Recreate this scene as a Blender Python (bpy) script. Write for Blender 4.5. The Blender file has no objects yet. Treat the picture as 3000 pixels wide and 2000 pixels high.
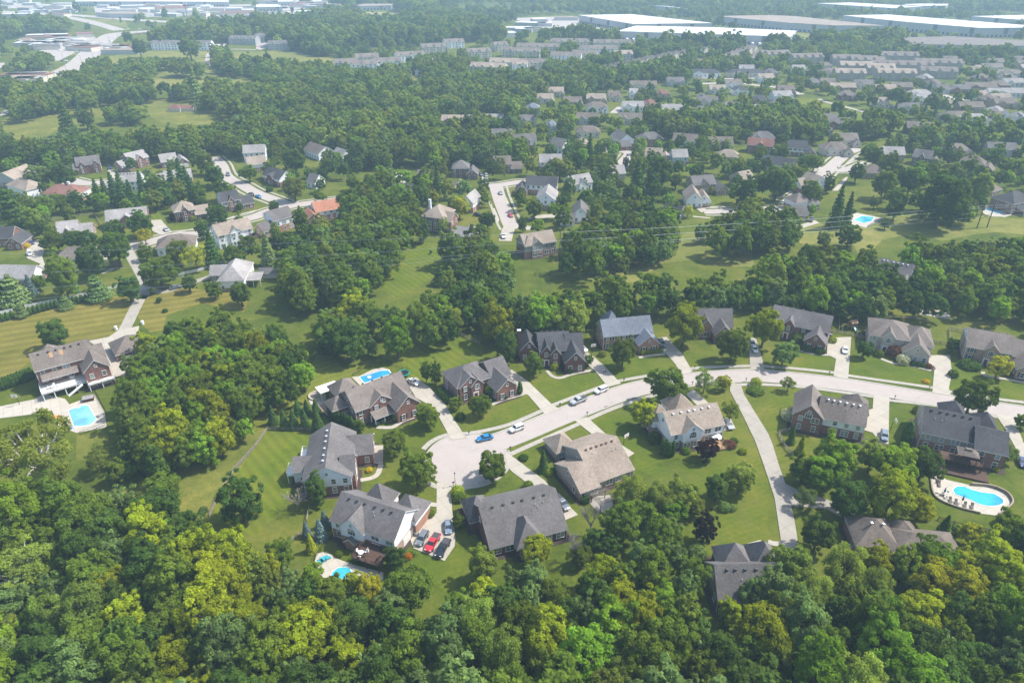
import bpy, math, random
import numpy as np
from mathutils import Vector, Matrix
from mathutils.geometry import tessellate_polygon

S = bpy.context.scene
C = S.collection
R = math.radians
random.seed(7)

# ------------------------------------------------------------------ camera, sky, sun, exposure
cam = bpy.data.objects.new('camera', bpy.data.cameras.new('camera'))
C.objects.link(cam)
cam.location = (0, 0, 122.0)
cam.rotation_euler = (R(90 - 29.7), 0, 0)
cam.data.sensor_width = 36.0
cam.data.lens = 36.0 * 2060.0 / 3000.0
cam.data.clip_start = 1.0
cam.data.clip_end = 20000.0
S.camera = cam

SUN_AZ, SUN_EL = 14.0, 54.0            # azimuth counted from +X towards +Y
W = bpy.data.worlds.new('World')
S.world = W
W.use_nodes = True
wn = W.node_tree
sky = wn.nodes.new('ShaderNodeTexSky')
sky.sky_type = 'NISHITA'
sky.sun_disc = False
sky.sun_elevation = R(SUN_EL)
sky.sun_rotation = R(90 - SUN_AZ)
sky.air_density = 1.2
sky.dust_density = 2.0
wn.links.new(sky.outputs[0], wn.nodes['Background'].inputs['Color'])
wn.nodes['Background'].inputs['Strength'].default_value = 0.15

sun = bpy.data.objects.new('sun', bpy.data.lights.new('sun', 'SUN'))
C.objects.link(sun)
sun.data.energy = 4.2
sun.data.angle = R(0.6)
sun.data.color = (1.0, 0.965, 0.90)
_d = Vector((math.cos(R(SUN_AZ)) * math.cos(R(SUN_EL)), math.sin(R(SUN_AZ)) * math.cos(R(SUN_EL)), math.sin(R(SUN_EL))))
sun.rotation_euler = _d.to_track_quat('Z', 'Y').to_euler()

S.view_settings.view_transform = 'Standard'
S.view_settings.look = 'None'
S.view_settings.exposure = 0.68
S.view_settings.gamma = 1.0
S.render.engine = 'CYCLES'
cy = S.cycles
cy.max_bounces = 6
cy.diffuse_bounces = 4
cy.glossy_bounces = 2
cy.transmission_bounces = 4
cy.volume_bounces = 1
cy.use_denoising = True
cy.denoising_prefilter = 'ACCURATE'
cy.sample_clamp_indirect = 4.0

# ------------------------------------------------------------------ materials
def new_mat(name):
    m = bpy.data.materials.new(name)
    m.use_nodes = True
    nt = m.node_tree
    return m, nt, nt.nodes['Principled BSDF']

def nd(nt, kind, **kw):
    n = nt.nodes.new(kind)
    for k, v in kw.items():
        if k in n.inputs:
            n.inputs[k].default_value = v
        else:
            setattr(n, k, v)
    return n

def noise(nt, scale, detail=4.0, coord=None, rough=0.55):
    n = nd(nt, 'ShaderNodeTexNoise', Scale=scale, Detail=detail, Roughness=rough)
    if coord is None:
        coord = nt.nodes.new('ShaderNodeNewGeometry').outputs['Position']
    nt.links.new(coord, n.inputs['Vector'])
    return n.outputs['Fac']

def ramp(nt, fac, stops):
    r = nt.nodes.new('ShaderNodeValToRGB')
    e = r.color_ramp.elements
    while len(e) < len(stops):
        e.new(0.5)
    for el, (p, c) in zip(e, stops):
        el.position = p
        el.color = (*c, 1)
    nt.links.new(fac, r.inputs['Fac'])
    return r.outputs['Color']

def mix(nt, fac, a, b, mode='MIX'):
    m = nt.nodes.new('ShaderNodeMix')
    m.data_type = 'RGBA'
    m.blend_type = mode
    for sock, v in ((m.inputs[0], fac), (m.inputs[6], a), (m.inputs[7], b)):
        if hasattr(v, 'links') or isinstance(v, bpy.types.NodeSocket):
            nt.links.new(v, sock)
        elif isinstance(v, (int, float)):
            sock.default_value = v
        else:
            sock.default_value = (*v, 1)
    return m.outputs[2]

def mth(nt, op, a, b=None):
    m = nt.nodes.new('ShaderNodeMath')
    m.operation = op
    for i, v in enumerate((a, b)):
        if v is None:
            continue
        if isinstance(v, bpy.types.NodeSocket):
            nt.links.new(v, m.inputs[i])
        else:
            m.inputs[i].default_value = v
    return m.outputs[0]

def bump(nt, b, h, strength, dist=0.05):
    n = nd(nt, 'ShaderNodeBump', Strength=strength, Distance=dist)
    nt.links.new(h, n.inputs['Height'])
    nt.links.new(n.outputs[0], b.inputs['Normal'])

def sc(c, k):
    return tuple(min(1.0, v * k) for v in c)

def plain(name, col, rough=0.6, var=0.0, scale=1.0, metal=0.0, spec=0.3):
    m, nt, b = new_mat(name)
    b.inputs['Roughness'].default_value = rough
    b.inputs['Metallic'].default_value = metal
    b.inputs['Specular IOR Level'].default_value = spec
    if var:
        f = noise(nt, scale)
        f2 = noise(nt, scale * 7.3, 3)
        f = mth(nt, 'ADD', mth(nt, 'MULTIPLY', f, 0.6), mth(nt, 'MULTIPLY', f2, 0.4))
        c = ramp(nt, f, [(0.3, sc(col, 1 - var)), (0.7, sc(col, 1 + var))])
        nt.links.new(c, b.inputs['Base Color'])
    else:
        b.inputs['Base Color'].default_value = (*col, 1)
    return m

def brick_mat(name, c1, c2, mortar):
    m, nt, b = new_mat(name)
    b.inputs['Roughness'].default_value = 0.85
    b.inputs['Specular IOR Level'].default_value = 0.2
    tc = nt.nodes.new('ShaderNodeTexCoord')
    mp = nt.nodes.new('ShaderNodeMapping')
    mp.inputs['Rotation'].default_value = (R(90), 0, 0)
    nt.links.new(tc.outputs['Object'], mp.inputs['Vector'])
    bt = nd(nt, 'ShaderNodeTexBrick', Scale=1.0)
    bt.inputs['Brick Width'].default_value = 0.42
    bt.inputs['Row Height'].default_value = 0.16
    bt.inputs['Mortar Size'].default_value = 0.012
    bt.inputs['Color1'].default_value = (*c1, 1)
    bt.inputs['Color2'].default_value = (*c2, 1)
    bt.inputs['Mortar'].default_value = (*mortar, 1)
    nt.links.new(mp.outputs[0], bt.inputs['Vector'])
    f = noise(nt, 0.7, 5)
    g = ramp(nt, f, [(0.3, (0.78, 0.78, 0.78)), (0.7, (1.15, 1.12, 1.1))])
    nt.links.new(mix(nt, 1.0, bt.outputs['Color'], g, 'MULTIPLY'), b.inputs['Base Color'])
    return m

def siding_mat(name, col):
    m, nt, b = new_mat(name)
    b.inputs['Roughness'].default_value = 0.55
    g = nt.nodes.new('ShaderNodeNewGeometry')
    sx = nt.nodes.new('ShaderNodeSeparateXYZ')
    nt.links.new(g.outputs['Position'], sx.inputs[0])
    saw = mth(nt, 'FRACT', mth(nt, 'MULTIPLY', sx.outputs['Z'], 5.0))
    f = noise(nt, 0.5, 4)
    c = ramp(nt, f, [(0.3, sc(col, 0.9)), (0.7, sc(col, 1.05))])
    c2 = mix(nt, mth(nt, 'GREATER_THAN', saw, 0.88), c, sc(col, 0.72))
    nt.links.new(c2, b.inputs['Base Color'])
    bump(nt, b, saw, 0.5, 0.03)
    return m

def roof_mat(name, col):
    m, nt, b = new_mat(name)
    b.inputs['Roughness'].default_value = 0.9
    b.inputs['Specular IOR Level'].default_value = 0.2
    tc = nt.nodes.new('ShaderNodeTexCoord').outputs['Object']
    big = noise(nt, 0.12, 4)
    mid = noise(nt, 0.9, 5)
    fine = noise(nt, 5.0, 3)
    vor = nd(nt, 'ShaderNodeTexVoronoi', Scale=3.2)
    nt.links.new(tc, vor.inputs['Vector'])
    f = mth(nt, 'ADD', mth(nt, 'MULTIPLY', mid, 0.45), mth(nt, 'MULTIPLY', fine, 0.55))
    c = ramp(nt, f, [(0.3, sc(col, 0.66)), (0.5, col), (0.72, sc(col, 1.3))])
    c = mix(nt, 0.35, c, ramp(nt, vor.outputs['Color'], [(0.2, sc(col, 0.6)), (0.8, sc(col, 1.35))]))
    st = ramp(nt, big, [(0.35, (0.82, 0.81, 0.8)), (0.65, (1.12, 1.12, 1.12))])
    nt.links.new(mix(nt, 1.0, c, st, 'MULTIPLY'), b.inputs['Base Color'])
    bump(nt, b, fine, 0.4, 0.05)
    return m

M = {}
M['red_brick'] = brick_mat('red_brick', (0.260, 0.107, 0.078), (0.189, 0.078, 0.060), (0.390, 0.325, 0.286))
M['dark_brick'] = brick_mat('dark_brick', (0.163, 0.058, 0.047), (0.130, 0.047, 0.039), (0.260, 0.208, 0.182))
M['orange_brick'] = brick_mat('orange_brick', (0.377, 0.189, 0.120), (0.299, 0.143, 0.091), (0.468, 0.390, 0.325))
M['tan_brick'] = brick_mat('tan_brick', (0.381, 0.269, 0.179), (0.314, 0.213, 0.140), (0.470, 0.403, 0.336))
M['stone'] = brick_mat('pale_stone', (0.515, 0.448, 0.370), (0.448, 0.381, 0.314), (0.560, 0.515, 0.448))
M['taupe_brick'] = brick_mat('taupe_brick', (0.314, 0.246, 0.196), (0.258, 0.202, 0.162), (0.403, 0.347, 0.302))
M['white_siding'] = siding_mat('white_siding', (0.86, 0.865, 0.90))
M['grey_siding'] = siding_mat('grey_siding', (0.42, 0.43, 0.44))
M['taupe_siding'] = siding_mat('taupe_siding', (0.36, 0.32, 0.28))
M['cream_siding'] = siding_mat('cream_siding', (0.60, 0.55, 0.46))
M['blue_siding'] = siding_mat('blue_siding', (0.42, 0.50, 0.55))
M['concrete_wall'] = plain('foundation_concrete', (0.42, 0.40, 0.37), 0.9, 0.12, 0.8)
RC = {'grey': (0.136, 0.126, 0.124), 'dark': (0.067, 0.066, 0.071), 'brown': (0.160, 0.132, 0.112), 'tan': (0.285, 0.234, 0.190),
      'blue': (0.171, 0.190, 0.226), 'pale': (0.291, 0.274, 0.266), 'red': (0.211, 0.106, 0.085), 'orange': (0.380, 0.171, 0.106), 'taupe': (0.173, 0.147, 0.129),
      'white': (0.578, 0.578, 0.571)}
for k, c in RC.items():
    M['roof_' + k] = roof_mat(k + '_shingles', c)
M['trim'] = plain('white_trim', (0.72, 0.71, 0.69), 0.5)
M['shutter'] = plain('dark_shutter_paint', (0.03, 0.035, 0.045), 0.5)
M['green_shutter'] = plain('green_shutter_paint', (0.03, 0.06, 0.045), 0.5)
M['garage_white'] = plain('garage_door_paint', (0.66, 0.64, 0.6), 0.5)
M['door_red'] = plain('front_door_paint', (0.16, 0.03, 0.025), 0.4)
M['door_dark'] = plain('dark_door_paint', (0.035, 0.035, 0.04), 0.4)
M['black_metal'] = plain('black_metal', (0.02, 0.02, 0.022), 0.5)
M['grey_metal'] = plain('grey_metal', (0.35, 0.36, 0.37), 0.4, 0, 1, 0.6)
M['vent_white'] = plain('vent_metal', (0.72, 0.74, 0.76), 0.25, 0, 1, 0.5)
M['vent_dark'] = plain('vent_dark', (0.06, 0.06, 0.065), 0.6)
M['vent_brown'] = plain('vent_brown', (0.16, 0.09, 0.07), 0.6)
M['wood_grey'] = plain('weathered_fence_wood', (0.26, 0.225, 0.19), 0.9, 0.25, 1.5)
M['wood_dark'] = plain('dark_deck_wood', (0.075, 0.042, 0.030), 0.8, 0.25, 1.5)
M['wood_tan'] = plain('tan_wood', (0.36, 0.22, 0.12), 0.8, 0.2, 1.5)
M['white_vinyl'] = plain('white_vinyl', (0.78, 0.78, 0.77), 0.4)
M['pole_wood'] = plain('utility_pole_wood', (0.10, 0.065, 0.05), 0.9, 0.2, 1.0)
M['wire'] = plain('aluminium_wire', (0.33, 0.36, 0.38), 0.4, 0, 1, 0.5)
M['deck_pale'] = plain('pale_deck_boards', (0.55, 0.53, 0.50), 0.7, 0.1, 1.5)
M['cloth_white'] = plain('white_canvas', (0.78, 0.77, 0.74), 0.8)
M['cloth_blue'] = plain('turquoise_sling', (0.03, 0.30, 0.36), 0.7)
M['cloth_navy'] = plain('navy_canvas', (0.02, 0.08, 0.22), 0.7)
M['cloth_red'] = plain('red_canvas', (0.5, 0.03, 0.03), 0.7)
M['cloth_dark'] = plain('dark_sling', (0.10, 0.085, 0.075), 0.7)
M['cloth_orange'] = plain('orange_cushion', (0.65, 0.22, 0.06), 0.7)
M['plastic_blue'] = plain('blue_plastic', (0.02, 0.16, 0.50), 0.4)
M['plastic_teal'] = plain('teal_plastic', (0.01, 0.28, 0.22), 0.4)
M['plastic_yellow'] = plain('yellow_plastic', (0.65, 0.42, 0.02), 0.4)
M['retaining'] = brick_mat('retaining_block', (0.30, 0.25, 0.19), (0.25, 0.21, 0.16), (0.18, 0.15, 0.12))
M['mulch'] = plain('mulch', (0.055, 0.038, 0.030), 0.95, 0.35, 2.0)
M['skin'] = plain('skin', (0.50, 0.30, 0.22), 0.6)
M['hair'] = plain('hair', (0.04, 0.025, 0.015), 0.7)
M['denim'] = plain('denim', (0.05, 0.08, 0.16), 0.8)
M['tyre'] = plain('tyre_rubber', (0.018, 0.018, 0.018), 0.8)
M['rim'] = plain('wheel_rim', (0.45, 0.45, 0.46), 0.3, 0, 1, 0.8)
M['lens'] = plain('headlight_lens', (0.7, 0.72, 0.74), 0.1)
M['tail'] = plain('tail_light_lens', (0.35, 0.01, 0.01), 0.2)

def glass_mat(name, col, rough=0.06):
    m, nt, b = new_mat(name)
    b.inputs['Base Color'].default_value = (*col, 1)
    b.inputs['Roughness'].default_value = rough
    b.inputs['Specular IOR Level'].default_value = 0.8
    b.inputs['IOR'].default_value = 1.7
    return m
M['glass'] = glass_mat('window_glass', (0.035, 0.048, 0.055))
M['blind_glass'] = glass_mat('window_glass_blinds', (0.22, 0.25, 0.26), 0.15)
M['car_glass'] = glass_mat('car_glass', (0.015, 0.02, 0.024), 0.03)

def paint(name, col):
    m, nt, b = new_mat(name)
    b.inputs['Base Color'].default_value = (*col, 1)
    b.inputs['Roughness'].default_value = 0.28
    b.inputs['Coat Weight'].default_value = 0.7
    b.inputs['Coat Roughness'].default_value = 0.05
    return m
PAINT = {'white': (0.75, 0.75, 0.74), 'silver': (0.36, 0.38, 0.41), 'grey': (0.13, 0.145, 0.165), 'black': (0.012, 0.013, 0.016), 'blue': (0.005, 0.18, 0.42),
         'red': (0.52, 0.018, 0.030), 'navy': (0.02, 0.04, 0.14), 'darkred': (0.2, 0.02, 0.02), 'steel': (0.16, 0.21, 0.27)}
for k, c in PAINT.items():
    M['car_' + k] = paint(k + '_car_paint', c)

def ground_mat(name, stops, scales=(0.02, 0.12, 0.9, 6.0), wts=(0.35, 0.25, 0.2, 0.2), stripe=None, bumpy=0.5, spots=None):
    m, nt, b = new_mat(name)
    b.inputs['Roughness'].default_value = 0.95
    b.inputs['Specular IOR Level'].default_value = 0.1
    acc = None
    fine = None
    for s, w in zip(scales, wts):
        f = noise(nt, s, 5, rough=0.62)
        fine = f
        f = mth(nt, 'MULTIPLY', f, w)
        acc = f if acc is None else mth(nt, 'ADD', acc, f)
    c = ramp(nt, acc, stops)
    if stripe:
        ang, period, amt = stripe
        g = nt.nodes.new('ShaderNodeNewGeometry')
        sx = nt.nodes.new('ShaderNodeSeparateXYZ')
        nt.links.new(g.outputs['Position'], sx.inputs[0])
        wob = mth(nt, 'MULTIPLY', noise(nt, 0.06, 3), 1.6)
        v = mth(nt, 'ADD', mth(nt, 'ADD', mth(nt, 'MULTIPLY', sx.outputs['X'], math.cos(R(ang)) / period), mth(nt, 'MULTIPLY', sx.outputs['Y'], math.sin(R(ang)) / period)), mth(nt, 'MULTIPLY', wob, 1.2 / period))
        w = mth(nt, 'SINE', mth(nt, 'MULTIPLY', v, 2 * math.pi))
        k = mth(nt, 'ADD', mth(nt, 'MULTIPLY', w, amt), 1.0)
        vm = nt.nodes.new('ShaderNodeVectorMath')
        vm.operation = 'SCALE'
        nt.links.new(c, vm.inputs[0])
        nt.links.new(k, vm.inputs['Scale'])
        c = vm.outputs[0]
    if spots:
        col, sc_, thr = spots
        f = noise(nt, sc_, 4)
        c = mix(nt, ramp(nt, f, [(thr - 0.06, (0, 0, 0)), (thr + 0.12, (0.38, 0.38, 0.38))]), c, col)
    nt.links.new(c, b.inputs['Base Color'])
    bump(nt, b, fine, bumpy, 0.15)
    return m

M['ground'] = ground_mat('lawn_ground', [(0.413, (0.044, 0.068, 0.009)), (0.488, (0.077, 0.103, 0.010)), (0.537, (0.107, 0.123, 0.017)), (0.612, (0.167, 0.146, 0.028))], spots=((0.118, 0.112, 0.040), 0.13, 0.60))
M['lawn_bright'] = ground_mat('mown_lawn_bright', [(0.413, (0.062, 0.097, 0.009)), (0.500, (0.095, 0.128, 0.010)), (0.587, (0.136, 0.146, 0.017))], stripe=(40, 2.6, 0.10), spots=((0.118, 0.112, 0.040), 0.13, 0.60))
M['lawn_front'] = ground_mat('mown_lawn_front', [(0.401, (0.054, 0.087, 0.009)), (0.500, (0.088, 0.117, 0.010)), (0.599, (0.157, 0.144, 0.024))], stripe=(115, 1.5, 0.045), spots=((0.118, 0.112, 0.040), 0.13, 0.60))
M['lawn_dry'] = ground_mat('mown_lawn_dry', [(0.401, (0.103, 0.103, 0.015)), (0.500, (0.155, 0.138, 0.026)), (0.599, (0.228, 0.181, 0.044))], stripe=(112, 4.6, 0.14), spots=((0.118, 0.112, 0.040), 0.13, 0.60))
M['lawn_side'] = ground_mat('mown_lawn_side', [(0.401, (0.082, 0.109, 0.012)), (0.500, (0.120, 0.141, 0.017)), (0.599, (0.173, 0.171, 0.031))], stripe=(-55, 2.8, 0.09), spots=((0.118, 0.112, 0.040), 0.13, 0.60))
M['meadow'] = ground_mat('rough_meadow', [(0.401, (0.070, 0.096, 0.013)), (0.488, (0.126, 0.138, 0.024)), (0.550, (0.177, 0.171, 0.033)), (0.624, (0.252, 0.210, 0.061))], scales=(0.05, 0.3, 1.4, 6.0), bumpy=1.0)
M['field'] = ground_mat('open_field', [(0.401, (0.098, 0.125, 0.023)), (0.488, (0.151, 0.160, 0.035)), (0.599, (0.239, 0.208, 0.064))], spots=((0.118, 0.112, 0.040), 0.13, 0.60))
M['field_pale'] = ground_mat('pale_field', [(0.401, (0.204, 0.198, 0.064)), (0.500, (0.269, 0.244, 0.088)), (0.599, (0.346, 0.291, 0.120))])
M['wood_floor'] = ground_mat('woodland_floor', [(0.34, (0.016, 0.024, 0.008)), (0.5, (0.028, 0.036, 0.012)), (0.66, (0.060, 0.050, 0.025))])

def paved(name, col, joint=0.0, var=0.12, stain=0.2):
    m, nt, b = new_mat(name)
    b.inputs['Roughness'].default_value = 0.85
    b.inputs['Specular IOR Level'].default_value = 0.2
    f = mth(nt, 'ADD', mth(nt, 'MULTIPLY', noise(nt, 0.25, 6), 0.6), mth(nt, 'MULTIPLY', noise(nt, 3.5, 4), 0.4))
    c = ramp(nt, f, [(0.3, sc(col, 1 - var)), (0.7, sc(col, 1 + var))])
    st = noise(nt, 0.6, 6, rough=0.7)
    c = mix(nt, ramp(nt, st, [(0.55, (0, 0, 0)), (0.75, (stain, stain, stain))]), c, sc(col, 0.5))
    if not joint:
        wp = nt.nodes.new('ShaderNodeNewGeometry').outputs['Position']
        wob = nd(nt, 'ShaderNodeTexNoise', Scale=0.35, Detail=5.0)
        nt.links.new(wp, wob.inputs['Vector'])
        va = nt.nodes.new('ShaderNodeVectorMath')
        va.operation = 'ADD'
        nt.links.new(wp, va.inputs[0])
        vs = nt.nodes.new('ShaderNodeVectorMath')
        vs.operation = 'SCALE'
        vs.inputs['Scale'].default_value = 2.2
        nt.links.new(wob.outputs['Color'], vs.inputs[0])
        nt.links.new(vs.outputs[0], va.inputs[1])
        cr_ = nd(nt, 'ShaderNodeTexVoronoi', Scale=0.16)
        cr_.feature = 'DISTANCE_TO_EDGE'
        nt.links.new(va.outputs[0], cr_.inputs['Vector'])
        c = mix(nt, ramp(nt, cr_.outputs['Distance'], [(0.0, (0.28, 0.28, 0.28)), (0.012, (0, 0, 0))]), c, sc(col, 0.45))
    if joint:
        vor = nd(nt, 'ShaderNodeTexBrick', Scale=1.0)
        g = nt.nodes.new('ShaderNodeNewGeometry')
        mp = nt.nodes.new('ShaderNodeMapping')
        mp.inputs['Rotation'].default_value = (0, 0, R(-33))
        nt.links.new(g.outputs['Position'], mp.inputs[0])
        nt.links.new(mp.outputs[0], vor.inputs['Vector'])
        vor.inputs['Brick Width'].default_value = joint
        vor.inputs['Row Height'].default_value = joint
        vor.inputs['Mortar Size'].default_value = 0.05
        vor.offset = 0.0
        vor.inputs['Color1'].default_value = (1, 1, 1, 1)
        vor.inputs['Color2'].default_value = (0.93, 0.93, 0.93, 1)
        vor.inputs['Mortar'].default_value = (0.66, 0.64, 0.62, 1)
        c = mix(nt, 1.0, c, vor.outputs['Color'], 'MULTIPLY')
    nt.links.new(c, b.inputs['Base Color'])
    return m
M['asphalt'] = paved('pale_road_surface', (0.365, 0.322, 0.293), 0.0, 0.07, 0.10)
M['concrete'] = paved('driveway_concrete', (0.387, 0.352, 0.294), 3.6, 0.09, 0.25)
M['concrete_old'] = paved('old_concrete', (0.333, 0.305, 0.261), 3.6, 0.12, 0.35)
M['sidewalk'] = paved('sidewalk_concrete', (0.356, 0.329, 0.283), 1.5, 0.08, 0.2)
M['kerb'] = paved('kerb_concrete', (0.348, 0.325, 0.285), 0.0, 0.1, 0.3)
M['patio'] = paved('patio_concrete', (0.433, 0.393, 0.332), 2.4, 0.07, 0.15)
M['stamped'] = paved('stamped_patio', (0.33, 0.25, 0.20), 0.9, 0.2, 0.2)

def water_mat(name, col):
    m, nt, b = new_mat(name)
    f = noise(nt, 0.16, 3)
    nt.links.new(ramp(nt, f, [(0.35, sc(col, 0.62)), (0.62, sc(col, 1.15))]), b.inputs['Base Color'])
    b.inputs['Roughness'].default_value = 0.08
    b.inputs['IOR'].default_value = 1.33
    bump(nt, b, noise(nt, 2.2, 3), 0.15, 0.1)
    return m
M['water_pale'] = water_mat('pool_water_pale', (0.20, 0.52, 0.66))
M['water_blue'] = water_mat('pool_water_blue', (0.03, 0.27, 0.72))
M['water_teal'] = water_mat('pool_water_teal', (0.03, 0.33, 0.52))
M['water_cyan'] = water_mat('pool_water_cyan', (0.05, 0.40, 0.55))

def leaf_mat(name, trans=0.48, vary=0.22):
    m = bpy.data.materials.new(name)
    m.use_nodes = True
    nt = m.node_tree
    nt.nodes.clear()
    out = nt.nodes.new('ShaderNodeOutputMaterial')
    oi = nt.nodes.new('ShaderNodeObjectInfo')
    at = nd(nt, 'ShaderNodeAttribute', attribute_name='tint')
    k = mth(nt, 'MULTIPLY', at.outputs['Fac'], mth(nt, 'ADD', mth(nt, 'MULTIPLY', oi.outputs['Random'], vary * 2), 1 - vary))
    vm = nt.nodes.new('ShaderNodeVectorMath')
    vm.operation = 'SCALE'
    ac = nd(nt, 'ShaderNodeAttribute', attribute_name='tcol', attribute_type='INSTANCER')
    nt.links.new(ac.outputs['Vector'], vm.inputs[0])
    nt.links.new(k, vm.inputs['Scale'])
    hs = nt.nodes.new('ShaderNodeHueSaturation')
    nt.links.new(vm.outputs[0], hs.inputs['Color'])
    h = mth(nt, 'FRACT', mth(nt, 'MULTIPLY', oi.outputs['Random'], 7.13))
    nt.links.new(mth(nt, 'ADD', mth(nt, 'MULTIPLY', h, 0.022), 0.496), hs.inputs['Hue'])
    a = nt.nodes.new('ShaderNodeBsdfDiffuse')
    b = nt.nodes.new('ShaderNodeBsdfTranslucent')
    nt.links.new(hs.outputs[0], a.inputs['Color'])
    nt.links.new(mix(nt, 1.0, hs.outputs[0], (1.35, 1.3, 0.45), 'MULTIPLY'), b.inputs['Color'])
    ms = nt.nodes.new('ShaderNodeMixShader')
    ms.inputs[0].default_value = trans
    nt.links.new(a.outputs[0], ms.inputs[1])
    nt.links.new(b.outputs[0], ms.inputs[2])
    nt.links.new(ms.outputs[0], out.inputs['Surface'])
    return m
M['leaf'] = leaf_mat('broad_leaves')
M['needle'] = leaf_mat('conifer_needles', 0.12, 0.15)
M['bark'] = plain('bark', (0.10, 0.08, 0.06), 0.95, 0.3, 2.0)
M['bark_pale'] = plain('pale_bark', (0.46, 0.42, 0.36), 0.9, 0.25, 2.0)
M['bark_dead'] = plain('dead_wood', (0.30, 0.265, 0.225), 0.95, 0.2, 2.0)

# ------------------------------------------------------------------ mesh helpers
class MB:
    def __init__(s):
        s.v, s.f, s.m = [], [], []

    def face(s, pts, m=0):
        n = len(s.v)
        s.v += [tuple(p) for p in pts]
        s.f.append(list(range(n, n + len(pts))))
        s.m.append(m)

    def idx(s, pts, faces, m=0):
        n = len(s.v)
        s.v += [tuple(p) for p in pts]
        for f in faces:
            s.f.append([i + n for i in f])
            s.m.append(m)

    def box(s, x0, x1, y0, y1, z0, z1, m=0):
        p = [(x0, y0, z0), (x1, y0, z0), (x1, y1, z0), (x0, y1, z0), (x0, y0, z1), (x1, y0, z1), (x1, y1, z1), (x0, y1, z1)]
        s.idx(p, [(0, 3, 2, 1), (4, 5, 6, 7), (0, 1, 5, 4), (1, 2, 6, 5), (2, 3, 7, 6), (3, 0, 4, 7)], m)

    def obox(s, c, ux, hx, hy, z0, z1, m=0):
        ux = Vector((ux[0], ux[1], 0)).normalized()
        uy = Vector((-ux.y, ux.x, 0))
        c = Vector((c[0], c[1], 0))
        q = [c + ux * a * hx + uy * b * hy for a, b in ((-1, -1), (1, -1), (1, 1), (-1, 1))]
        p = [(v.x, v.y, z0) for v in q] + [(v.x, v.y, z1) for v in q]
        s.idx(p, [(0, 3, 2, 1), (4, 5, 6, 7), (0, 1, 5, 4), (1, 2, 6, 5), (2, 3, 7, 6), (3, 0, 4, 7)], m)

    def tube(s, pts, rad, n=6, m=0, cap=True):
        pts = [Vector(p) for p in pts]
        if not hasattr(rad, '__len__'):
            rad = [rad] * len(pts)
        base = len(s.v)
        for i, p in enumerate(pts):
            d = (pts[min(i + 1, len(pts) - 1)] - pts[max(i - 1, 0)]).normalized()
            a = d.cross(Vector((0, 0, 1)) if abs(d.z) < 0.9 else Vector((1, 0, 0))).normalized()
            b = d.cross(a)
            for k in range(n):
                t = 2 * math.pi * k / n
                s.v.append(tuple(p + (a * math.cos(t) + b * math.sin(t)) * rad[i]))
        for i in range(len(pts) - 1):
            for k in range(n):
                q = base + i * n
                s.f.append([q + k, q + (k + 1) % n, q + n + (k + 1) % n, q + n + k])
                s.m.append(m)
        if cap:
            s.f.append([base + k for k in range(n)])
            s.m.append(m)
            e = base + (len(pts) - 1) * n
            s.f.append([e + k for k in reversed(range(n))])
            s.m.append(m)

    def prism(s, poly, z0, z1, m=0, ms=None):
        n = len(poly)
        area = sum(poly[i][0] * poly[(i + 1) % n][1] - poly[(i + 1) % n][0] * poly[i][1] for i in range(n))
        if area < 0:
            poly = poly[::-1]
        b = len(s.v)
        s.v += [(p[0], p[1], z0) for p in poly] + [(p[0], p[1], z1) for p in poly]
        tris = tessellate_polygon([[Vector((p[0], p[1], 0)) for p in poly]])
        for t in tris:
            a, c, d = (Vector((*poly[i][:2], 0)) for i in t)
            t = list(t)
            if (c - a).cross(d - a).z < 0:
                t.reverse()
            s.f.append([b + n + i for i in t])
            s.m.append(m)
        for i in range(n):
            j = (i + 1) % n
            s.f.append([b + i, b + j, b + n + j, b + n + i])
            s.m.append(m if ms is None else ms)

    def mesh(s, name, mats):
        me = bpy.data.meshes.new(name)
        me.from_pydata(s.v, [], s.f)
        for m in mats:
            me.materials.append(M[m] if isinstance(m, str) else m)
        if len(mats) > 1:
            me.polygons.foreach_set('material_index', s.m)
        me.update()
        return me

    def build(s, name, mats, parent=None, loc=(0, 0, 0), rz=0.0):
        if isinstance(mats, str):
            mats = [mats]
        return put(name, s.mesh(name, mats), parent, loc, rz)

def put(name, me, parent=None, loc=(0, 0, 0), rz=0.0):
    o = bpy.data.objects.new(name, me)
    C.objects.link(o)
    o.location = loc
    o.rotation_euler = (0, 0, rz)
    if parent is not None:
        o.parent = parent
    return o

def tag(o, label=None, cat=None, group=None, kind=None):
    for k, v in (('label', label), ('category', cat), ('group', group), ('kind', kind)):
        if v:
            o[k] = v
    return o

def empty(name, loc=(0, 0, 0), rz=0.0):
    o = bpy.data.objects.new(name, None)
    C.objects.link(o)
    o.location = loc
    o.rotation_euler = (0, 0, rz)
    o.empty_display_size = 0.5
    return o

def copy_tree(o, parent=None, loc=None, rz=None):
    c = o.copy()
    C.objects.link(c)
    c.parent = parent
    if loc is not None:
        c.location = loc
    if rz is not None:
        c.rotation_euler = (0, 0, rz)
    for ch in o.children:
        copy_tree(ch, c)
    return c

def smooth(pts, n=6):
    out = []
    P = [Vector((*p[:2], 0)) for p in pts]
    for i in range(len(P) - 1):
        p0, p1, p2, p3 = P[max(i - 1, 0)], P[i], P[i + 1], P[min(i + 2, len(P) - 1)]
        for k in range(n):
            t = k / n
            out.append(0.5 * (2 * p1 + (p2 - p0) * t + (2 * p0 - 5 * p1 + 4 * p2 - p3) * t * t + (3 * p1 - p0 - 3 * p2 + p3) * t ** 3))
    out.append(P[-1])
    return [(v.x, v.y) for v in out]

def offset(pts, d):
    out = []
    for i in range(len(pts)):
        a, b = Vector(pts[max(i - 1, 0)]), Vector(pts[min(i + 1, len(pts) - 1)])
        t = (b - a).normalized()
        out.append((pts[i][0] - t.y * d, pts[i][1] + t.x * d))
    return out

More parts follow.
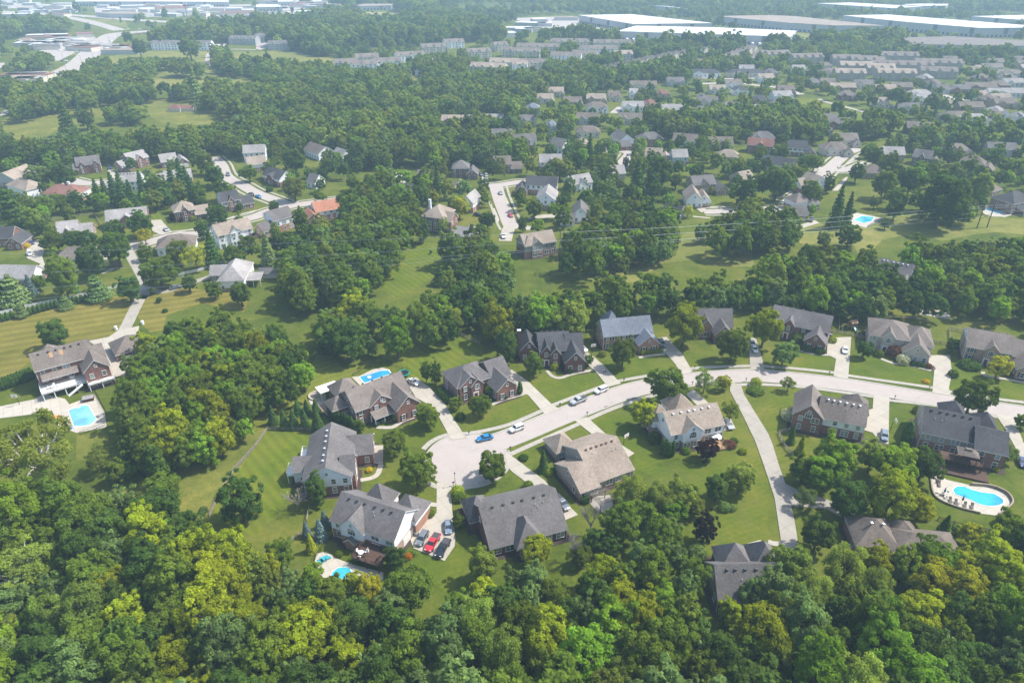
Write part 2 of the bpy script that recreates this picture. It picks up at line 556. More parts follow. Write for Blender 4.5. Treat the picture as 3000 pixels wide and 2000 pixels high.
def ribbon(mb, pts, w, z0, z1, m=0, off=0.0):
    a = offset(pts, off + w / 2)
    b = offset(pts, off - w / 2)
    for i in range(len(pts) - 1):
        mb.face([(*b[i], z1), (*b[i + 1], z1), (*a[i + 1], z1), (*a[i], z1)], m)
        if z1 > z0:
            mb.face([(*a[i], z1), (*a[i + 1], z1), (*a[i + 1], z0), (*a[i], z0)], m)
            mb.face([(*b[i + 1], z1), (*b[i], z1), (*b[i], z0), (*b[i + 1], z0)], m)
    if z1 > z0:
        mb.face([(*a[0], z1), (*a[0], z0), (*b[0], z0), (*b[0], z1)], m)
        mb.face([(*b[-1], z1), (*b[-1], z0), (*a[-1], z0), (*a[-1], z1)], m)

# ------------------------------------------------------------------ measured layout in metres (camera above the origin, looking along +Y)
D = {}
D['main_road'] = [
(-11.2,153.3),
(0,159.5),
(16.1,170.3),
(33.7,181.2),
(44.7,186),
(56.3,189),
(70.5,191.3),
(81.8,191.5),
(101.7,187.4),
(114.1,183.6),
(131.4,177.6),
(152,171.3),
(164.3,167.6),
]
D['cul'] = [
-11.92,
149.55,
11.3,
]
D['walks'] = [
[(-24.5,153.8),(-22.9,156.8),(-20.4,159.2),(-17.4,160.7),(-13.4,160.9),(-7.9,162.3),(-0.4,165.5),(9.4,172.5),(12.5,175.1),(29.6,186),(34,188.4),(54.4,194.7),(58.9,195.8),(64.5,196.7),(78.6,197.5),(84,197.3),(94.6,195.6),(104.4,193.4),(108.6,191.6),(132.3,184.5),(136.2,182.3),(147,178.7),(155.7,176.5)],
[(-21.8,140.3),(-19.7,138.7),(-15.9,137.5),(-12.6,137.9),(-7.7,140),(-4.4,143.3),(-1.5,147.3)],
[(-4.4,148.7),(0,152),(9.2,158.5),(18.9,165.2),(22,167.6),(30,173.1),(38.3,177.8),(47.3,181.8)],
[(71.9,186.3),(80.7,186.3),(91.8,184.9),(97.1,183.6),(111,179.6),(115.1,177.7),(128.5,174.7),(142.6,169.2),(150.8,166.5)],
]
D['drives'] = [
[(-33.7,188),(-30.9,190.6),(-25.7,184.3),(-20.5,175.9),(-17.7,169.2),(-12.8,158.7),(-17.4,158),(-18,160.3),(-21.2,168.1),(-23.3,173.6),(-29.5,178.9)],
[(-2.5,194.6),(0,195),(5.5,187.4),(12.2,175.1),(14.4,173.1),(9.8,170),(5,180.3),(2,182.5),(-0.7,187.4)],
[(22,207.2),(25.6,206.4),(27.8,202.8),(30.5,197.3),(34.5,186.8),(30.1,184.9),(27.3,193.9),(25.2,197.9),(23.6,204.3)],
[(51.5,216.2),(54.7,217),(57.7,205.7),(58.8,193.9),(54.9,192.2),(54.1,198.6),(52.7,204.3),(51,207.2)],
[(83.8,216.2),(86.1,216.2),(83.8,201.4),(82.4,194.6),(77.9,194.9),(80.3,204.3)],
[(111.5,216.2),(120.1,217),(107.6,189.6),(103.6,191.4),(108.6,201.8),(106.8,205)],
[(140.7,204.3),(148.1,204.3),(142.8,193.2),(137,184.3),(135.4,180.2),(130.6,182),(139.3,197.3),(137.8,197.9)],
[(69.3,187.5),(72.4,186.7),(71.7,180.6),(72.9,160.8),(72.6,156.2),(71.4,146.9),(70.3,136.2),(68.4,126.6),(67,120.5),(65,115.8),(63.5,116.1),(62.9,119.8),(66.1,134.2),(66.9,142),(67.5,148.8),(68.2,157.8),(68.2,170.8),(67.9,182.5)],
[(70.2,139.9),(73.2,137.2),(79.5,133.4),(85.8,126.6),(91.4,122.9),(95.8,122.9),(98.4,120.5),(95.7,118.1),(90.3,119.5),(84.2,122.9),(77.7,130.3),(69.1,131.5)],
[(53.8,180.6),(56.6,183.8),(59.8,175.6),(55.9,174.8)],
[(61.7,168.1),(64.1,168.9),(64.3,163.3),(60.8,162.3)],
[(18.2,167.3),(22.1,168.9),(27.1,159.8),(33.5,152),(31.3,150.1),(25.3,156.8)],
[(-2.1,153.3),(0,150.8),(8.5,140.8),(10.8,136.6),(16.1,128.3),(12.5,126.3),(9.6,134.2),(5.6,137.8),(0,144.4),(-1.5,146.9),(-1.5,148.2)],
[(-19.5,140.1),(-15.8,139.5),(-14.8,130.3),(-13.3,120.5),(-13.3,118.1),(-15.3,113.6),(-22.7,117.4),(-23.8,120.1),(-20.9,126.9),(-18.5,128.8)],
[(-38.3,155.5),(-35.8,155.5),(-34.6,147.3),(-37.3,147.8)],
[(111.7,180.5),(115.8,178.9),(104.8,155.8),(102.9,157.3),(102.8,161.3),(100.4,162.8),(105.3,172),(108.1,173.1)],
[(143.2,170.2),(147.7,168.9),(142.6,155.8),(137.2,147.4),(138.6,152),(141.9,163.9)],
[(-141.6,221.8),(-135.7,225.1),(-133.6,219.4),(-132.5,211.6),(-124.6,197.9),(-125,191.3),(-129.2,190.6),(-136.4,201.4),(-143.1,210.1),(-148.4,213.9),(-142.7,217)],
[(150.4,236.8),(153.8,233.7),(162.5,230.2),(165,236.3),(158.6,238.1)],
[(-217.5,292.7),(-225.9,308.4),(-221,310.5),(-210.9,295.2),(-208,289),(-197.9,274.8),(-193.6,268.1),(-201.9,273.7),(-204.7,281.7),(-214,287.7)],
[(-180.9,336.3),(-176.3,337.1),(-163.5,319.7),(-167.2,316.1),(-173.6,321.2)],
[(-246.8,424.7),(-242.1,425.9),(-234.2,407.8),(-239.8,410)],
[(-17.9,411.1),(-15.1,414.4),(-12.6,395),(-16.8,389.9)],
[(93.5,367.8),(95.8,365.1),(101.8,351.1),(97.6,347.7)],
[(8.3,340.3),(16.7,344.7),(22.3,345.2),(22,340.3),(8.2,337.9)],
[(7.5,328.6),(12.2,324.9),(13.2,322.6),(6.3,322.6)],
[(-70.4,418.9),(-63.8,418.9),(-60.2,396.1),(-68.3,404.5)],
[(70.1,491),(76.1,491),(70.1,473.5),(64.6,476.4)],
[(179.4,383.9),(195.9,407.8),(199.2,411.1),(197.5,407.1),(182.5,383.9)],
[(147.4,333.2),(151.6,337.1),(152.5,332.4),(140.4,324.1),(140.9,328.6)],
]
D['paths'] = [
([(-6.2,175.2),(-3.1,177.7),(0,179.2),(4.4,181.5)],1.2),
([(11.4,194.6),(13,191.3),(15.4,190.2),(19.7,192.6),(26.3,194.9)],1.2),
([(42.7,202.8),(47.1,204.3),(51.8,205.3)],1.2),
([(-39,163.9),(-34.6,163.9),(-31.9,167),(-28.9,168.9)],1.4),
([(-35.1,147.3),(-35.3,143.8),(-36.5,142),(-39.4,141)],1.4),
([(-23.1,132.4),(-18.7,131.8)],1.4),
([(123.9,202.1),(126.6,199.3),(131.4,197.9),(136.8,194.6)],1.2),
([(153.3,193.9),(152.8,191.6),(158.5,189.3),(162.6,187.4)],1.2),
([(98.7,207.2),(103.4,205),(109.4,204.3)],1.1),
([(14.6,151.5),(12.7,150.6),(12.3,148.8)],1.2),
([(47,114.8),(48.9,116.1),(52.8,117.4),(58.4,119.3)],1.6),
([(59.8,119.5),(61.1,118.9),(63.4,118.8)],1.5),
([(-172.6,271.4),(-170.5,276.5),(-169.3,281.7)],1.3),
([(-144.9,336.3),(-139.4,344.4),(-133,351.1)],1.4),
([(-162.4,318.3),(-154,324.9)],1.4),
([(166,396.1),(183,417.8),(204.9,446.7),(222,468)],1.3),
([(141.6,366.9),(153.1,380),(166,396.1)],1.3),
([(209.1,436.7),(225.3,457.1)],1.3),
([(-9.8,354.5),(-7.2,337.9),(-7.7,333.2)],1.3),
([(-3.7,372.4),(0,347.7)],1.3),
([(91.9,341.9),(100.1,339.5)],1.6),
([(100.9,354.5),(109,357.1),(122,354.5)],1.4),
]
D['roads'] = [
([(-176.1,300.4),(-165.2,284.1),(-154.1,268.1),(-148.6,258.6),(-145.2,248.6),(-146,249.4),(-143.8,239.1),(-141.2,228.5),(-139.3,220.2)],4.2,'concrete_old'),
([(-146.6,256.5),(-139.4,254),(-133.8,259.4),(-130.2,263.8),(-125,269.2)],3.2,'concrete_old'),
([(-179.6,301.1),(-171.4,303.7),(-161.9,314.7),(-150.4,318.3),(-140.5,331.7),(-130.5,341.9),(-126.3,349.4),(-118,357.9),(-108.7,362.4),(-93.8,368.7)],8,'asphalt'),
([(-193.4,454.5),(-182,436.7),(-169.3,411.1),(-154.2,394),(-142.9,381),(-127.7,367.8),(-116.2,357.9)],7.5,'asphalt'),
([(-259.1,404.5),(-246.8,398.2),(-236.5,400.3),(-217.5,405.6),(-208.4,411.1)],8,'asphalt'),
([(-15.1,394),(-7.6,394.4),(3.8,400.3),(8.2,400.3)],7,'asphalt'),
([(-9.2,394),(-7,372.4),(-3.5,347.7),(-1.2,331.7),(0.5,324.1)],7.5,'asphalt'),
([(-3.2,308.4),(-2.2,319.7),(-0.9,328.6)],6,'concrete'),
([(62.8,473.5),(69.7,470.7),(76.9,465.2),(73.6,451.9),(64.7,431.8)],7,'asphalt'),
([(233.7,475.8),(222.9,466.6),(208.9,448),(194.5,427.1),(176.4,400.3),(157.6,372.4),(145.5,356.2),(135.3,347.7)],8,'asphalt'),
([(185.7,429.4),(194.5,427.1),(202.8,424.7),(224.1,442.9)],7,'asphalt'),
([(99.1,349.4),(104.2,349.4),(118.8,351.1),(133.4,353.6),(141.5,356.2)],7,'asphalt'),
([(-410.8,571.7),(-412.3,587.9),(-415.7,600.5)],7,'asphalt'),
([(-562.8,809.1),(-568.9,831.8),(-584,855.8)],6,'asphalt'),
([(-462.3,716.5),(-474.2,753.7),(-478.5,801.7),(-496.4,864),(-531.3,955.7),(-567.7,1055),(-592.3,1132.7),(-579.8,1161),(-553.2,1183.2),(-530.8,1218.7)],27,'asphalt'),
([(-1011.4,1515.9),(-900.9,1469.2),(-777,1373.5),(-672.7,1263.1),(-610.7,1190.7)],20,'asphalt'),
([(-914.3,1492.2),(-784.6,1425.2),(-673.4,1359.7),(-554.6,1303.4),(-413.5,1238.1)],22,'asphalt'),
([(-351.4,864),(-375.1,935.9),(-364.3,971),(-327.5,965.8)],5,'asphalt'),
([(-354.5,872.5),(-326.9,816.5)],4,'asphalt'),
([(-749.1,1515.9),(-769.3,1591.6),(-751.4,1632.2)],10,'asphalt'),
([(-125,1425.2),(-69.3,1393.8),(-18.3,1263.1)],14,'asphalt'),
([(185.3,722.5),(219.2,725.5),(236.9,713.5),(252.3,702),(260.1,682.5),(263.5,666.6)],7,'asphalt'),
([(186.7,756.9),(220.5,750.4),(248,753.7)],5,'asphalt'),
([(271.7,646.4),(272.8,632),(285.8,598.4),(294.8,560.1),(308.2,538.1)],4,'asphalt'),
([(319.9,517.6),(330.2,507.9)],8,'asphalt'),
([(391.2,666.6),(393.6,644),(419,646.4),(459.2,656.4)],7,'asphalt'),
([(82.2,587.9),(91.6,611.4)],6,'asphalt'),
([(228.8,881),(258.8,912.3)],8,'asphalt'),
([(268.3,889.8),(292.9,898.7)],7,'asphalt'),
]
D['lawns'] = [
('lawn_dry',[(-194.3,225.1),(-188.8,228.9),(-182.6,234.6),(-170.2,241.8),(-157.2,249.4),(-149.1,254.4),(-143.7,237.2),(-140.8,221.8),(-142.7,217),(-148.8,213.9),(-161.1,210.1),(-160.8,200.7),(-161.4,185.5),(-165,180.6)]),
('lawn_dry',[(-136.4,227.6),(-141.3,235.4),(-143.8,247.5),(-142.2,252.4),(-132.1,257.4),(-103.7,251.4),(-101.4,236.3),(-120.2,243.7),(-129.4,233.7),(-125.9,222.6),(-129.5,220.2)]),
('lawn_bright',[(-70.1,162.3),(-55.3,161.3),(-56.5,159.8),(-56.2,148.8),(-54.1,140.8),(-56.6,137.4),(-56.9,131.8),(-60.2,120.8),(-73.4,127.3),(-73.9,137.4),(-72.1,153.3),(-70.7,154.8)]),
('lawn_bright',[(-42.7,201.4),(-34.9,208.6),(-25.1,216.2),(-17.5,217.8),(-10.3,211.6),(-9.3,204.3),(-11.7,201.4),(-23.5,193.9),(-27.2,186.2),(-31.9,190.6),(-36.4,195.2),(-40.1,198.6)]),
('lawn_side',[(-80.3,164.4),(-77.1,174.2),(-73.5,184.3),(-66.9,191.9),(-66,204.3),(-60.8,204.3),(-55.4,195.9),(-45.4,200),(-50,191.9),(-54.7,186.2),(-60.7,182.5),(-62.1,177.1),(-60.9,174.8),(-65.4,177.1),(-71,164.9),(-72.7,160.3),(-76.7,155.8)]),
('meadow',[(-73,161.3),(-74.2,164.9),(-81.4,162.8),(-83.9,152.9),(-88.2,148.8),(-94.6,150.1),(-94.6,143.3),(-99.9,136.6),(-100.3,131.8),(-78.6,125.1),(-73.7,125.8),(-73.8,130.3),(-71.1,155.3),(-71,154.8),(-70.6,162.6),(-72.1,164.4)]),
('meadow',[(-123.7,160.3),(-116.7,162.3),(-114.2,159.8),(-110.3,152),(-114.7,148.8),(-117.6,148.8)]),
('lawn_dry',[(-142.8,151.5),(-138.3,153.8),(-135.6,152.4),(-135.1,150.1),(-134.1,142.5),(-136.4,141.6)]),
('lawn_front',[(7.5,185.5),(4.9,190.6),(11.6,192.6),(15.3,189.3),(26.9,193.9),(29.6,186.8),(12.5,175.9)]),
('lawn_front',[(-2,178.3),(5,180.3),(8.8,173.4),(0,166.8),(-3.2,164.9)]),
('lawn_front',[(32.3,203.5),(42.8,202.5),(52,204.6),(53.9,201.4),(54.4,195.8),(34.4,189),(31.2,197.3)]),
('lawn_front',[(57.6,205),(67,207.2),(79.9,204.3),(78.6,197.9),(59.1,196.6)]),
('lawn_front',[(85.7,201.4),(98.1,206.4),(108.4,201.8),(104.9,194),(84.6,197.9)]),
('lawn_front',[(119,213.9),(119.7,204.3),(123.6,201.4),(131,197.3),(136.8,193.2),(132.8,185.2),(108.9,192.2)]),
('lawn_front',[(147.7,202.8),(151,194.6),(155,189.3),(161.8,186.2),(156.2,177.4),(136.6,183.1)]),
('lawn_front',[(26.5,159.8),(22.9,167),(38.1,176.5),(41.2,177.7),(35.8,161.8),(38.8,155.8),(40.5,148.8),(36.7,146.9),(52.1,145.5),(57.7,150.5),(67.6,154.8),(66.7,141.2),(59.8,119.5),(47.2,115.1),(43.7,116.1),(46.6,122.9),(50.6,128.4),(47.3,137.4),(38,141.2),(32.5,146),(33.5,151.7)]),
('lawn_front',[(80.6,185.2),(89.5,184.3),(85.1,173.6),(80.6,167),(75.8,161.3),(74.4,148.8),(70.8,148.8),(71.6,156.8)]),
('lawn_front',[(114.6,176.5),(127.8,173.9),(125,173.1),(119.3,168.1),(109,156.8),(104.9,155.8)]),
('lawn_front',[(-36.5,161.8),(-28.5,168.1),(-21.1,167),(-18,160.3),(-24.8,154.8),(-28.7,154.8)]),
('lawn_front',[(-16.2,170.8),(-6.6,174.2),(0,178.3),(0,166.2),(-13.7,161.5),(-17.1,169.7)]),
('lawn_front',[(-36.9,139.5),(-33.4,142.5),(-21.1,139.5),(-19.5,138.3),(-19,132.6),(-23.8,133),(-28.7,133),(-32.7,134.6)]),
('lawn_front',[(-21,115.8),(-15.3,113.3),(-12.9,117.8),(-9.8,116.1),(-11.5,111.3),(-13.3,103.8),(-16.6,106.7),(-22.7,111.3)]),
('lawn_front',[(99.4,365.1),(112.9,372.4),(129.1,366.9),(128.8,357.9),(119.1,356.2),(101.9,356.2)]),
('lawn_front',[(-259.5,408.9),(-241.6,415.5),(-237.8,406.7),(-252.2,402.4)]),
('lawn_bright',[(-197.2,365.1),(-188.8,357.9),(-169.4,328.6),(-179.9,337.9),(-182.1,337.9)]),
('lawn_front',[(-168.2,327.1),(-159.1,337.9),(-150.6,327.1),(-162.5,319.7)]),
('lawn_bright',[(-53.8,318.3),(-47.9,325.6),(-44.3,308.4),(-32.8,304.4),(-24.3,290.2),(-22.7,267),(-34,267),(-37.6,258.6),(-46.7,248.6),(-52.3,256.5),(-54.1,273.7),(-48.4,282.9)]),
('field',[(140.4,324.1),(151.2,333.2),(159.6,327.1),(173.5,327.1),(185.5,334.8),(199.9,344.4),(223.8,341.1),(236.7,344.4),(257.8,337.9),(244.4,316.8),(233,319.7),(220.9,316.8),(200.9,308.4),(193.1,318.3),(173.5,309.8),(152.3,284.1),(157.4,303),(149.9,303),(141.4,305.7),(135.4,303),(132.3,308.4)]),
('field',[(22.8,269.2),(42.2,279.4),(72.6,290.2),(81.1,316.8),(86.9,319.7),(92.5,308.4),(108.3,296.5),(104.3,278.2),(89.2,279.4),(81.4,286.5),(66.4,282.9),(51.6,263.8),(40,260.6),(27.2,267)]),
('meadow',[(-399.5,548.9),(-389.3,587.9),(-380.3,636.8),(-356.6,646.4),(-332.8,636.8),(-310.6,651.4),(-283.4,632),(-275.6,661.5),(-254.3,604.8),(-228.9,571.7),(-225.5,541.7),(-266.5,548.9),(-291.9,579.7),(-329.4,567.8),(-337.6,527.7),(-330.5,501.6),(-359.3,498.5),(-366.9,498.5)]),
('field',[(-488.1,889.8),(-481.1,945.7),(-451.3,955.7),(-389.3,955.7),(-370.1,926.4),(-352,864),(-418.5,872.5),(-452.8,839.7)]),
('field',[(-356.7,728.5),(-370.8,780.5),(-367.9,809.1),(-324.2,809.1),(-304.1,766.9),(-256.3,740.9),(-243.1,699.1),(-300.9,728.5),(-330.9,710.6),(-342,704.8)]),
('field',[(-358.2,945.7),(-322.7,950.7),(-282.9,955.7),(-228.1,898.7),(-205.4,889.8),(-198.8,847.6),(-217.2,831.8),(-247.2,839.7),(-303.4,889.8),(-333.3,889.8)]),
('field_pale',[(-315.9,1515.9),(-222.6,1504),(-174.3,1383.6),(-170.3,1334.7),(-225.5,1325.4),(-301.9,1425.2)]),
('field',[(-106.8,773.6),(-93.6,766.9),(-87.3,710.6),(-99.1,704.8)]),
('field',[(-774.5,1383.6),(-675.6,1344.2),(-611.9,1221.9),(-690.3,1298)]),
('field',[(-567.1,945.7),(-547.8,955.7),(-531.1,917),(-549.7,917)]),
('field',[(-488,773.6),(-502.3,831.8),(-493.2,824.1),(-474.4,773.6)]),
('lawn_bright',[(242.4,636.8),(270.7,651.4),(286.7,600.5),(303.6,545.3),(286.8,524.3),(254.5,498.5),(264.2,534.6),(258.5,556.3),(252.5,600.5),(218,583.7),(231.7,600.5)]),
('field',[(-158.7,567.8),(-135.6,563.9),(-126.6,514.4),(-142.4,541.7)]),
('field',[(348.2,1031.3),(435.5,1161),(481.8,1161),(436.3,1092.6),(366.2,997.6),(334.1,986.8)]),
('field',[(249.1,926.4),(286.7,955.7),(275.9,926.4),(240.3,912.3)]),
]
D['patios'] = [
('patio',[(-156.8,173.1),(-145.8,178.3),(-145.2,181.2),(-136.8,178.3),(-133.9,175.4),(-129,180.6),(-121.3,171.4),(-116.9,163.9),(-124.2,161.2),(-131,164.4),(-137.2,172),(-140.1,170.8),(-153.2,167.6)]),
('patio',[(-39.3,193.2),(-40,195.2),(-43,196.6),(-45.9,194.9),(-49.2,191.3),(-51.5,190.6),(-47.7,185.5)]),
('patio',[(-44.5,111.9),(-44.7,115.8),(-42.8,116.4),(-39.3,114.1),(-35.6,112.5),(-28.6,110.3),(-28.3,108.2),(-32.4,108.5),(-37.2,108.5),(-41.5,108.8),(-43.3,110)]),
('patio',[(110.4,144.2),(112.2,143.8),(113.1,141.2),(118.2,139.1),(123,138.3),(125.4,135.8),(124.9,132.6),(122.3,130.3),(118.6,128),(114.7,128.8),(110.5,130.7),(107.3,133.4),(107.1,136.6)]),
('patio',[(19.1,133),(21.7,135),(24.8,135.4),(25.2,131.8),(22.9,128.8),(20.7,129.9)]),
('patio',[(173.1,342.8),(176.9,347.7),(187.9,338.7),(172.8,325.6),(166.8,331.7)]),
('patio',[(244.2,354.5),(249.9,361.5),(255.6,344.4),(250.3,341.1),(244.1,341.9),(242.2,345.2)]),
('stamped',[(-59,175.4),(-57.1,178.3),(-54.3,169.2),(-57,172.5)]),
('patio',[(-62.4,178.3),(-62.3,180.6),(-60.4,182.5),(-57.6,180.6),(-56.5,175.9),(-58.8,174.5),(-61,175.4)]),
]
D['pools'] = [
('water_pale',[(-132.3,172),(-131.1,173.4),(-129.8,173.6),(-130,174.7),(-127.9,174.8),(-121.7,167.6),(-122.2,164.9),(-124.7,164.3),(-126.5,164.3)],'pale blue rectangular swimming pool below the white deck'),
('water_blue',[(-48.9,190.6),(-45.8,192.2),(-43,194.2),(-40.4,194.6),(-39.2,192.7),(-43,190),(-46.7,187.1),(-47.8,188.7)],'deep blue swimming pool behind the large brick house'),
('water_cyan',[(-39.9,108.8),(-39.9,110.2),(-39.1,111.4),(-37.6,111.8),(-36.2,111.3),(-35.6,110.2),(-36,108.8),(-37.8,108.2)],'round turquoise pool behind the white and brick house'),
('water_teal',[(112.6,137.2),(114.3,138.5),(116.2,138.5),(117.4,137.2),(119.4,136.3),(122.4,135.7),(123.3,133.8),(122.6,132.4),(120.7,131.5),(118.1,131.3),(116.4,132),(115.2,133.4),(113.7,134.6),(112.3,135.6)],'blue kidney shaped pool inside a curved block wall'),
('water_cyan',[(171.2,336.3),(177.9,342.3),(183.4,340.3),(179.5,334.8),(174.6,332.1)],'bright blue pool beside the dark spruces on the hill'),
('water_pale',[(246.6,352.8),(251.5,356.2),(252.4,346),(249,345.4)],'grey blue rectangular pool beside the long dark roofed house'),
]
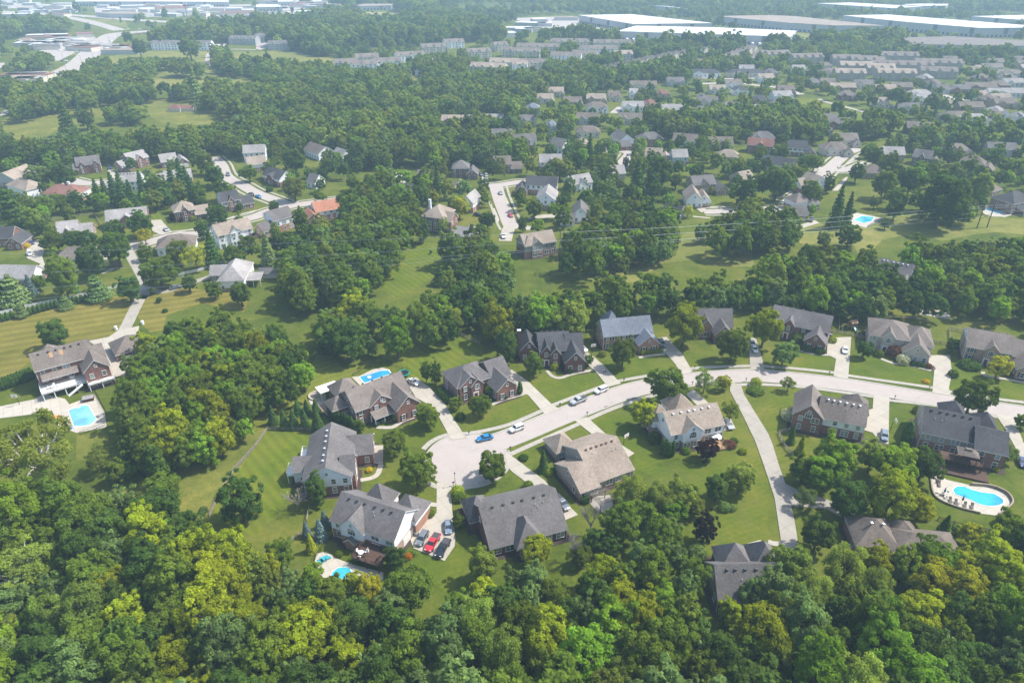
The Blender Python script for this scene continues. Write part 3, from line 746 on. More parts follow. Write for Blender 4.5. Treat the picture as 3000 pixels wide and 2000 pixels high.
D['houses'] = [
('brick_house',-145.4,181.8,36,'taupe','red_brick','red_brick',[(0,16,0,8.5,8.2,'x',12,99),(11.9,18.8,-6.6,5,6.5,'y',9.6,99),(15.7,19,-1,7,6.2,'x',10,99),(2,8,7.5,13,7.6,'hy',11,99),(1,10.5,-2.2,0.3,5.2,'s',6.4,99)],'long red brick house with a raised white rear deck and two skylights',{'vent': 'd','rear': 1,'skip': ('F0low',)}),
('detached_garage',-126.5,204,38,'taupe','red_brick','red_brick',[(-6,4.5,0,10,2.8,'hx',6.2,99)],'grey hip roofed detached garage between the driveway and the wood',{'plainw': 1}),
('white_gabled_house',-51.8,134.6,8,'grey','red_brick','white_siding',[(0,11.5,0,18.5,5.6,'y',9.2,2.8),(10,16.4,11,19,4,'x',7,99),(9,12.4,1.5,8,5.4,'x',8.6,99),(-3.3,1,5,11,4.6,'x',6.6,1)],'grey roofed house with white gable siding beside the cul-de-sac lawn',{'vent': 'w','balcony': 1}),
('brick_house',-44.6,164.3,36,'taupe','red_brick','red_brick',[(0,17.5,0,11,5.6,'x',9.5,99),(4.4,11.5,-0.6,5,5.6,'y',8.2,99),(10.3,17.4,-5.7,3,5,'y',8.3,99),(4.3,10.3,-3.2,-0.3,2.7,'p',3.9,99),(-4.6,0.4,5.5,11,4.6,'hx',7,99),(-1,6,10,17,5.4,'hy',8.6,99)],'large red brick house with brown roof and pool behind',{'sh': 'shutter','door': (4.9,-0.62),'arch': [(8.6,-0.6,6.1,1.2)]}),
('brick_house',-16.4,176.7,31,'grey','red_brick','red_brick',[(0,11.9,0,10,5.6,'hx',9.2,99),(0.5,7.6,-0.7,4,5.6,'y',8.5,99),(4.2,8,-1.2,3,5.3,'y',7.3,99),(10.3,17,-6.3,2,4.3,'y',7.2,99),(11.6,18,-1,9.4,5,'x',8.7,99)],'red brick house with grey hip roof in the middle of the near street',{'sh': 'shutter','door': (5.6,-1.22),'dish': 1,'arch': [(6.1,-1.2,4.4,1.7)]}),
('brick_house',9.1,198,6,'dark','dark_brick','dark_brick',[(0,10.2,0,12,5.6,'x',9.1,99),(7.7,14,-5.5,4,4.2,'y',7.6,99),(9,14.4,-1,10.4,4.2,'x',8.9,99),(0.6,3.6,-0.8,4,5.6,'y',7.9,99),(3.3,6.5,-2,2,5.4,'y',7.4,99),(-6,-0.3,3,11,4.6,'y',7.8,99)],'dark red brick house with charcoal roof and a front bay',{'sh': None,'door': (2.2,-0.82),'chim': (-6.2,6)}),
('brick_house',31.2,208,11,'blue','orange_brick','grey_siding',[(0,17.3,0,8.7,5.6,'x',9.5,5.6),(11,18.2,-4.9,3,3.6,'y',6.7,99),(3,8,7,13,5.6,'hy',9.7,99)],'orange brick house under a blue grey roof',{'sh': 'shutter','door': (9.5,-0.02)}),
('brick_house',66,217.7,0,'grey','orange_brick','orange_brick',[(0,11.7,0,8,4.2,'x',9,99),(4.5,10.5,-4.6,2,3.5,'y',6.5,99),(0,4,-1.5,4,5,'y',7.5,99)],'grey roofed brick house half hidden behind two yard trees',{'sh': 'shutter'}),
('brick_house',95.4,217.2,-27,'grey','red_brick','red_brick',[(-4.6,14.6,0,11,5.6,'x',9.2,99),(7.8,14.6,-5.3,4,3.6,'y',6.8,99),(0,3.4,-0.8,3,5.8,'y',7.9,99)],'red brick house with plain grey roof by the wide driveway and playset',{'sh': 'shutter','door': (1.2,-0.82)}),
('stone_house',122.1,209.3,-22,'taupe','stone','stone',[(0,12.4,0,13,5.6,'hx',9.2,99),(11,19.2,0,12.4,4.9,'hx',8.5,99),(10.4,18.2,-4.8,4,3.6,'y',7.2,99),(3.8,7.6,-1,3,6,'y',8.1,99)],'pale stone house with arched entry and brown hip roof',{'door': (5.2,-1.02),'arch': [(5.7,-1,4.8,1.7)]}),
('tan_brick_house',150.6,201.2,-24,'taupe','tan_brick','white_siding',[(0,13,0,12.6,5.6,'x',9.2,5.6),(12,23,1.5,12,4.4,'x',8,99),(14,21,-6,3,3.6,'y',6.6,99),(5,9,-0.6,3,5.8,'y',7.8,99)],'tan brick house with white gable end near the right edge',{'sh': 'shutter','door': (6.3,-0.62),'arch': [(7,-0.6,4.5,1.7)]}),
('white_house',43.2,153.2,17,'tan','taupe_brick','white_siding',[(0,16.2,0,10,5.8,'x',9.5,2.8),(3.2,9.2,-1,4,5.8,'y',8.4,2.8),(-1.5,4,7.5,13.4,5.2,'hy',8.6,2.8),(5.5,12.6,8.5,16,5.4,'hy',9.4,2.8)],'white sided house with tan roof and backyard pergola',{'vent': 'w','rear': 1,'arch': [(6.2,-1,4.9,2)]}),
('tan_house',21,136.7,27,'tan','taupe_brick','taupe_siding',[(0,11.7,0,17,3.2,'x',7.7,1.6),(-5.2,0.3,-1.4,10.8,3.2,'x',6.5,1.6),(-2.5,3.5,15,21.5,3,'hy',5.8,1.6)],'single storey tan house with vented tan roof',{'vent': 'b','rear': 1}),
('brick_house',-4.3,114.8,19,'grey','dark_brick','dark_brick',[(-0.6,18,0,16,3.3,'x',8.6,99),(-2.5,2.6,9.5,17,3.2,'hx',7.2,99),(5.2,11.4,-2.2,6,3.3,'hy',7.6,99)],'long brick house with a broad charcoal roof above the near wood',{'vent': 'd','rear': 1}),
('white_house',-41.9,121.1,-23,'grey','orange_brick','white_siding',[(0,16.8,0,10.6,5.7,'x',9.6,2.9),(3.2,9.1,-1,4,5.7,'y',9,2.9),(3,9.4,8,14,5.4,'hy',9.8,2.9),(11,17.6,8,15,4.6,'hy',8.4,2.9),(4.8,7.2,-2,-0.9,2.6,'yy',3.6,99)],'white and brick house with three cars on its rear drive',{'vent': 'd','rear': 1,'gar': ('R',[5.2,9]),'arch': [(6.15,-1,5,2)]}),
('brick_house',87.4,161.4,-22,'taupe','red_brick','white_siding',[(-1,11,0,10,5.6,'x',9.4,2.9),(-7.5,0.2,-1,10,5.6,'y',9.3,99),(5.5,12,8,14.5,5,'hy',8.6,99)],'brick house with tall arched rear windows beside the long private drive',{'vent': 'w','rear': 1,'arch': [(-3.65,-1,5.9,1.9)]}),
('brick_house',112.1,154.6,-23,'dark','red_brick','taupe_siding',[(0,13.2,0,13.5,5.6,'x',9.6,2.9),(12.4,19.6,-2.6,9,5.6,'x',8.8,99),(5.5,11.5,11,17.4,5.4,'hy',9,2.9),(13,19,7.5,15,5.2,'hy',8.8,2.9)],'dark roofed brick house above the kidney shaped pool',{'vent': 'k','rear': 1}),
('grey_house',42.7,99.7,1,'grey','dark_brick','taupe_siding',[(0,15,0,10,4,'x',8.6,2),(2.8,9.4,8.4,14.5,3.8,'hy',8.2,2),(9.8,15.5,8,15,3.6,'hy',8,2)],'grey roofed house half buried in the near trees',{'vent': 'd','rear': 1}),
('brick_house',78.4,114.9,-8,'brown','red_brick','taupe_siding',[(-0.5,8.5,0,9.5,3.8,'hx',7.6,2),(7,21.5,-2,7,3.6,'hx',6.6,2),(8,14,4,9.5,3.4,'hy',6.2,2)],'brown roofed house mostly covered by trees at lower right',{'vent': 'w','rear': 1}),
('brick_house',147.5,263,-35,'grey','red_brick','grey_siding',[(0,13,0,10,5.4,'x',9.2,2.8),(-3,3,6,13,4.6,'hx',7.6,2.8),(9,14.5,-8,3,3.6,'y',6.4,99)],'grey roofed house hidden in the wood behind the stone house',{'rear': 1,'vent': 'w'}),
('tan_house',8,288.4,24,'tan','orange_brick','taupe_siding',[(-2.6,12.5,0,9,6.2,'x',9.8,3),(0.5,5.5,-1.2,4,6.2,'y',8.6,3),(-2.6,2.4,-0.3,8.3,6.2,'hy',9.3,3)],'tan roofed house standing at the edge of the power line clearing',{'rear': 1}),
('brick_house',-43,322,-20,'tan','red_brick','red_brick',[(0,11,0,13.4,7.6,'hy',11.5,99),(9,14,2,10,5.8,'x',9,99),(-4,2,6,13,5.4,'hy',9.2,99)],'tall brick house with tan hip roof and white chimney by the clearing',{'chim': (0,9),'rear': 1,'chw': 1}),
('white_garage_house',-27.2,308.3,-19,'pale','cream_siding','cream_siding',[(0,10.6,0,8,3.2,'x',6.2,99),(3,7,5,11,3.2,'hy',6,99)],'low cream house with pale grey roof in front of the tall brick house',{}),
('white_house',146,349,20,'taupe','red_brick','white_siding',[(0,9,0,9,5,'hx',8.4,2.5),(8,14.5,-1,7,4,'hx',7,2.5)],'brown roofed white house behind two tall spruces',{'rear': 1}),
('white_house',164.5,375.5,22,'tan','orange_brick','white_siding',[(0,10.5,0,11,6,'y',10,2.8),(-3.5,1,5,13,4.6,'x',7.6,2.8)],'tan roofed house with a broad white gable near the hillside pool',{'rear': 1}),
('brick_house',255,345,24,'dark','red_brick','red_brick',[(0,16,0,12,5.8,'hx',9.6,99),(3,10,-5,0.2,2.8,'p',3.2,99)],'long dark roofed brick house with pool patio at the right edge',{'rear': 1}),
('tan_roofed_house',-280.3,389,82,'tan','red_brick','grey_siding',[(0,18,0,12,5,'x',8.6,2.8),(5.94,12.06,-0.8,4,5,'y',7.2,99)],'tan roofed brick and siding house at the left edge street',{'mid': 1}),
('tan_roofed_house',-278.9,379.8,-31,'tan','white_siding','white_siding',[(0,19.6,0,11,5,'hx',8.6,2.8)],'tan roofed white house in front at the left edge',{'mid': 1}),
('red_roofed_house',-249.4,361.3,-2,'red','orange_brick','white_siding',[(0,20.1,0,12,5.6,'hx',9.2,2.8)],'white house with a wide reddish brown roof and white chimney',{'mid': 1,'chim': (13,6),'chw': 1}),
('brick_house',-259.4,415.5,28,'grey','red_brick','red_brick',[(0,12.4,0,9.5,5.6,'x',9.2,2.8),(0.744,4.216,-0.8,4,5.6,'y',7.6,99),(8.184000000000001,11.655999999999999,-0.8,4,5.6,'y',7.6,99),(-6.3,0.4,-1.5,7,3.2,'x',6.2,99)],'red brick house with two front gables facing the far left street',{'mid': 1,'sh': 'shutter'}),
('brick_house',-232.5,425.7,55,'pale','red_brick','red_brick',[(0,12.1,0,9.5,5.6,'x',9.2,2.8),(3.993,8.107000000000001,-0.8,4,5.6,'y',7.8,99),(-6.3,0.4,-1.5,7,3.2,'x',6.2,99)],'pale roofed brick house with low left wing by the upper left street',{'mid': 1,'sh': 'shutter'}),
('brick_house',-214.9,428.4,32,'pale','red_brick','red_brick',[(0,9.4,0,9.5,4,'x',7.6,2.8),(8.4,14.9,-4.5,6,3.2,'y',6,99)],'low brick house with double white garage doors',{'mid': 1,'garf': 1}),
('white_house',-218.5,382.3,13,'pale','white_siding','white_siding',[(0,11.5,0,9.5,5.6,'x',9.2,2.8),(-6.3,0.4,-1.5,7,3.2,'x',6.2,99)],'white house seen from behind with row of spruces',{'mid': 1,'vent': 'd'}),
('grey_house',-200.3,393,21,'pale','red_brick','red_brick',[(0,16.7,0,9.5,3.6,'x',7.2,2.8)],'low grey roofed house behind the spruce row',{'mid': 1}),
('brick_house',-195.6,322.9,20,'pale','red_brick','red_brick',[(0,17.9,0,10,4.6,'x',8.2,2.8),(5.907,11.993,-0.8,4,4.6,'y',6.8,99)],'long pale grey roofed brick house with a central gable',{'mid': 1,'sh': 'shutter'}),
('brick_house',-211.6,308.9,20,'pale','red_brick','red_brick',[(0,8.4,0,9.5,4,'x',7.6,2.8),(2.7720000000000002,5.628000000000001,-0.8,4,4,'y',6.2,99),(8,14.7,-1.5,7,3.2,'x',6.2,99)],'pale roofed brick house by the rail fence garden',{'mid': 1,'sh': 'shutter','gar': ('F2',)}),
('brick_house',-166.7,333,30,'tan','red_brick','red_brick',[(0,9.6,0,10,5.6,'hx',9.2,2.8),(3.168,6.432,-0.8,4,5.6,'y',7.8,99),(9.2,15.899999999999999,-1.5,7,3.2,'x',6.2,99)],'red brick house with tan hip roof and pale driveway',{'mid': 1,'sh': 'shutter'}),
('brick_house',-148.7,348,34,'dark','orange_brick','white_siding',[(0,9.3,0,10,5.6,'x',9.2,2.8),(3.0690000000000004,6.231000000000001,-0.8,4,5.6,'y',7.8,99),(8.9,15.600000000000001,-1.5,7,3.2,'x',6.2,99)],'orange brick house with dark grey roof at the bend',{'mid': 1,'sh': 'shutter'}),
('white_house',-132.3,298.1,39,'tan','white_siding','white_siding',[(0,15.9,0,9.5,6.8,'x',10.4,2.8),(5.247000000000001,10.653,-0.8,4,6.8,'y',9,99)],'tall white house with tan roof and dark rear deck',{'mid': 1,'rear': 1}),
('grey_house',-157,289.9,19,'brown','white_siding','white_siding',[(0,15.9,0,11,4,'hx',7.6,2.8)],'grey brown hip roofed white house by the lane corner',{'mid': 1}),
('brick_house',-235.8,301.1,5,'dark','red_brick','red_brick',[(0,8,0,9,4.5,'x',8.1,2.8),(7,13.5,-4.5,6,3.2,'y',6,99)],'dark roofed brick house beside two parked cars at left',{'mid': 1}),
('grey_house',-211.4,259.3,-3,'pale','red_brick','white_siding',[(0,18.2,0,9,4,'x',7.6,2.8)],'pale roofed house with a white dormer at the left edge',{'mid': 1}),
('brown_roofed_house',-195.2,277.1,9,'brown','cream_siding','cream_siding',[(0,19.1,0,10,4,'hx',7.6,2.8)],'brown roofed house hidden behind dark yard trees',{'mid': 1}),
('white_house',-116.8,253.9,6,'pale','tan_brick','white_siding',[(0,10,0,17.6,4.8,'hy',9,1.5),(-5.4,0.5,9,16,3.6,'x',6.4,99),(9.8,15.6,3,9.5,3.2,'p',3.8,99)],'pale roofed white house with covered rear porch above the wood',{'mid': 1}),
('white_house',-169,442.3,11,'pale','white_siding','white_siding',[(0,13.1,0,9.5,6,'x',9.6,2.8)],'pale roofed white house with a rear deck behind round trees',{'mid': 1}),
('tan_roofed_house',-158,418.3,29,'tan','red_brick','white_siding',[(0,10.7,0,9.5,5,'x',8.6,2.8)],'tan roofed house at the bend beside a round tree',{'mid': 1}),
('brick_house',-144.2,400.9,-40,'dark','red_brick','white_siding',[(0,16.5,0,10,4.6,'x',8.2,2.8),(5.445,11.055000000000001,-0.8,4,4.6,'y',6.8,99)],'dark roofed brick house with white gable facing the junction',{'mid': 1}),
('white_house',-135.2,458.8,-46,'brown','white_siding','white_siding',[(0,18,0,11,4.5,'x',8.1,2.8)],'brown roofed white gabled house in the upper wood',{'mid': 1}),
('white_house',-114.7,448.8,-43,'pale','white_siding','white_siding',[(0,10.7,0,8,3.6,'x',7.2,2.8)],'small pale roofed white house in the upper wood',{'mid': 1}),
('white_house',-116.4,390.5,-29,'grey','white_siding','white_siding',[(0,6.4,0,8,3.6,'x',7.2,2.8)],'small white gabled house by the street corner bushes',{'mid': 1}),
('orange_roofed_house',-97.3,334.5,28,'orange','red_brick','white_siding',[(0,12.1,0,9,5.2,'x',8.8,2.8),(-5.5,1,-4.5,6,3.2,'y',6,99)],'white house with a bright orange roof',{'mid': 1}),
('white_house',-113.1,317.9,46,'grey','orange_brick','white_siding',[(0,10.6,0,9,6.6,'x',10.2,3.2),(-6.3,0.4,-1.5,7,3.2,'x',6.2,99)],'grey roofed white and brick house by the bright orange roof',{'mid': 1,'rear': 1}),
('brick_house',-35.3,409.7,0,'grey','red_brick','red_brick',[(0,9.7,0,10,5.6,'hx',9.2,2.8),(8.7,15.2,-4.5,6,3.2,'y',6,99)],'brick house with grey hip roof at the head of the middle street',{'mid': 1,'sh': 'shutter'}),
('brick_house',-10.5,417.8,7,'brown','red_brick','red_brick',[(0,10.2,0,9.5,5.6,'x',9.2,2.8),(3.366,6.834,-0.8,4,5.6,'y',7.8,99),(9.799999999999999,16.5,-1.5,7,3.2,'x',6.2,99)],'brick house with brown roof beside the middle street',{'mid': 1,'sh': 'shutter'}),
('grey_house',-54.1,396.8,3,'grey','grey_siding','grey_siding',[(0,9.6,0,8,3.6,'x',7.2,2.8),(3.168,6.432,-0.8,4,3.6,'y',5.800000000000001,99)],'grey cottage with a white front gable in the trees',{'mid': 1}),
('grey_house',-64.6,370.4,3,'dark','cream_siding','cream_siding',[(0,10.8,0,8,3.4,'x',7,2.8)],'dark roofed low house beside a parking court',{'mid': 1}),
('grey_house',-68.4,455.3,5,'brown','grey_siding','grey_siding',[(0,11.3,0,9,4,'hx',7.6,2.8)],'brown roofed house showing only its roof in the wood',{'mid': 1}),
('white_house',-26.4,348.9,-18,'pale','orange_brick','white_siding',[(0,6.7,0,12,5.4,'y',9,2.8)],'pale roofed white house by the middle street',{'mid': 1}),
('tan_roofed_house',-32,380.1,9,'tan','tan_brick','tan_brick',[(0,7.3,0,8,3.2,'hx',6.800000000000001,2.8)],'low tan roof beside the street corner trees',{'mid': 1}),
('white_house',2.2,471,12,'grey','red_brick','white_siding',[(0,14.5,0,9.5,6,'x',9.6,2.8),(4.785,9.715,-0.8,4,6,'y',8.2,99)],'grey roofed white and brick house above the middle street',{'mid': 1}),
('white_house',24.4,466.3,-39,'grey','white_siding','white_siding',[(0,10.7,0,10,5.6,'x',9.2,2.8)],'grey roofed white gabled house behind a yellow green tree',{'mid': 1}),
('white_house',16.8,423.2,2,'pale','red_brick','white_siding',[(0,13.5,0,9.5,5.4,'x',9,2.8),(4.455,9.045,-0.8,4,5.4,'y',7.6000000000000005,99)],'pale roofed house with brick front and white gable end',{'mid': 1}),
('brick_house',68.2,492,-76,'grey','red_brick','white_siding',[(0,16.9,0,10,5.6,'x',9.2,2.8),(15.899999999999999,22.4,-4.5,6,3.2,'y',6,99)],'tall grey roofed brick house with attached garage',{'mid': 1}),
('brick_house',86.7,478.8,13,'grey','red_brick','red_brick',[(0,16.3,0,9.5,5.4,'hx',9,2.8),(0.978,5.542000000000001,-0.8,4,5.4,'y',7.4,99),(10.758000000000001,15.322,-0.8,4,5.4,'y',7.4,99)],'grey roofed brick house with two gables by the small crossroad',{'mid': 1}),
('white_house',108.9,482.1,-19,'brown','white_siding','white_siding',[(0,16.3,0,9.5,4.6,'x',8.2,2.8)],'brown roofed white house behind a large round tree',{'mid': 1}),
('grey_house',131.1,470.3,0,'brown','tan_brick','white_siding',[(0,15.9,0,9.5,4.6,'x',8.2,2.8),(5.247000000000001,10.653,-0.8,4,4.6,'y',6.8,99)],'brown roofed house with white gable in the long row',{'mid': 1}),
('brick_house',154.8,466,-19,'red','red_brick','red_brick',[(0,16.2,0,9.5,5.4,'x',9,2.8),(5.346,10.854000000000001,-0.8,4,5.4,'y',7.6000000000000005,99)],'brick house with a reddish roof in the long row',{'mid': 1,'sh': 'shutter'}),
('tan_roofed_house',84,443,-10,'tan','tan_brick','white_siding',[(0,10.3,0,9.5,4.4,'x',8,2.8),(9.3,15.8,-4.5,6,3.2,'y',6,99)],'tan roofed house in two parts behind autumn tinted tree',{'mid': 1}),
('blue_house',99.3,432.7,3,'pale','red_brick','blue_siding',[(0,9.4,0,9,6,'x',9.6,2.8)],'pale roofed house with blue siding and brick base',{'mid': 1}),
('grey_house',55.2,404.4,11,'pale','grey_siding','grey_siding',[(0,11.6,0,9.5,3.6,'x',7.2,2.8)],'pale grey roof rising between pines and street',{'mid': 1}),
('white_house',7.5,377.9,-7,'dark','orange_brick','white_siding',[(0,17.1,0,9,5.6,'x',9.2,2.8),(-5.5,1,-4.5,6,3.2,'y',6,99)],'dark roofed white house with porch gable by the middle street',{'mid': 1}),
('white_house',12.4,352,-8,'pale','orange_brick','white_siding',[(0,10,0,15,5.6,'y',9.4,2.8)],'pale roofed white gabled house beside a red umbrella',{'mid': 1}),
('white_house',33.4,381.1,27,'pale','white_siding','white_siding',[(0,13.2,0,9,4.6,'x',8.2,2.8),(4.356,8.844,-0.8,4,4.6,'y',6.8,99)],'pale roofed white house with stone terrace',{'mid': 1}),
('white_house',30,333,-5,'grey','white_siding','white_siding',[(0,7.5,0,13,4.6,'y',8,99),(-6,1,-5,2,3,'x',5.4,99)],'grey roofed white house with a low wing among the trees',{'mid': 1}),
('white_house',91,355,-4,'tan','tan_brick','white_siding',[(0,8.5,0,14,4.6,'y',8.6,1),(6,13,2,12,3.4,'y',7,2)],'tan roofed white gabled house above the dark roofed wood edge',{'mid': 1}),
('dark_roofed_house',75.8,340.8,-32,'dark','grey_siding','grey_siding',[(0,9.2,0,8,3,'x',6.6,2.8)],'dark roof half buried in the middle wood',{'mid': 1}),
('stone_house',99.7,376.9,13,'grey','tan_brick','tan_brick',[(0,13,0,10,5.6,'x',9.2,2.8),(4.29,8.71,-0.8,4,5.6,'y',7.8,99),(12,18.5,-4.5,6,3.2,'y',6,99)],'tan brick house with many dark shutters above the small cul-de-sac',{'mid': 1,'sh': 'shutter'}),
('taupe_house',130.2,386.9,29,'tan','red_brick','taupe_siding',[(0,8.4,0,11,5,'x',8.6,2.8),(2.7720000000000002,5.628000000000001,-0.8,4,5,'y',7.2,99)],'tan roofed house with taupe gable beside the right street',{'mid': 1}),
('grey_house',129.6,443.6,-11,'tan','tan_brick','tan_brick',[(0,13.6,0,9,3.6,'hx',7.2,2.8)],'tan roofed house among trees at the right street',{'mid': 1}),
('brick_house',179.2,457.8,-14,'dark','red_brick','white_siding',[(0,11.3,0,9.5,5.6,'x',9.2,2.8),(10.3,16.8,-4.5,6,3.2,'y',6,99)],'dark roofed brick house with tall white entry',{'mid': 1,'sh': 'shutter'}),
('dark_roofed_house',152.1,426.4,-26,'dark','white_siding','white_siding',[(0,19.2,0,9,4.2,'x',7.800000000000001,2.8)],'long dark blue grey roof of a white house by the right street',{'mid': 1}),
('brick_house',233.2,441.2,-6,'pale','tan_brick','tan_brick',[(0,12.9,0,9.5,5.6,'x',9.2,2.8),(4.257000000000001,8.643,-0.8,4,5.6,'y',7.8,99)],'pale roofed tan house behind a round tree on the far right street',{'mid': 1}),
('brick_house',249.5,437.4,-34,'grey','red_brick','red_brick',[(0,10,0,9.5,5.4,'x',9,2.8),(3.3000000000000003,6.7,-0.8,4,5.4,'y',7.6000000000000005,99),(9,15.5,-4.5,6,3.2,'y',6,99)],'grey roofed brick house in the far right row',{'mid': 1,'sh': 'shutter'}),
('brick_house',272.1,425,-36,'brown','red_brick','red_brick',[(0,12.9,0,10,5.4,'hx',9,2.8),(11.9,18.4,-4.5,6,3.2,'y',6,99)],'brown roofed brick house with double gable at far right',{'mid': 1}),
('tan_roofed_house',207.2,407.7,-5,'brown','tan_brick','tan_brick',[(0,11.7,0,9,3.6,'hx',7.2,2.8)],'low brown roof beside the right street junction',{'mid': 1}),
('grey_house',140.3,333.7,7,'grey','red_brick','white_siding',[(0,6.9,0,8,3.8,'x',7.4,2.8)],'white garage house with grey roof near the boat pad',{'mid': 1}),
('tan_roofed_house',261.9,373.5,30,'brown','tan_brick','tan_brick',[(0,9.6,0,10,3,'hx',6.6,2.8)],'small brown roofed garage house at the right wood edge',{'mid': 1}),
('brick_house',299.7,415.2,0,'brown','red_brick','red_brick',[(0,8.8,0,9,3.4,'hx',7,2.8)],'brick bungalow at the far right edge',{'mid': 1}),
('garden_shed',-104.8,266.5,4,'grey','cream_siding','cream_siding',[(0,7,0,4,2.4,'x',4,99)],'tan garden shed behind the covered porch house',{'mid': 1,'nowin': 1}),
('farm_cottage',-281,592,0,'red','cream_siding','cream_siding',[(0,10,0,8,3,'hx',5.6,99),(9,20,2,8,2.6,'x',4.4,99)],'lone low cottage with a rusty brown roof in the meadow',{'mid': 1,'nowin': 1}),
]
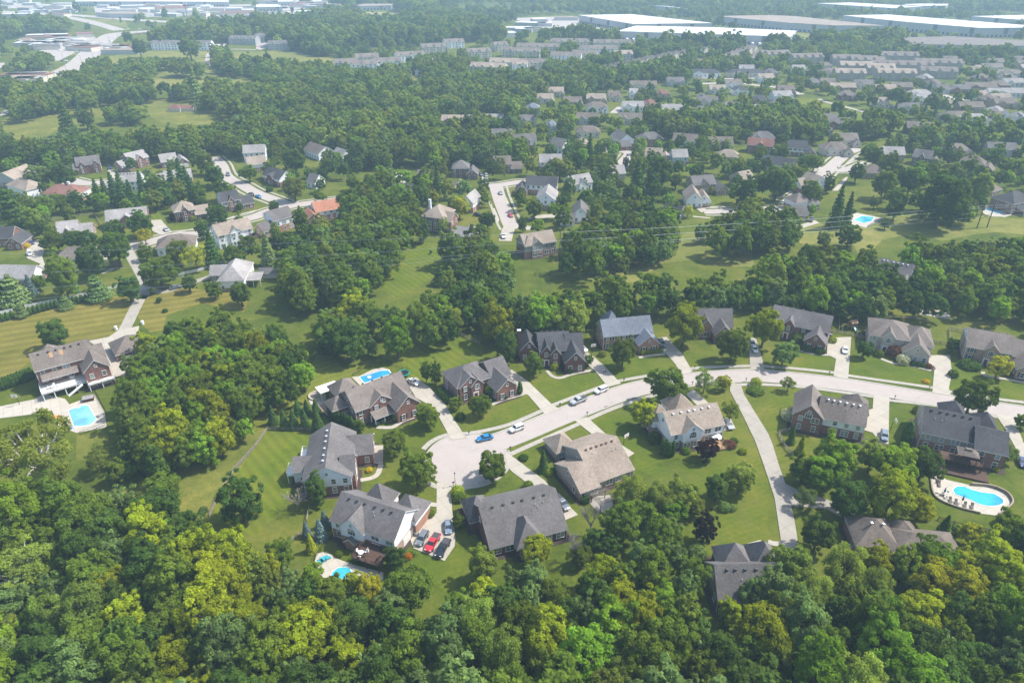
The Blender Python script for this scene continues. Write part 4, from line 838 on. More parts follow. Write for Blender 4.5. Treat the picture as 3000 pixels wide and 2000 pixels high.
D['far'] = [
('house',28,625,0,14.8,10,4.5,3.2,'tan','cream_siding'),
('house',39,656,0,14.5,10,4.5,3.2,'tan','cream_siding'),
('house',51,611,0,15.3,10,4.5,3.2,'brown','tan_brick'),
('house',72,625,0,16.4,10,4.5,3.2,'tan','tan_brick'),
('house',69,590,0,16.7,10,4.5,3.2,'brown','white_siding'),
('house',17,586,0,10.7,10,4.5,3.2,'blue','blue_siding'),
('house',89,637,0,10.1,10,4.5,3.2,'brown','cream_siding'),
('house',99,592,0,17.3,10,4.5,3.2,'pale','white_siding'),
('house',115,603,0,9.5,10,4.5,3.2,'red','tan_brick'),
('house',133,646,0,11.9,10,4.5,3.2,'red','tan_brick'),
('house',123,688,0,24.7,10,4.5,3.2,'brown','cream_siding'),
('house',108,649,0,7.2,10,4.5,3.2,'pale','white_siding'),
('house',157,708,0,16.5,10,4.5,3.2,'grey','grey_siding'),
('house',207,664,0,13.7,10,4.5,3.2,'dark','white_siding'),
('house',187,667,0,14.7,10,4.5,3.2,'tan','cream_siding'),
('house',165,611,0,16.5,10,4.5,3.2,'grey','cream_siding'),
('house',182,592,0,23,10,4.5,3.2,'brown','tan_brick'),
('house',211,618,0,14.6,10,4.5,3.2,'dark','red_brick'),
('house',197,580,0,12.6,10,4.5,3.2,'pale','white_siding'),
('house',180,714,0,5.8,10,4.5,3.2,'grey','white_siding'),
('house',54,505,0,16.2,10,4.5,3.2,'brown','cream_siding'),
('house',29,523,0,5,10,4.5,3.2,'blue','blue_siding'),
('house',12,540,0,12.4,10,4.5,3.2,'grey','grey_siding'),
('house',47,471,0,6,10,4.5,3.2,'tan','cream_siding'),
('house',197,757,0,31.9,10,4.5,3.2,'dark','white_siding'),
('house',239,757,0,36.7,10,4.5,3.2,'dark','cream_siding'),
('house',199,828,0,37.3,10,4.5,3.2,'brown','cream_siding'),
('house',222,596,0,20.6,10,4.5,3.2,'brown','taupe_siding'),
('house',242,582,0,15.9,10,4.5,3.2,'grey','grey_siding'),
('house',240,545,0,12.2,10,4.5,3.2,'grey','grey_siding'),
('house',242,531,0,22.1,10,4.5,3.2,'grey','red_brick'),
('house',226,511,0,6.6,10,4.5,3.2,'brown','tan_brick'),
('house',324,586,0,23.2,10,4.5,3.2,'grey','grey_siding'),
('house',360,644,0,20.8,10,4.5,3.2,'pale','white_siding'),
('house',342,639,0,14.2,10,4.5,3.2,'tan','cream_siding'),
('house',305,677,0,23.3,10,4.5,3.2,'tan','red_brick'),
('house',287,702,0,15.5,10,4.5,3.2,'grey','red_brick'),
('house',301,702,0,13.8,10,4.5,3.2,'brown','tan_brick'),
('house',332,694,0,18.1,10,4.5,3.2,'grey','cream_siding'),
('house',341,669,0,18.8,10,4.5,3.2,'tan','tan_brick'),
('house',361,680,0,19.3,10,4.5,3.2,'brown','red_brick'),
('house',409,669,0,20.9,10,4.5,3.2,'grey','red_brick'),
('house',434,680,0,29,10,4.5,3.2,'brown','red_brick'),
('house',456,688,0,19.4,10,4.5,3.2,'brown','red_brick'),
('house',478,702,0,18.6,10,4.5,3.2,'pale','white_siding'),
('house',360,603,0,8.8,10,4.5,3.2,'tan','tan_brick'),
('house',374,590,0,19.8,10,4.5,3.2,'brown','tan_brick'),
('house',343,554,0,22.6,10,4.5,3.2,'brown','cream_siding'),
('house',352,545,0,19.4,10,4.5,3.2,'pale','white_siding'),
('house',419,625,0,17.1,10,4.5,3.2,'tan','tan_brick'),
('house',407,620,0,11.6,10,4.5,3.2,'brown','tan_brick'),
('house',411,639,0,8.9,10,4.5,3.2,'tan','cream_siding'),
('house',386,574,0,11.4,10,4.5,3.2,'pale','white_siding'),
('house',377,562,0,11.7,10,4.5,3.2,'brown','red_brick'),
('house',442,651,0,36,10,4.5,3.2,'pale','white_siding'),
('house',310,609,0,8.6,10,4.5,3.2,'tan','cream_siding'),
('house',392,667,0,10.9,10,4.5,3.2,'grey','grey_siding'),
('house',411,605,0,18.4,10,4.5,3.2,'brown','tan_brick'),
('house',391,553,0,7.7,10,4.5,3.2,'pale','white_siding'),
('house',352,623,0,11.2,10,4.5,3.2,'pale','white_siding'),
('house',-42,540,0,23.6,10,4.5,3.2,'tan','red_brick'),
('house',-43,513,0,13.9,10,4.5,3.2,'tan','red_brick'),
('house',-15,543,0,17.3,10,4.5,3.2,'pale','red_brick'),
('house',-7,495,0,14.2,10,4.5,3.2,'grey','white_siding'),
('house',338,805,0,16.4,10,4.5,3.2,'brown','cream_siding'),
('house',329,764,0,19.5,10,4.5,3.2,'brown','cream_siding'),
('house',501,754,0,18.4,10,4.5,3.2,'taupe','cream_siding'),
('house',513,795,0,22.1,10,4.5,3.2,'taupe','cream_siding'),
('house',510,754,0,21.3,10,4.5,3.2,'taupe','white_siding'),
('house',539,832,0,17,10,4.5,3.2,'taupe','cream_siding'),
('house',165,627,0,8.2,10,4.5,3.2,'grey','white_siding'),
('house',50,805,0,6.3,10,4.5,3.2,'tan','cream_siding'),
('house',75,828,0,9.1,10,4.5,3.2,'tan','white_siding'),
('house',-11,732,0,9.2,10,4.5,3.2,'grey','blue_siding'),
('house',8,750,0,12.9,10,4.5,3.2,'tan','cream_siding'),
('house',-655,1018,0,22.6,10,4.5,3.2,'tan','cream_siding'),
('house',-411,1133,0,33.7,10,4.5,3.2,'pale','white_siding'),
('apartment',-178,805,14,25.2,14,7.5,3.4,'taupe','cream_siding'),
('apartment',-163,846,14,26.3,14,7.5,3.4,'taupe','cream_siding'),
('apartment',-159,793,16,31.7,14,7.5,3.4,'taupe','white_siding'),
('apartment',-135,813,14,29.7,14,7.5,3.4,'taupe','white_siding'),
('apartment',-115,862,24,33.7,14,7.5,3.4,'taupe','white_siding'),
('apartment',-96,934,20,30.8,14,7.5,3.4,'taupe','cream_siding'),
('apartment',-74,981,20,26.1,14,7.5,3.4,'taupe','white_siding'),
('apartment',-38,890,20,29.2,14,7.5,3.4,'taupe','cream_siding'),
('apartment',-13,951,20,17.8,14,7.5,3.4,'taupe','cream_siding'),
('apartment',-6,903,0,13,14,7.5,3.4,'taupe','cream_siding'),
('apartment',-26,777,-14,37.8,14,7.5,3.4,'tan','cream_siding'),
('apartment',-9,809,-8,31.7,14,7.5,3.4,'tan','cream_siding'),
('apartment',32,936,-4,52.6,14,7.5,3.4,'taupe','cream_siding'),
('apartment',75,985,-4,51.6,14,7.5,3.4,'taupe','cream_siding'),
('apartment',104,915,-4,47.5,14,7.5,3.4,'taupe','white_siding'),
('apartment',129,974,-4,48.3,14,7.5,3.4,'taupe','cream_siding'),
('apartment',16,894,-6,33.5,14,7.5,3.4,'taupe','cream_siding'),
('apartment',61,858,-10,35.2,14,7.5,3.4,'taupe','white_siding'),
('apartment',84,872,-10,28.8,14,7.5,3.4,'taupe','cream_siding'),
('apartment',8,793,-4,16.1,14,7.5,3.4,'tan','white_siding'),
('apartment',21,805,-8,31.5,14,7.5,3.4,'taupe','cream_siding'),
('apartment',130,871,8,21.3,14,7.5,3.4,'tan','cream_siding'),
('apartment',374,836,-4,30.7,14,7.5,3.4,'taupe','taupe_siding'),
('apartment',390,828,-4,28.6,14,7.5,3.4,'taupe','taupe_siding'),
('apartment',414,791,-6,62.8,14,7.5,3.4,'taupe','taupe_siding'),
('apartment',444,860,-6,42.3,14,7.5,3.4,'taupe','taupe_siding'),
('apartment',460,805,-8,47.8,14,7.5,3.4,'taupe','taupe_siding'),
('apartment',363,786,-6,32.5,14,7.5,3.4,'tan','taupe_siding'),
('apartment',337,738,-6,29.2,14,7.5,3.4,'tan','taupe_siding'),
('apartment',382,770,-6,27.6,14,7.5,3.4,'tan','taupe_siding'),
('apartment',383,738,-8,36.4,14,7.5,3.4,'tan','taupe_siding'),
('apartment',431,750,-14,33.8,14,7.5,3.4,'taupe','taupe_siding'),
('apartment',335,846,10,36.9,14,7.5,3.4,'taupe','taupe_siding'),
('apartment',310,871,14,28.9,14,7.5,3.4,'taupe','taupe_siding'),
('apartment',-422,964,0,75.4,14,7.5,3.4,'grey','white_siding'),
('apartment',-362,1018,-10,38.7,14,7.5,3.4,'grey','grey_siding'),
('apartment',-338,1041,-6,30.7,14,7.5,3.4,'grey','grey_siding'),
('apartment',-297,964,8,26.7,14,7.5,3.4,'grey','grey_siding'),
('town',92,761,50,10.9,12,4.5,4.2,'taupe','cream_siding'),
('town',99,769,50,10.9,12,4.5,4.2,'taupe','cream_siding'),
('town',106,777,50,10.9,12,4.5,4.2,'taupe','cream_siding'),
('town',113,785,50,10.9,12,4.5,4.2,'taupe','cream_siding'),
('town',120,794,50,10.9,12,4.5,4.2,'taupe','cream_siding'),
('town',127,802,50,10.9,12,4.5,4.2,'taupe','cream_siding'),
('town',135,811,50,10.9,12,4.5,4.2,'taupe','cream_siding'),
('town',143,820,50,10.9,12,4.5,4.2,'taupe','cream_siding'),
('town',150,829,50,10.9,12,4.5,4.2,'taupe','cream_siding'),
('town',158,838,50,10.9,12,4.5,4.2,'taupe','cream_siding'),
('town',166,848,50,10.9,12,4.5,4.2,'taupe','cream_siding'),
('town',175,858,50,10.9,12,4.5,4.2,'taupe','cream_siding'),
('town',183,867,50,10.9,12,4.5,4.2,'taupe','cream_siding'),
('town',192,877,44,11.9,12,4.5,4.2,'taupe','cream_siding'),
('town',201,885,44,11.9,12,4.5,4.2,'taupe','cream_siding'),
('town',210,894,44,11.9,12,4.5,4.2,'taupe','cream_siding'),
('town',219,903,44,11.9,12,4.5,4.2,'taupe','cream_siding'),
('town',228,912,44,11.9,12,4.5,4.2,'taupe','cream_siding'),
('town',238,922,44,11.9,12,4.5,4.2,'taupe','cream_siding'),
('town',239,839,57,18.1,12,4.5,4.2,'taupe','cream_siding'),
('town',248,854,57,18.1,12,4.5,4.2,'taupe','cream_siding'),
('town',259,869,57,18.1,12,4.5,4.2,'taupe','cream_siding'),
('town',269,885,57,18.1,12,4.5,4.2,'taupe','cream_siding'),
('town',280,902,57,18.1,12,4.5,4.2,'taupe','cream_siding'),
('town',291,919,57,18.1,12,4.5,4.2,'taupe','cream_siding'),
('town',303,937,57,18.1,12,4.5,4.2,'taupe','cream_siding'),
('town',280,850,63,23.6,12,4.5,4.2,'taupe','cream_siding'),
('town',291,872,63,23.6,12,4.5,4.2,'taupe','cream_siding'),
('town',303,896,63,23.6,12,4.5,4.2,'taupe','cream_siding'),
]
D['warehouses'] = [
([(113.1,1304.6),(204.6,1320.6),(306.2,1173.5),(183.2,1159.1)],12,'white','largest white roofed warehouse behind the apartments'),
([(146.7,1064.1),(183.5,1134.3),(299.7,1110.4),(397.5,1068.1),(365.1,999.3)],12,'white','long white roofed warehouse with a row of loading docks'),
([(339.2,1285),(432.4,1304.6),(471.5,1285),(552.4,1134.3),(476.9,1138.8),(422.6,1178.4)],12,'tan','tan roofed warehouse between the two long white roofs'),
([(551.8,1286.8),(633.5,1302.6),(760.8,1128.5),(741.8,1098.9),(669.1,1094.5),(607.9,1175.9)],13,'white','very long white roofed warehouse at far right'),
([(758.1,1273.3),(868.2,1296.6),(835.4,1218.3),(798.8,1214.8)],13,'white','white roofed warehouse cut by the right edge'),
([(517,1018),(596.4,1030.2),(672.6,977.2),(641.5,929.1),(560.4,939.4),(492.6,949.9)],9,'taupe','flat taupe roofed warehouse behind the far apartments'),
([(610.9,1558.8),(686.8,1578.6),(782,1479.2),(709.8,1444.6)],12,'white','thin white warehouse roof near the horizon haze'),
([(767.8,1531.4),(813.9,1550.5),(865.8,1542.2),(841.4,1504.8),(785.6,1494.5)],12,'white','small white warehouse roof near the horizon haze'),
([(277.8,1537.5),(301.7,1516.4),(332.2,1461.1),(312.5,1485.8)],10,'white','slim white roof among distant trees'),
([(-762.7,1417.7),(-723.7,1440.4),(-662,1411),(-667.8,1384.9),(-724.5,1389.2)],7,'tan','commercial building with tan roof by the highway'),
([(-938.1,1551.7),(-939.5,1592.5),(-892.5,1551.7),(-872.5,1500.3),(-890.7,1487.9)],7,'grey','grey roofed commercial hall beyond the highway'),
([(-947.6,1682.5),(-790.4,1714.7),(-611.7,1682.5),(-595.5,1636.5),(-739.3,1651.5),(-923.9,1651.5)],9,'white','long pale industrial roof at the top left'),
([(-710.7,1546.4),(-661.9,1573.2),(-636.4,1520.4),(-685,1495.3)],7,'red','red roofed store beyond the highway'),
([(-668.8,1088.9),(-631.5,1088.9),(-616.3,1066.7),(-655.9,1066.7)],5,'red','red fronted shop in the left commercial strip'),
([(-623.3,983.5),(-591.1,989.1),(-577.5,967.3),(-609.1,962)],5,'grey','dark shop building in the left commercial strip'),
([(-639.2,1117.6),(-617.4,1124.7),(-603.7,1099.7),(-624.3,1092.9)],5,'red','red roofed restaurant near the interchange'),
([(-508.9,983.5),(-502.1,986.8),(-488.6,967.3),(-499.9,962)],5,'red','small restaurant beside the interchange ramp'),
([(-314.9,1570.4),(-303.4,1604),(-240.6,1604),(-242.9,1559.6),(-301.1,1543.5)],8,'tan','pale warehouse beyond the dry field'),
([(-15.4,1117.9),(0,1125),(7.6,1103.9),(-8.1,1097.1)],6,'white','low white building at the wood edge'),
([(83.9,1088.9),(126.2,1106.5),(132.1,1088.9),(110.4,1073.2)],5,'white','white equipment shed before the long warehouse'),
([(-519.8,1578.7),(-478,1587),(-453.8,1533),(-500.4,1517.4)],8,'white','white roofed building at top centre left'),
([(-510,1697.4),(-479.4,1707),(-467.2,1666.2),(-498.3,1657)],8,'white','small white building on the hazy skyline'),
([(-434.1,1697.4),(-417.4,1707),(-408.5,1669.2),(-425.7,1663.1)],8,'white','second small white building on the hazy skyline'),
([(-634.8,1464.6),(-602.4,1476.5),(-578.9,1452.9),(-606.3,1430)],6,'blue','blue roofed shop beyond the highway'),
([(-546.2,1452.9),(-484.1,1464.6),(-473.2,1430),(-530.3,1414.4)],6,'red','red trimmed store row at the interchange'),
]
D['store_zones'] = [
([(-607.1,955.7),(-535.4,955.7),(-606.9,1092.6),(-688.2,1092.6)],16),
([(-499.4,935.9),(-476.5,935.9),(-500.5,986.8),(-524.7,986.8)],4),
([(-1026.2,1552.9),(-886.6,1552.9),(-1003.5,1766.8),(-1161.5,1766.8)],12),
([(-764.5,1425.2),(-483.2,1425.2),(-563.9,1674.8),(-892.2,1674.8)],36),
([(-447.1,1344.2),(-344.5,1344.2),(-380.5,1492.2),(-493.9,1492.2)],16),
([(-481.8,722.5),(-456.2,722.5),(-476.1,756.9),(-502.8,756.9)],4),
([(3.3,1161),(92.7,1161),(110.2,1393.8),(3.9,1393.8)],8),
([(-525.3,1591.6),(-369,1591.6),(-407.9,1766.8),(-580.8,1766.8)],18),
([(-925.6,1393.8),(-799.6,1393.8),(-893.5,1565.6),(-1034.2,1565.6)],8),
]
D['trees'] = [
('o',-48.2,132,3.06,1.35,'dk','dark pointed tree against the white gable of the lawn house'),
('b',-53.1,130.3,3.71,0.7,'ba','leafless grey shrub tree beside the white gabled house'),
('d',-31.9,150.9,4.2,1,'md','dark round tree left of the cul-de-sac'),
('d',-24,138.4,5.5,1,'md','broad tree overhanging the left edge of the cul-de-sac'),
('d',-5.1,140.8,4.68,1,'md','round tree on the right rim of the cul-de-sac'),
('o',-64.6,126.1,5.37,1.15,'dk','tall dark oval tree beside the rail fence lawn'),
('sp',-48.2,121.1,1.37,1.2,'bs','smallest of three blue spruces behind the pool house'),
('sp',-44.8,120.4,1.76,1.2,'bs','largest of three blue spruces behind the pool house'),
('sp',-44.6,124.2,1.55,1.2,'bs','rearmost blue spruce behind the pool house'),
('sp',-46,116.4,1.47,1.4,'yg','yellow green cone shaped tree below the blue spruces'),
('o',-25.9,111.3,2.81,1.1,'dk','dark tree at the corner of the brown deck'),
('d',-12.7,124.2,1.93,1,'md','small tree between the drive and the charcoal roof'),
('o',-27.2,187.7,2.01,1.8,'md','left of two slim trees beside the white parked car'),
('o',-23.9,186.5,2.06,1.9,'dk','right of two slim trees beside the white parked car'),
('d',-24.1,163.6,4.08,1,'md','round tree in front of the large brown roofed brick house'),
('d',-9.3,169,3.77,1,'md','round tree before the middle brick house'),
('d',-6.9,180,2.08,1,'md','small tree at the entry of the middle brick house'),
('d',-17,172.4,2.44,1,'ol','small drooping tree left of the middle brick house'),
('d',-43.5,161.8,2.1,1,'md','small tree at the bay window of the large brick house'),
('sp',-69.1,165.3,1.87,1.25,'sp','@spruce screen'),
('sp',-65.3,163.6,1.78,1.25,'sp','@spruce screen'),
('sp',-62.6,163.5,1.84,1.25,'sp','@spruce screen'),
('sp',-63.2,169.9,1.48,1.25,'sp','@spruce screen'),
('sp',-59.4,163.5,1.83,1.25,'sp','@spruce screen'),
('sp',-60.5,170.2,1.48,1.25,'sp','@spruce screen'),
('sp',-55.5,162.4,2.13,1.25,'sp','@spruce screen'),
('sp',-57.6,169.5,1.67,1.25,'sp','@spruce screen'),
('ar',-53.1,167.3,0.72,3,'dg','@arborvitae along the brick side wall'),
('ar',-52.2,166.7,0.72,3,'dg','@arborvitae along the brick side wall'),
('ar',-51.2,166.2,0.72,3,'dg','@arborvitae along the brick side wall'),
('ar',-50.2,165.7,0.72,3,'dg','@arborvitae along the brick side wall'),
('ar',-48.8,165.4,0.72,3,'dg','@arborvitae along the brick side wall'),
('ar',-47.8,164.6,0.71,3,'dg','@arborvitae along the brick side wall'),
('ar',-46.9,163.9,0.71,3,'dg','@arborvitae along the brick side wall'),
('ar',-45.8,163.1,0.71,3,'dg','@arborvitae along the brick side wall'),
('d',-53.2,200.2,6.95,1.1,'dk','big dark tree casting a long shadow on the striped lawn'),
('o',-47.4,204.3,2.42,1.3,'gg','grey green small tree beside the big dark tree'),
('o',-38.2,202.2,5.64,1.3,'br','bright green tree behind the blue pool'),
('w',-32.6,216.2,6.3,1.15,'lg','pale feathery tree with visible stems at the lawn edge'),
('d',-57,225.5,6.62,1,'yg','yellow green tree above the big dark one'),
('w',-21,217.3,5.73,1.1,'ol','olive drooping tree at the back of the striped lawn'),
('d',-5.1,211.6,6.88,1.1,'yg','tall yellowish tree behind the middle brick house'),
('o',-2.2,200.5,4.31,1.2,'dk','dark tree just below the tall yellowish one'),
('l',-66.3,212.9,3.51,1.3,'ol','slender olive tree at the tip of the left wood'),
('d',7,191.6,4,1,'md','spreading tree before the dark red brick house'),
('ar',2.4,181,1.07,2.2,'dg','single clipped column beside the middle driveway'),
('d',25,197.4,2.23,1,'md','small tree at the garage of the dark red house'),
('ar',0.2,201.9,1.99,2.4,'dg','tall dark hedge column left of the dark red house'),
('d',21,214.4,7.73,1,'lg','large pale green tree behind the dark red brick house'),
('d',36,196.2,5.07,1.1,'md','round tree before the orange brick house'),
('d',58.8,210.3,7.81,1,'yg','large yellowish tree between blue roof and hidden house'),
('d',72.7,200.4,6,1,'md','round tree before the half hidden grey roofed house'),
('d',85.9,209.4,6.07,1.3,'yg','large tree left of the plain grey roofed brick house'),
('d',88.7,197,4.75,1,'gg','grey green tree by the sidewalk of the grey roofed brick house'),
('d',46.1,174.4,6.78,1,'md','wide dark tree leaning over the near street'),
('l',59.2,181.4,3.82,1,'gg','thin leaved tree at the drive of the white tan roofed house'),
('d',65.6,183,2.68,1,'yd','yellow speckled tree at the entrance of the long private drive'),
('d',37.5,163.2,4.74,1,'yg','yellowish tree left of the white house with tan roof'),
('l',63.4,166.9,3.32,1,'ol','olive tree right of the white house with tan roof'),
('ar',41,152,0.86,3,'dg','@arborvitae at the white house corner'),
('ar',41.8,151.3,0.85,3,'dg','@arborvitae at the white house corner'),
('ar',42.5,150.6,0.85,3,'dg','@arborvitae at the white house corner'),
('ar',43.6,150.9,0.86,3,'dg','@arborvitae at the white house corner'),
('d',52.4,149.2,3.42,1,'pu','purple leaved tree behind the white house with tan roof'),
('sp',8.2,144.7,1.63,1.5,'dg','single small spruce before the single storey tan house'),
('d',50.7,133.3,4.06,1,'dk','darker of two round trees on the long side lawn'),
('d',57.2,135.8,4.66,1,'lg','lighter of two round trees on the long side lawn'),
('o',44.6,119.4,2.9,1.35,'pd','dark purple tree at the wood edge'),
('w',29.3,131.2,4.82,1,'lg','feathery tree behind the tan house pergola'),
('w',35.4,128.5,4.8,1,'lg','broad feathery tree in the middle of the near grove'),
('d',41.2,129.6,4.85,1,'ol','olive tree at the right of the near grove'),
('d',44.6,128.4,2.93,1,'ol','small olive tree facing the side lawn'),
('o',24.9,119.2,4.82,1.1,'md','dark yellow green tree in front of the grove'),
('b',18.3,121.9,3.3,1.25,'ba','bare pale tree beside the dark parked pickup'),
('b',13.6,113.3,3.3,1.2,'ba','bare pale tree amid the near wood'),
('b',37.5,120.5,3.22,0.9,'ba','bare grey tree beside the dark purple tree'),
('d',5.4,112.5,4.16,1,'yg','bright yellow green tree at the gable of the charcoal roof'),
('o',33.5,114.4,4.9,1.1,'md','deep green tree below the bare grey one'),
('l',85.6,182.5,2.61,1,'lg','young thin tree by the street at right'),
('d',117.8,202.6,3.25,1,'dk','dark small tree at the stone house corner'),
('d',149.6,206.6,2.7,1,'dk','dark bush tree between stone and tan brick houses'),
('d',154.8,189.9,4.21,1,'yd','rounded ornamental tree before the tan brick house'),
('d',134,169.5,6.26,1,'md','large round tree on the verge before the dark roofed house'),
('d',146,163.3,2.51,1,'md','small tree at the far right driveway'),
('ar',109.4,156,1.74,2.2,'dg','broad dark evergreen beside the lower right house'),
('l',132.3,148.1,2.87,1,'gg','grey green tree right of the lower right house'),
('sp',77.7,156.5,1.38,1.5,'dg','small spruce at the grey garden fence'),
('sp',78.8,152.1,1.62,1.3,'yg','light cone tree at the grey garden fence'),
('d',83,142,6.06,1.05,'br','bright tree behind the brick house with arched windows'),
('d',74.4,139.6,4.57,1,'md','rounded tree beside the long private drive'),
('d',78.1,137.5,5.61,1,'br','second bright tree beside the long private drive'),
('d',93.8,144.1,5.14,1,'lg','pale tree behind the rail fence by the grey car'),
('d',97.2,139,6.35,1,'br','leafy tree left of the dark roofed pool house'),
('d',106,141.3,4.92,1,'dk','dark tree beside the pool house terrace'),
('d',80.3,127.2,5.88,1,'dk','dark broad tree over the branching drive'),
('d',89.5,126.2,6.4,1.15,'yg','tall yellow green tree leaning over the hidden roof'),
('d',96.9,125.4,4.58,1,'yd','yellowish tree next to the curved block wall'),
('l',71.7,130.3,3.3,1,'gg','grey green small tree at the branching drive'),
('d',69.4,116.8,4.72,1,'dk','dark tree before the hidden brown roof'),
('d',105.1,118.2,3.42,1,'yd','golden green shrub tree below the pool lawn'),
('sp',101.4,121.5,1.9,1.1,'dg','small dark conifer below the kidney pool'),
('d',104.9,121.8,1.55,1,'gg','grey green bush tree below the kidney pool'),
('d',112.9,116.2,5.55,1,'md','round tree at the right edge below the pool'),
('d',59.3,105.2,5.17,1.2,'lg','#'),
('w',69.5,104.1,6.03,1.2,'lg','#'),
('d',81.8,108.5,3.34,1.2,'yg','#'),
('d',89,108.5,4.65,1.2,'md','#'),
('d',95.8,109,3.18,1.2,'yg','#'),
('d',102.8,107.7,5.53,1.2,'yg','#'),
('d',102.7,101.4,5.7,1.2,'yg','#'),
('d',87,102,4.93,1.2,'yd','#'),
('w',74.6,100.5,4.75,1.2,'lg','#'),
('d',92.7,100.2,4.98,1.2,'yd','#'),
('d',53.8,100.2,5.02,1.2,'gg','#'),
('d',77.8,107.2,4.5,1.2,'yg','#'),
('d',84.5,107.2,4.44,1.2,'md','#'),
('d',91.4,107.3,4.66,1.2,'br','#'),
('d',96.6,107.1,4.3,1.2,'yg','#'),
('w',60.8,97.7,5.54,1.2,'lg','#'),
('d',50.1,100.2,3.76,1.2,'gg','#'),
('d',44.2,96.8,2.95,1.2,'yg','#'),
('d',37.8,103.9,4.23,1.2,'md','#'),
('o',29.9,104.8,4.68,1.2,'md','#'),
('d',19.4,105.2,4.4,1.2,'yg','#'),
('d',4.3,102.7,4.56,1.2,'gg','#'),
('d',8.9,98.8,4.03,1.2,'md','#'),
('d',22.1,98.2,4.52,1.2,'yg','#'),
('d',31.3,97.6,4.09,1.2,'br','#'),
('d',-21.2,99.6,5.24,1.2,'md','#'),
('d',-29.6,101.9,3.43,1.2,'yd','#'),
('d',-33.7,105,2.51,1.2,'yg','#'),
('d',-47.3,104.8,2.94,1.2,'gg','#'),
('d',-53.3,107.6,3.64,1.2,'yg','#'),
('d',-37.5,100,3.92,1.2,'md','#'),
('d',-5.6,99.3,4.04,1.2,'yg','#'),
('d',-6.4,107.8,3.94,1.2,'ol','#'),
('d',-51.1,111.9,3.42,1.2,'md','#'),
('d',-42.9,106.4,2.81,1.2,'br','#'),
('d',-11.1,97.1,3.55,1.2,'md','#'),
('d',-24.1,96.1,4.03,1.2,'gg','#'),
('sy',-116.1,134.6,11,1,'ol','huge loose sycamore with pale limbs at left edge'),
('sy',-102.5,103.6,6.89,1,'lg','sycamore with white forked trunk in the left wood'),
('d',-101.7,140.1,3.57,1,'md','dark bush tree at the meadow corner'),
('l',-108.1,144.1,3.83,1,'ol','feathery small tree at the meadow corner'),
('d',-85.1,130.1,5.41,1,'md','dark tree reaching into the rough meadow'),
('d',-99.7,142,2.77,1,'br','bright young tree in the rough meadow corner'),
('d',-121.6,202.1,5.09,1,'yg','yellowish tree leaning over the detached garage'),
('d',-120.6,190.7,4.13,1,'md','tree over the end of the wide driveway by the white van'),
('d',18.8,116.4,3.23,1,'dk','dark tree between the charcoal roof and the near grove'),
('o',22.2,115.4,2.85,1,'dk','dark slender tree at the foot of the near grove'),
('d',15.5,112.3,2.8,1,'md','green tree below the bare pale one in the near wood'),
('d',31.6,123.8,4.03,1,'md','full green tree in the heart of the near grove'),
('d',38.2,124.7,3.54,1,'br','fresh green tree at the lawn side of the near grove'),
('d',-155.7,208.4,6.08,1,'dk','single dark tree standing in the striped left lawn'),
('ar',-158.7,183.3,1,2.2,'dg','@arborvitae row left of the long brick house'),
('ar',-158.2,183.9,1.01,2.2,'dg','@arborvitae row left of the long brick house'),
('ar',-157.7,184.5,1.01,2.2,'dg','@arborvitae row left of the long brick house'),
('ar',-157.1,185.1,1.01,2.2,'dg','@arborvitae row left of the long brick house'),
('ar',-156.6,185.8,1.01,2.2,'dg','@arborvitae row left of the long brick house'),
('ar',-156.1,186.4,1.01,2.2,'dg','@arborvitae row left of the long brick house'),
('ar',-155.5,187,1.01,2.2,'dg','@arborvitae row left of the long brick house'),
('ar',-155,187.7,1.01,2.2,'dg','@arborvitae row left of the long brick house'),
('ar',-154.4,188.3,1.01,2.2,'dg','@arborvitae row left of the long brick house'),
('ar',-153.9,188.9,1.01,2.2,'dg','@arborvitae row left of the long brick house'),
('ar',-153.3,189.6,1.01,2.2,'dg','@arborvitae row left of the long brick house'),
('ar',-187.5,228.7,0.94,1.8,'dg','@arborvitae along the white fence'),
('ar',-186.2,229.6,0.94,1.8,'dg','@arborvitae along the white fence'),
('ar',-185.2,230.9,0.94,1.8,'dg','@arborvitae along the white fence'),
('ar',-180.4,234,0.94,1.8,'dg','@arborvitae along the white fence'),
('ar',-179.3,235,0.94,1.8,'dg','@arborvitae along the white fence'),
('ar',-178.3,236.1,0.94,1.8,'dg','@arborvitae along the white fence'),
('ar',-177.1,237.1,0.94,1.8,'dg','@arborvitae along the white fence'),
('ar',-176,238.2,0.94,1.8,'dg','@arborvitae along the white fence'),
('ar',-175,239.1,0.94,1.8,'dg','@arborvitae along the white fence'),
('ar',-173.9,239.8,0.94,1.8,'dg','@arborvitae along the white fence'),
('ar',-168.7,242.6,0.94,1.8,'dg','@arborvitae along the white fence'),
('ar',-167.5,243.3,0.94,1.8,'dg','@arborvitae along the white fence'),
('ar',-166.4,244.2,0.94,1.8,'dg','@arborvitae along the white fence'),
('ar',-165.2,245,0.94,1.8,'dg','@arborvitae along the white fence'),
('ar',-163.9,245.7,0.94,1.8,'dg','@arborvitae along the white fence'),
('pi',-181.9,231.7,3.05,1,'gg','bluish pine at the left end of the white fence'),
('pi',-169.6,239.1,3.18,1,'gg','bluish pine midway along the white fence'),
('pi',-160.6,246.6,5.39,1.05,'gg','wide blue green pine behind the white fence'),
('d',-147.2,244.1,5.48,1,'dk','dark tree beside the private lane bend'),
('o',-174.4,248.8,6.27,1.3,'md','tall green tree left of the green play slide'),
('d',-141,256.7,8.76,0.75,'md','wide spreading tree inside the lane fork'),
('d',-128,253.2,3.9,1,'dk','small dark tree at the branch drive'),
('d',-173.1,266.7,6.79,1.15,'dk','dark full tree behind the brown hidden roof'),
('d',-167.9,278.3,6.93,1.2,'dk','dark tree beside the lane entrance'),
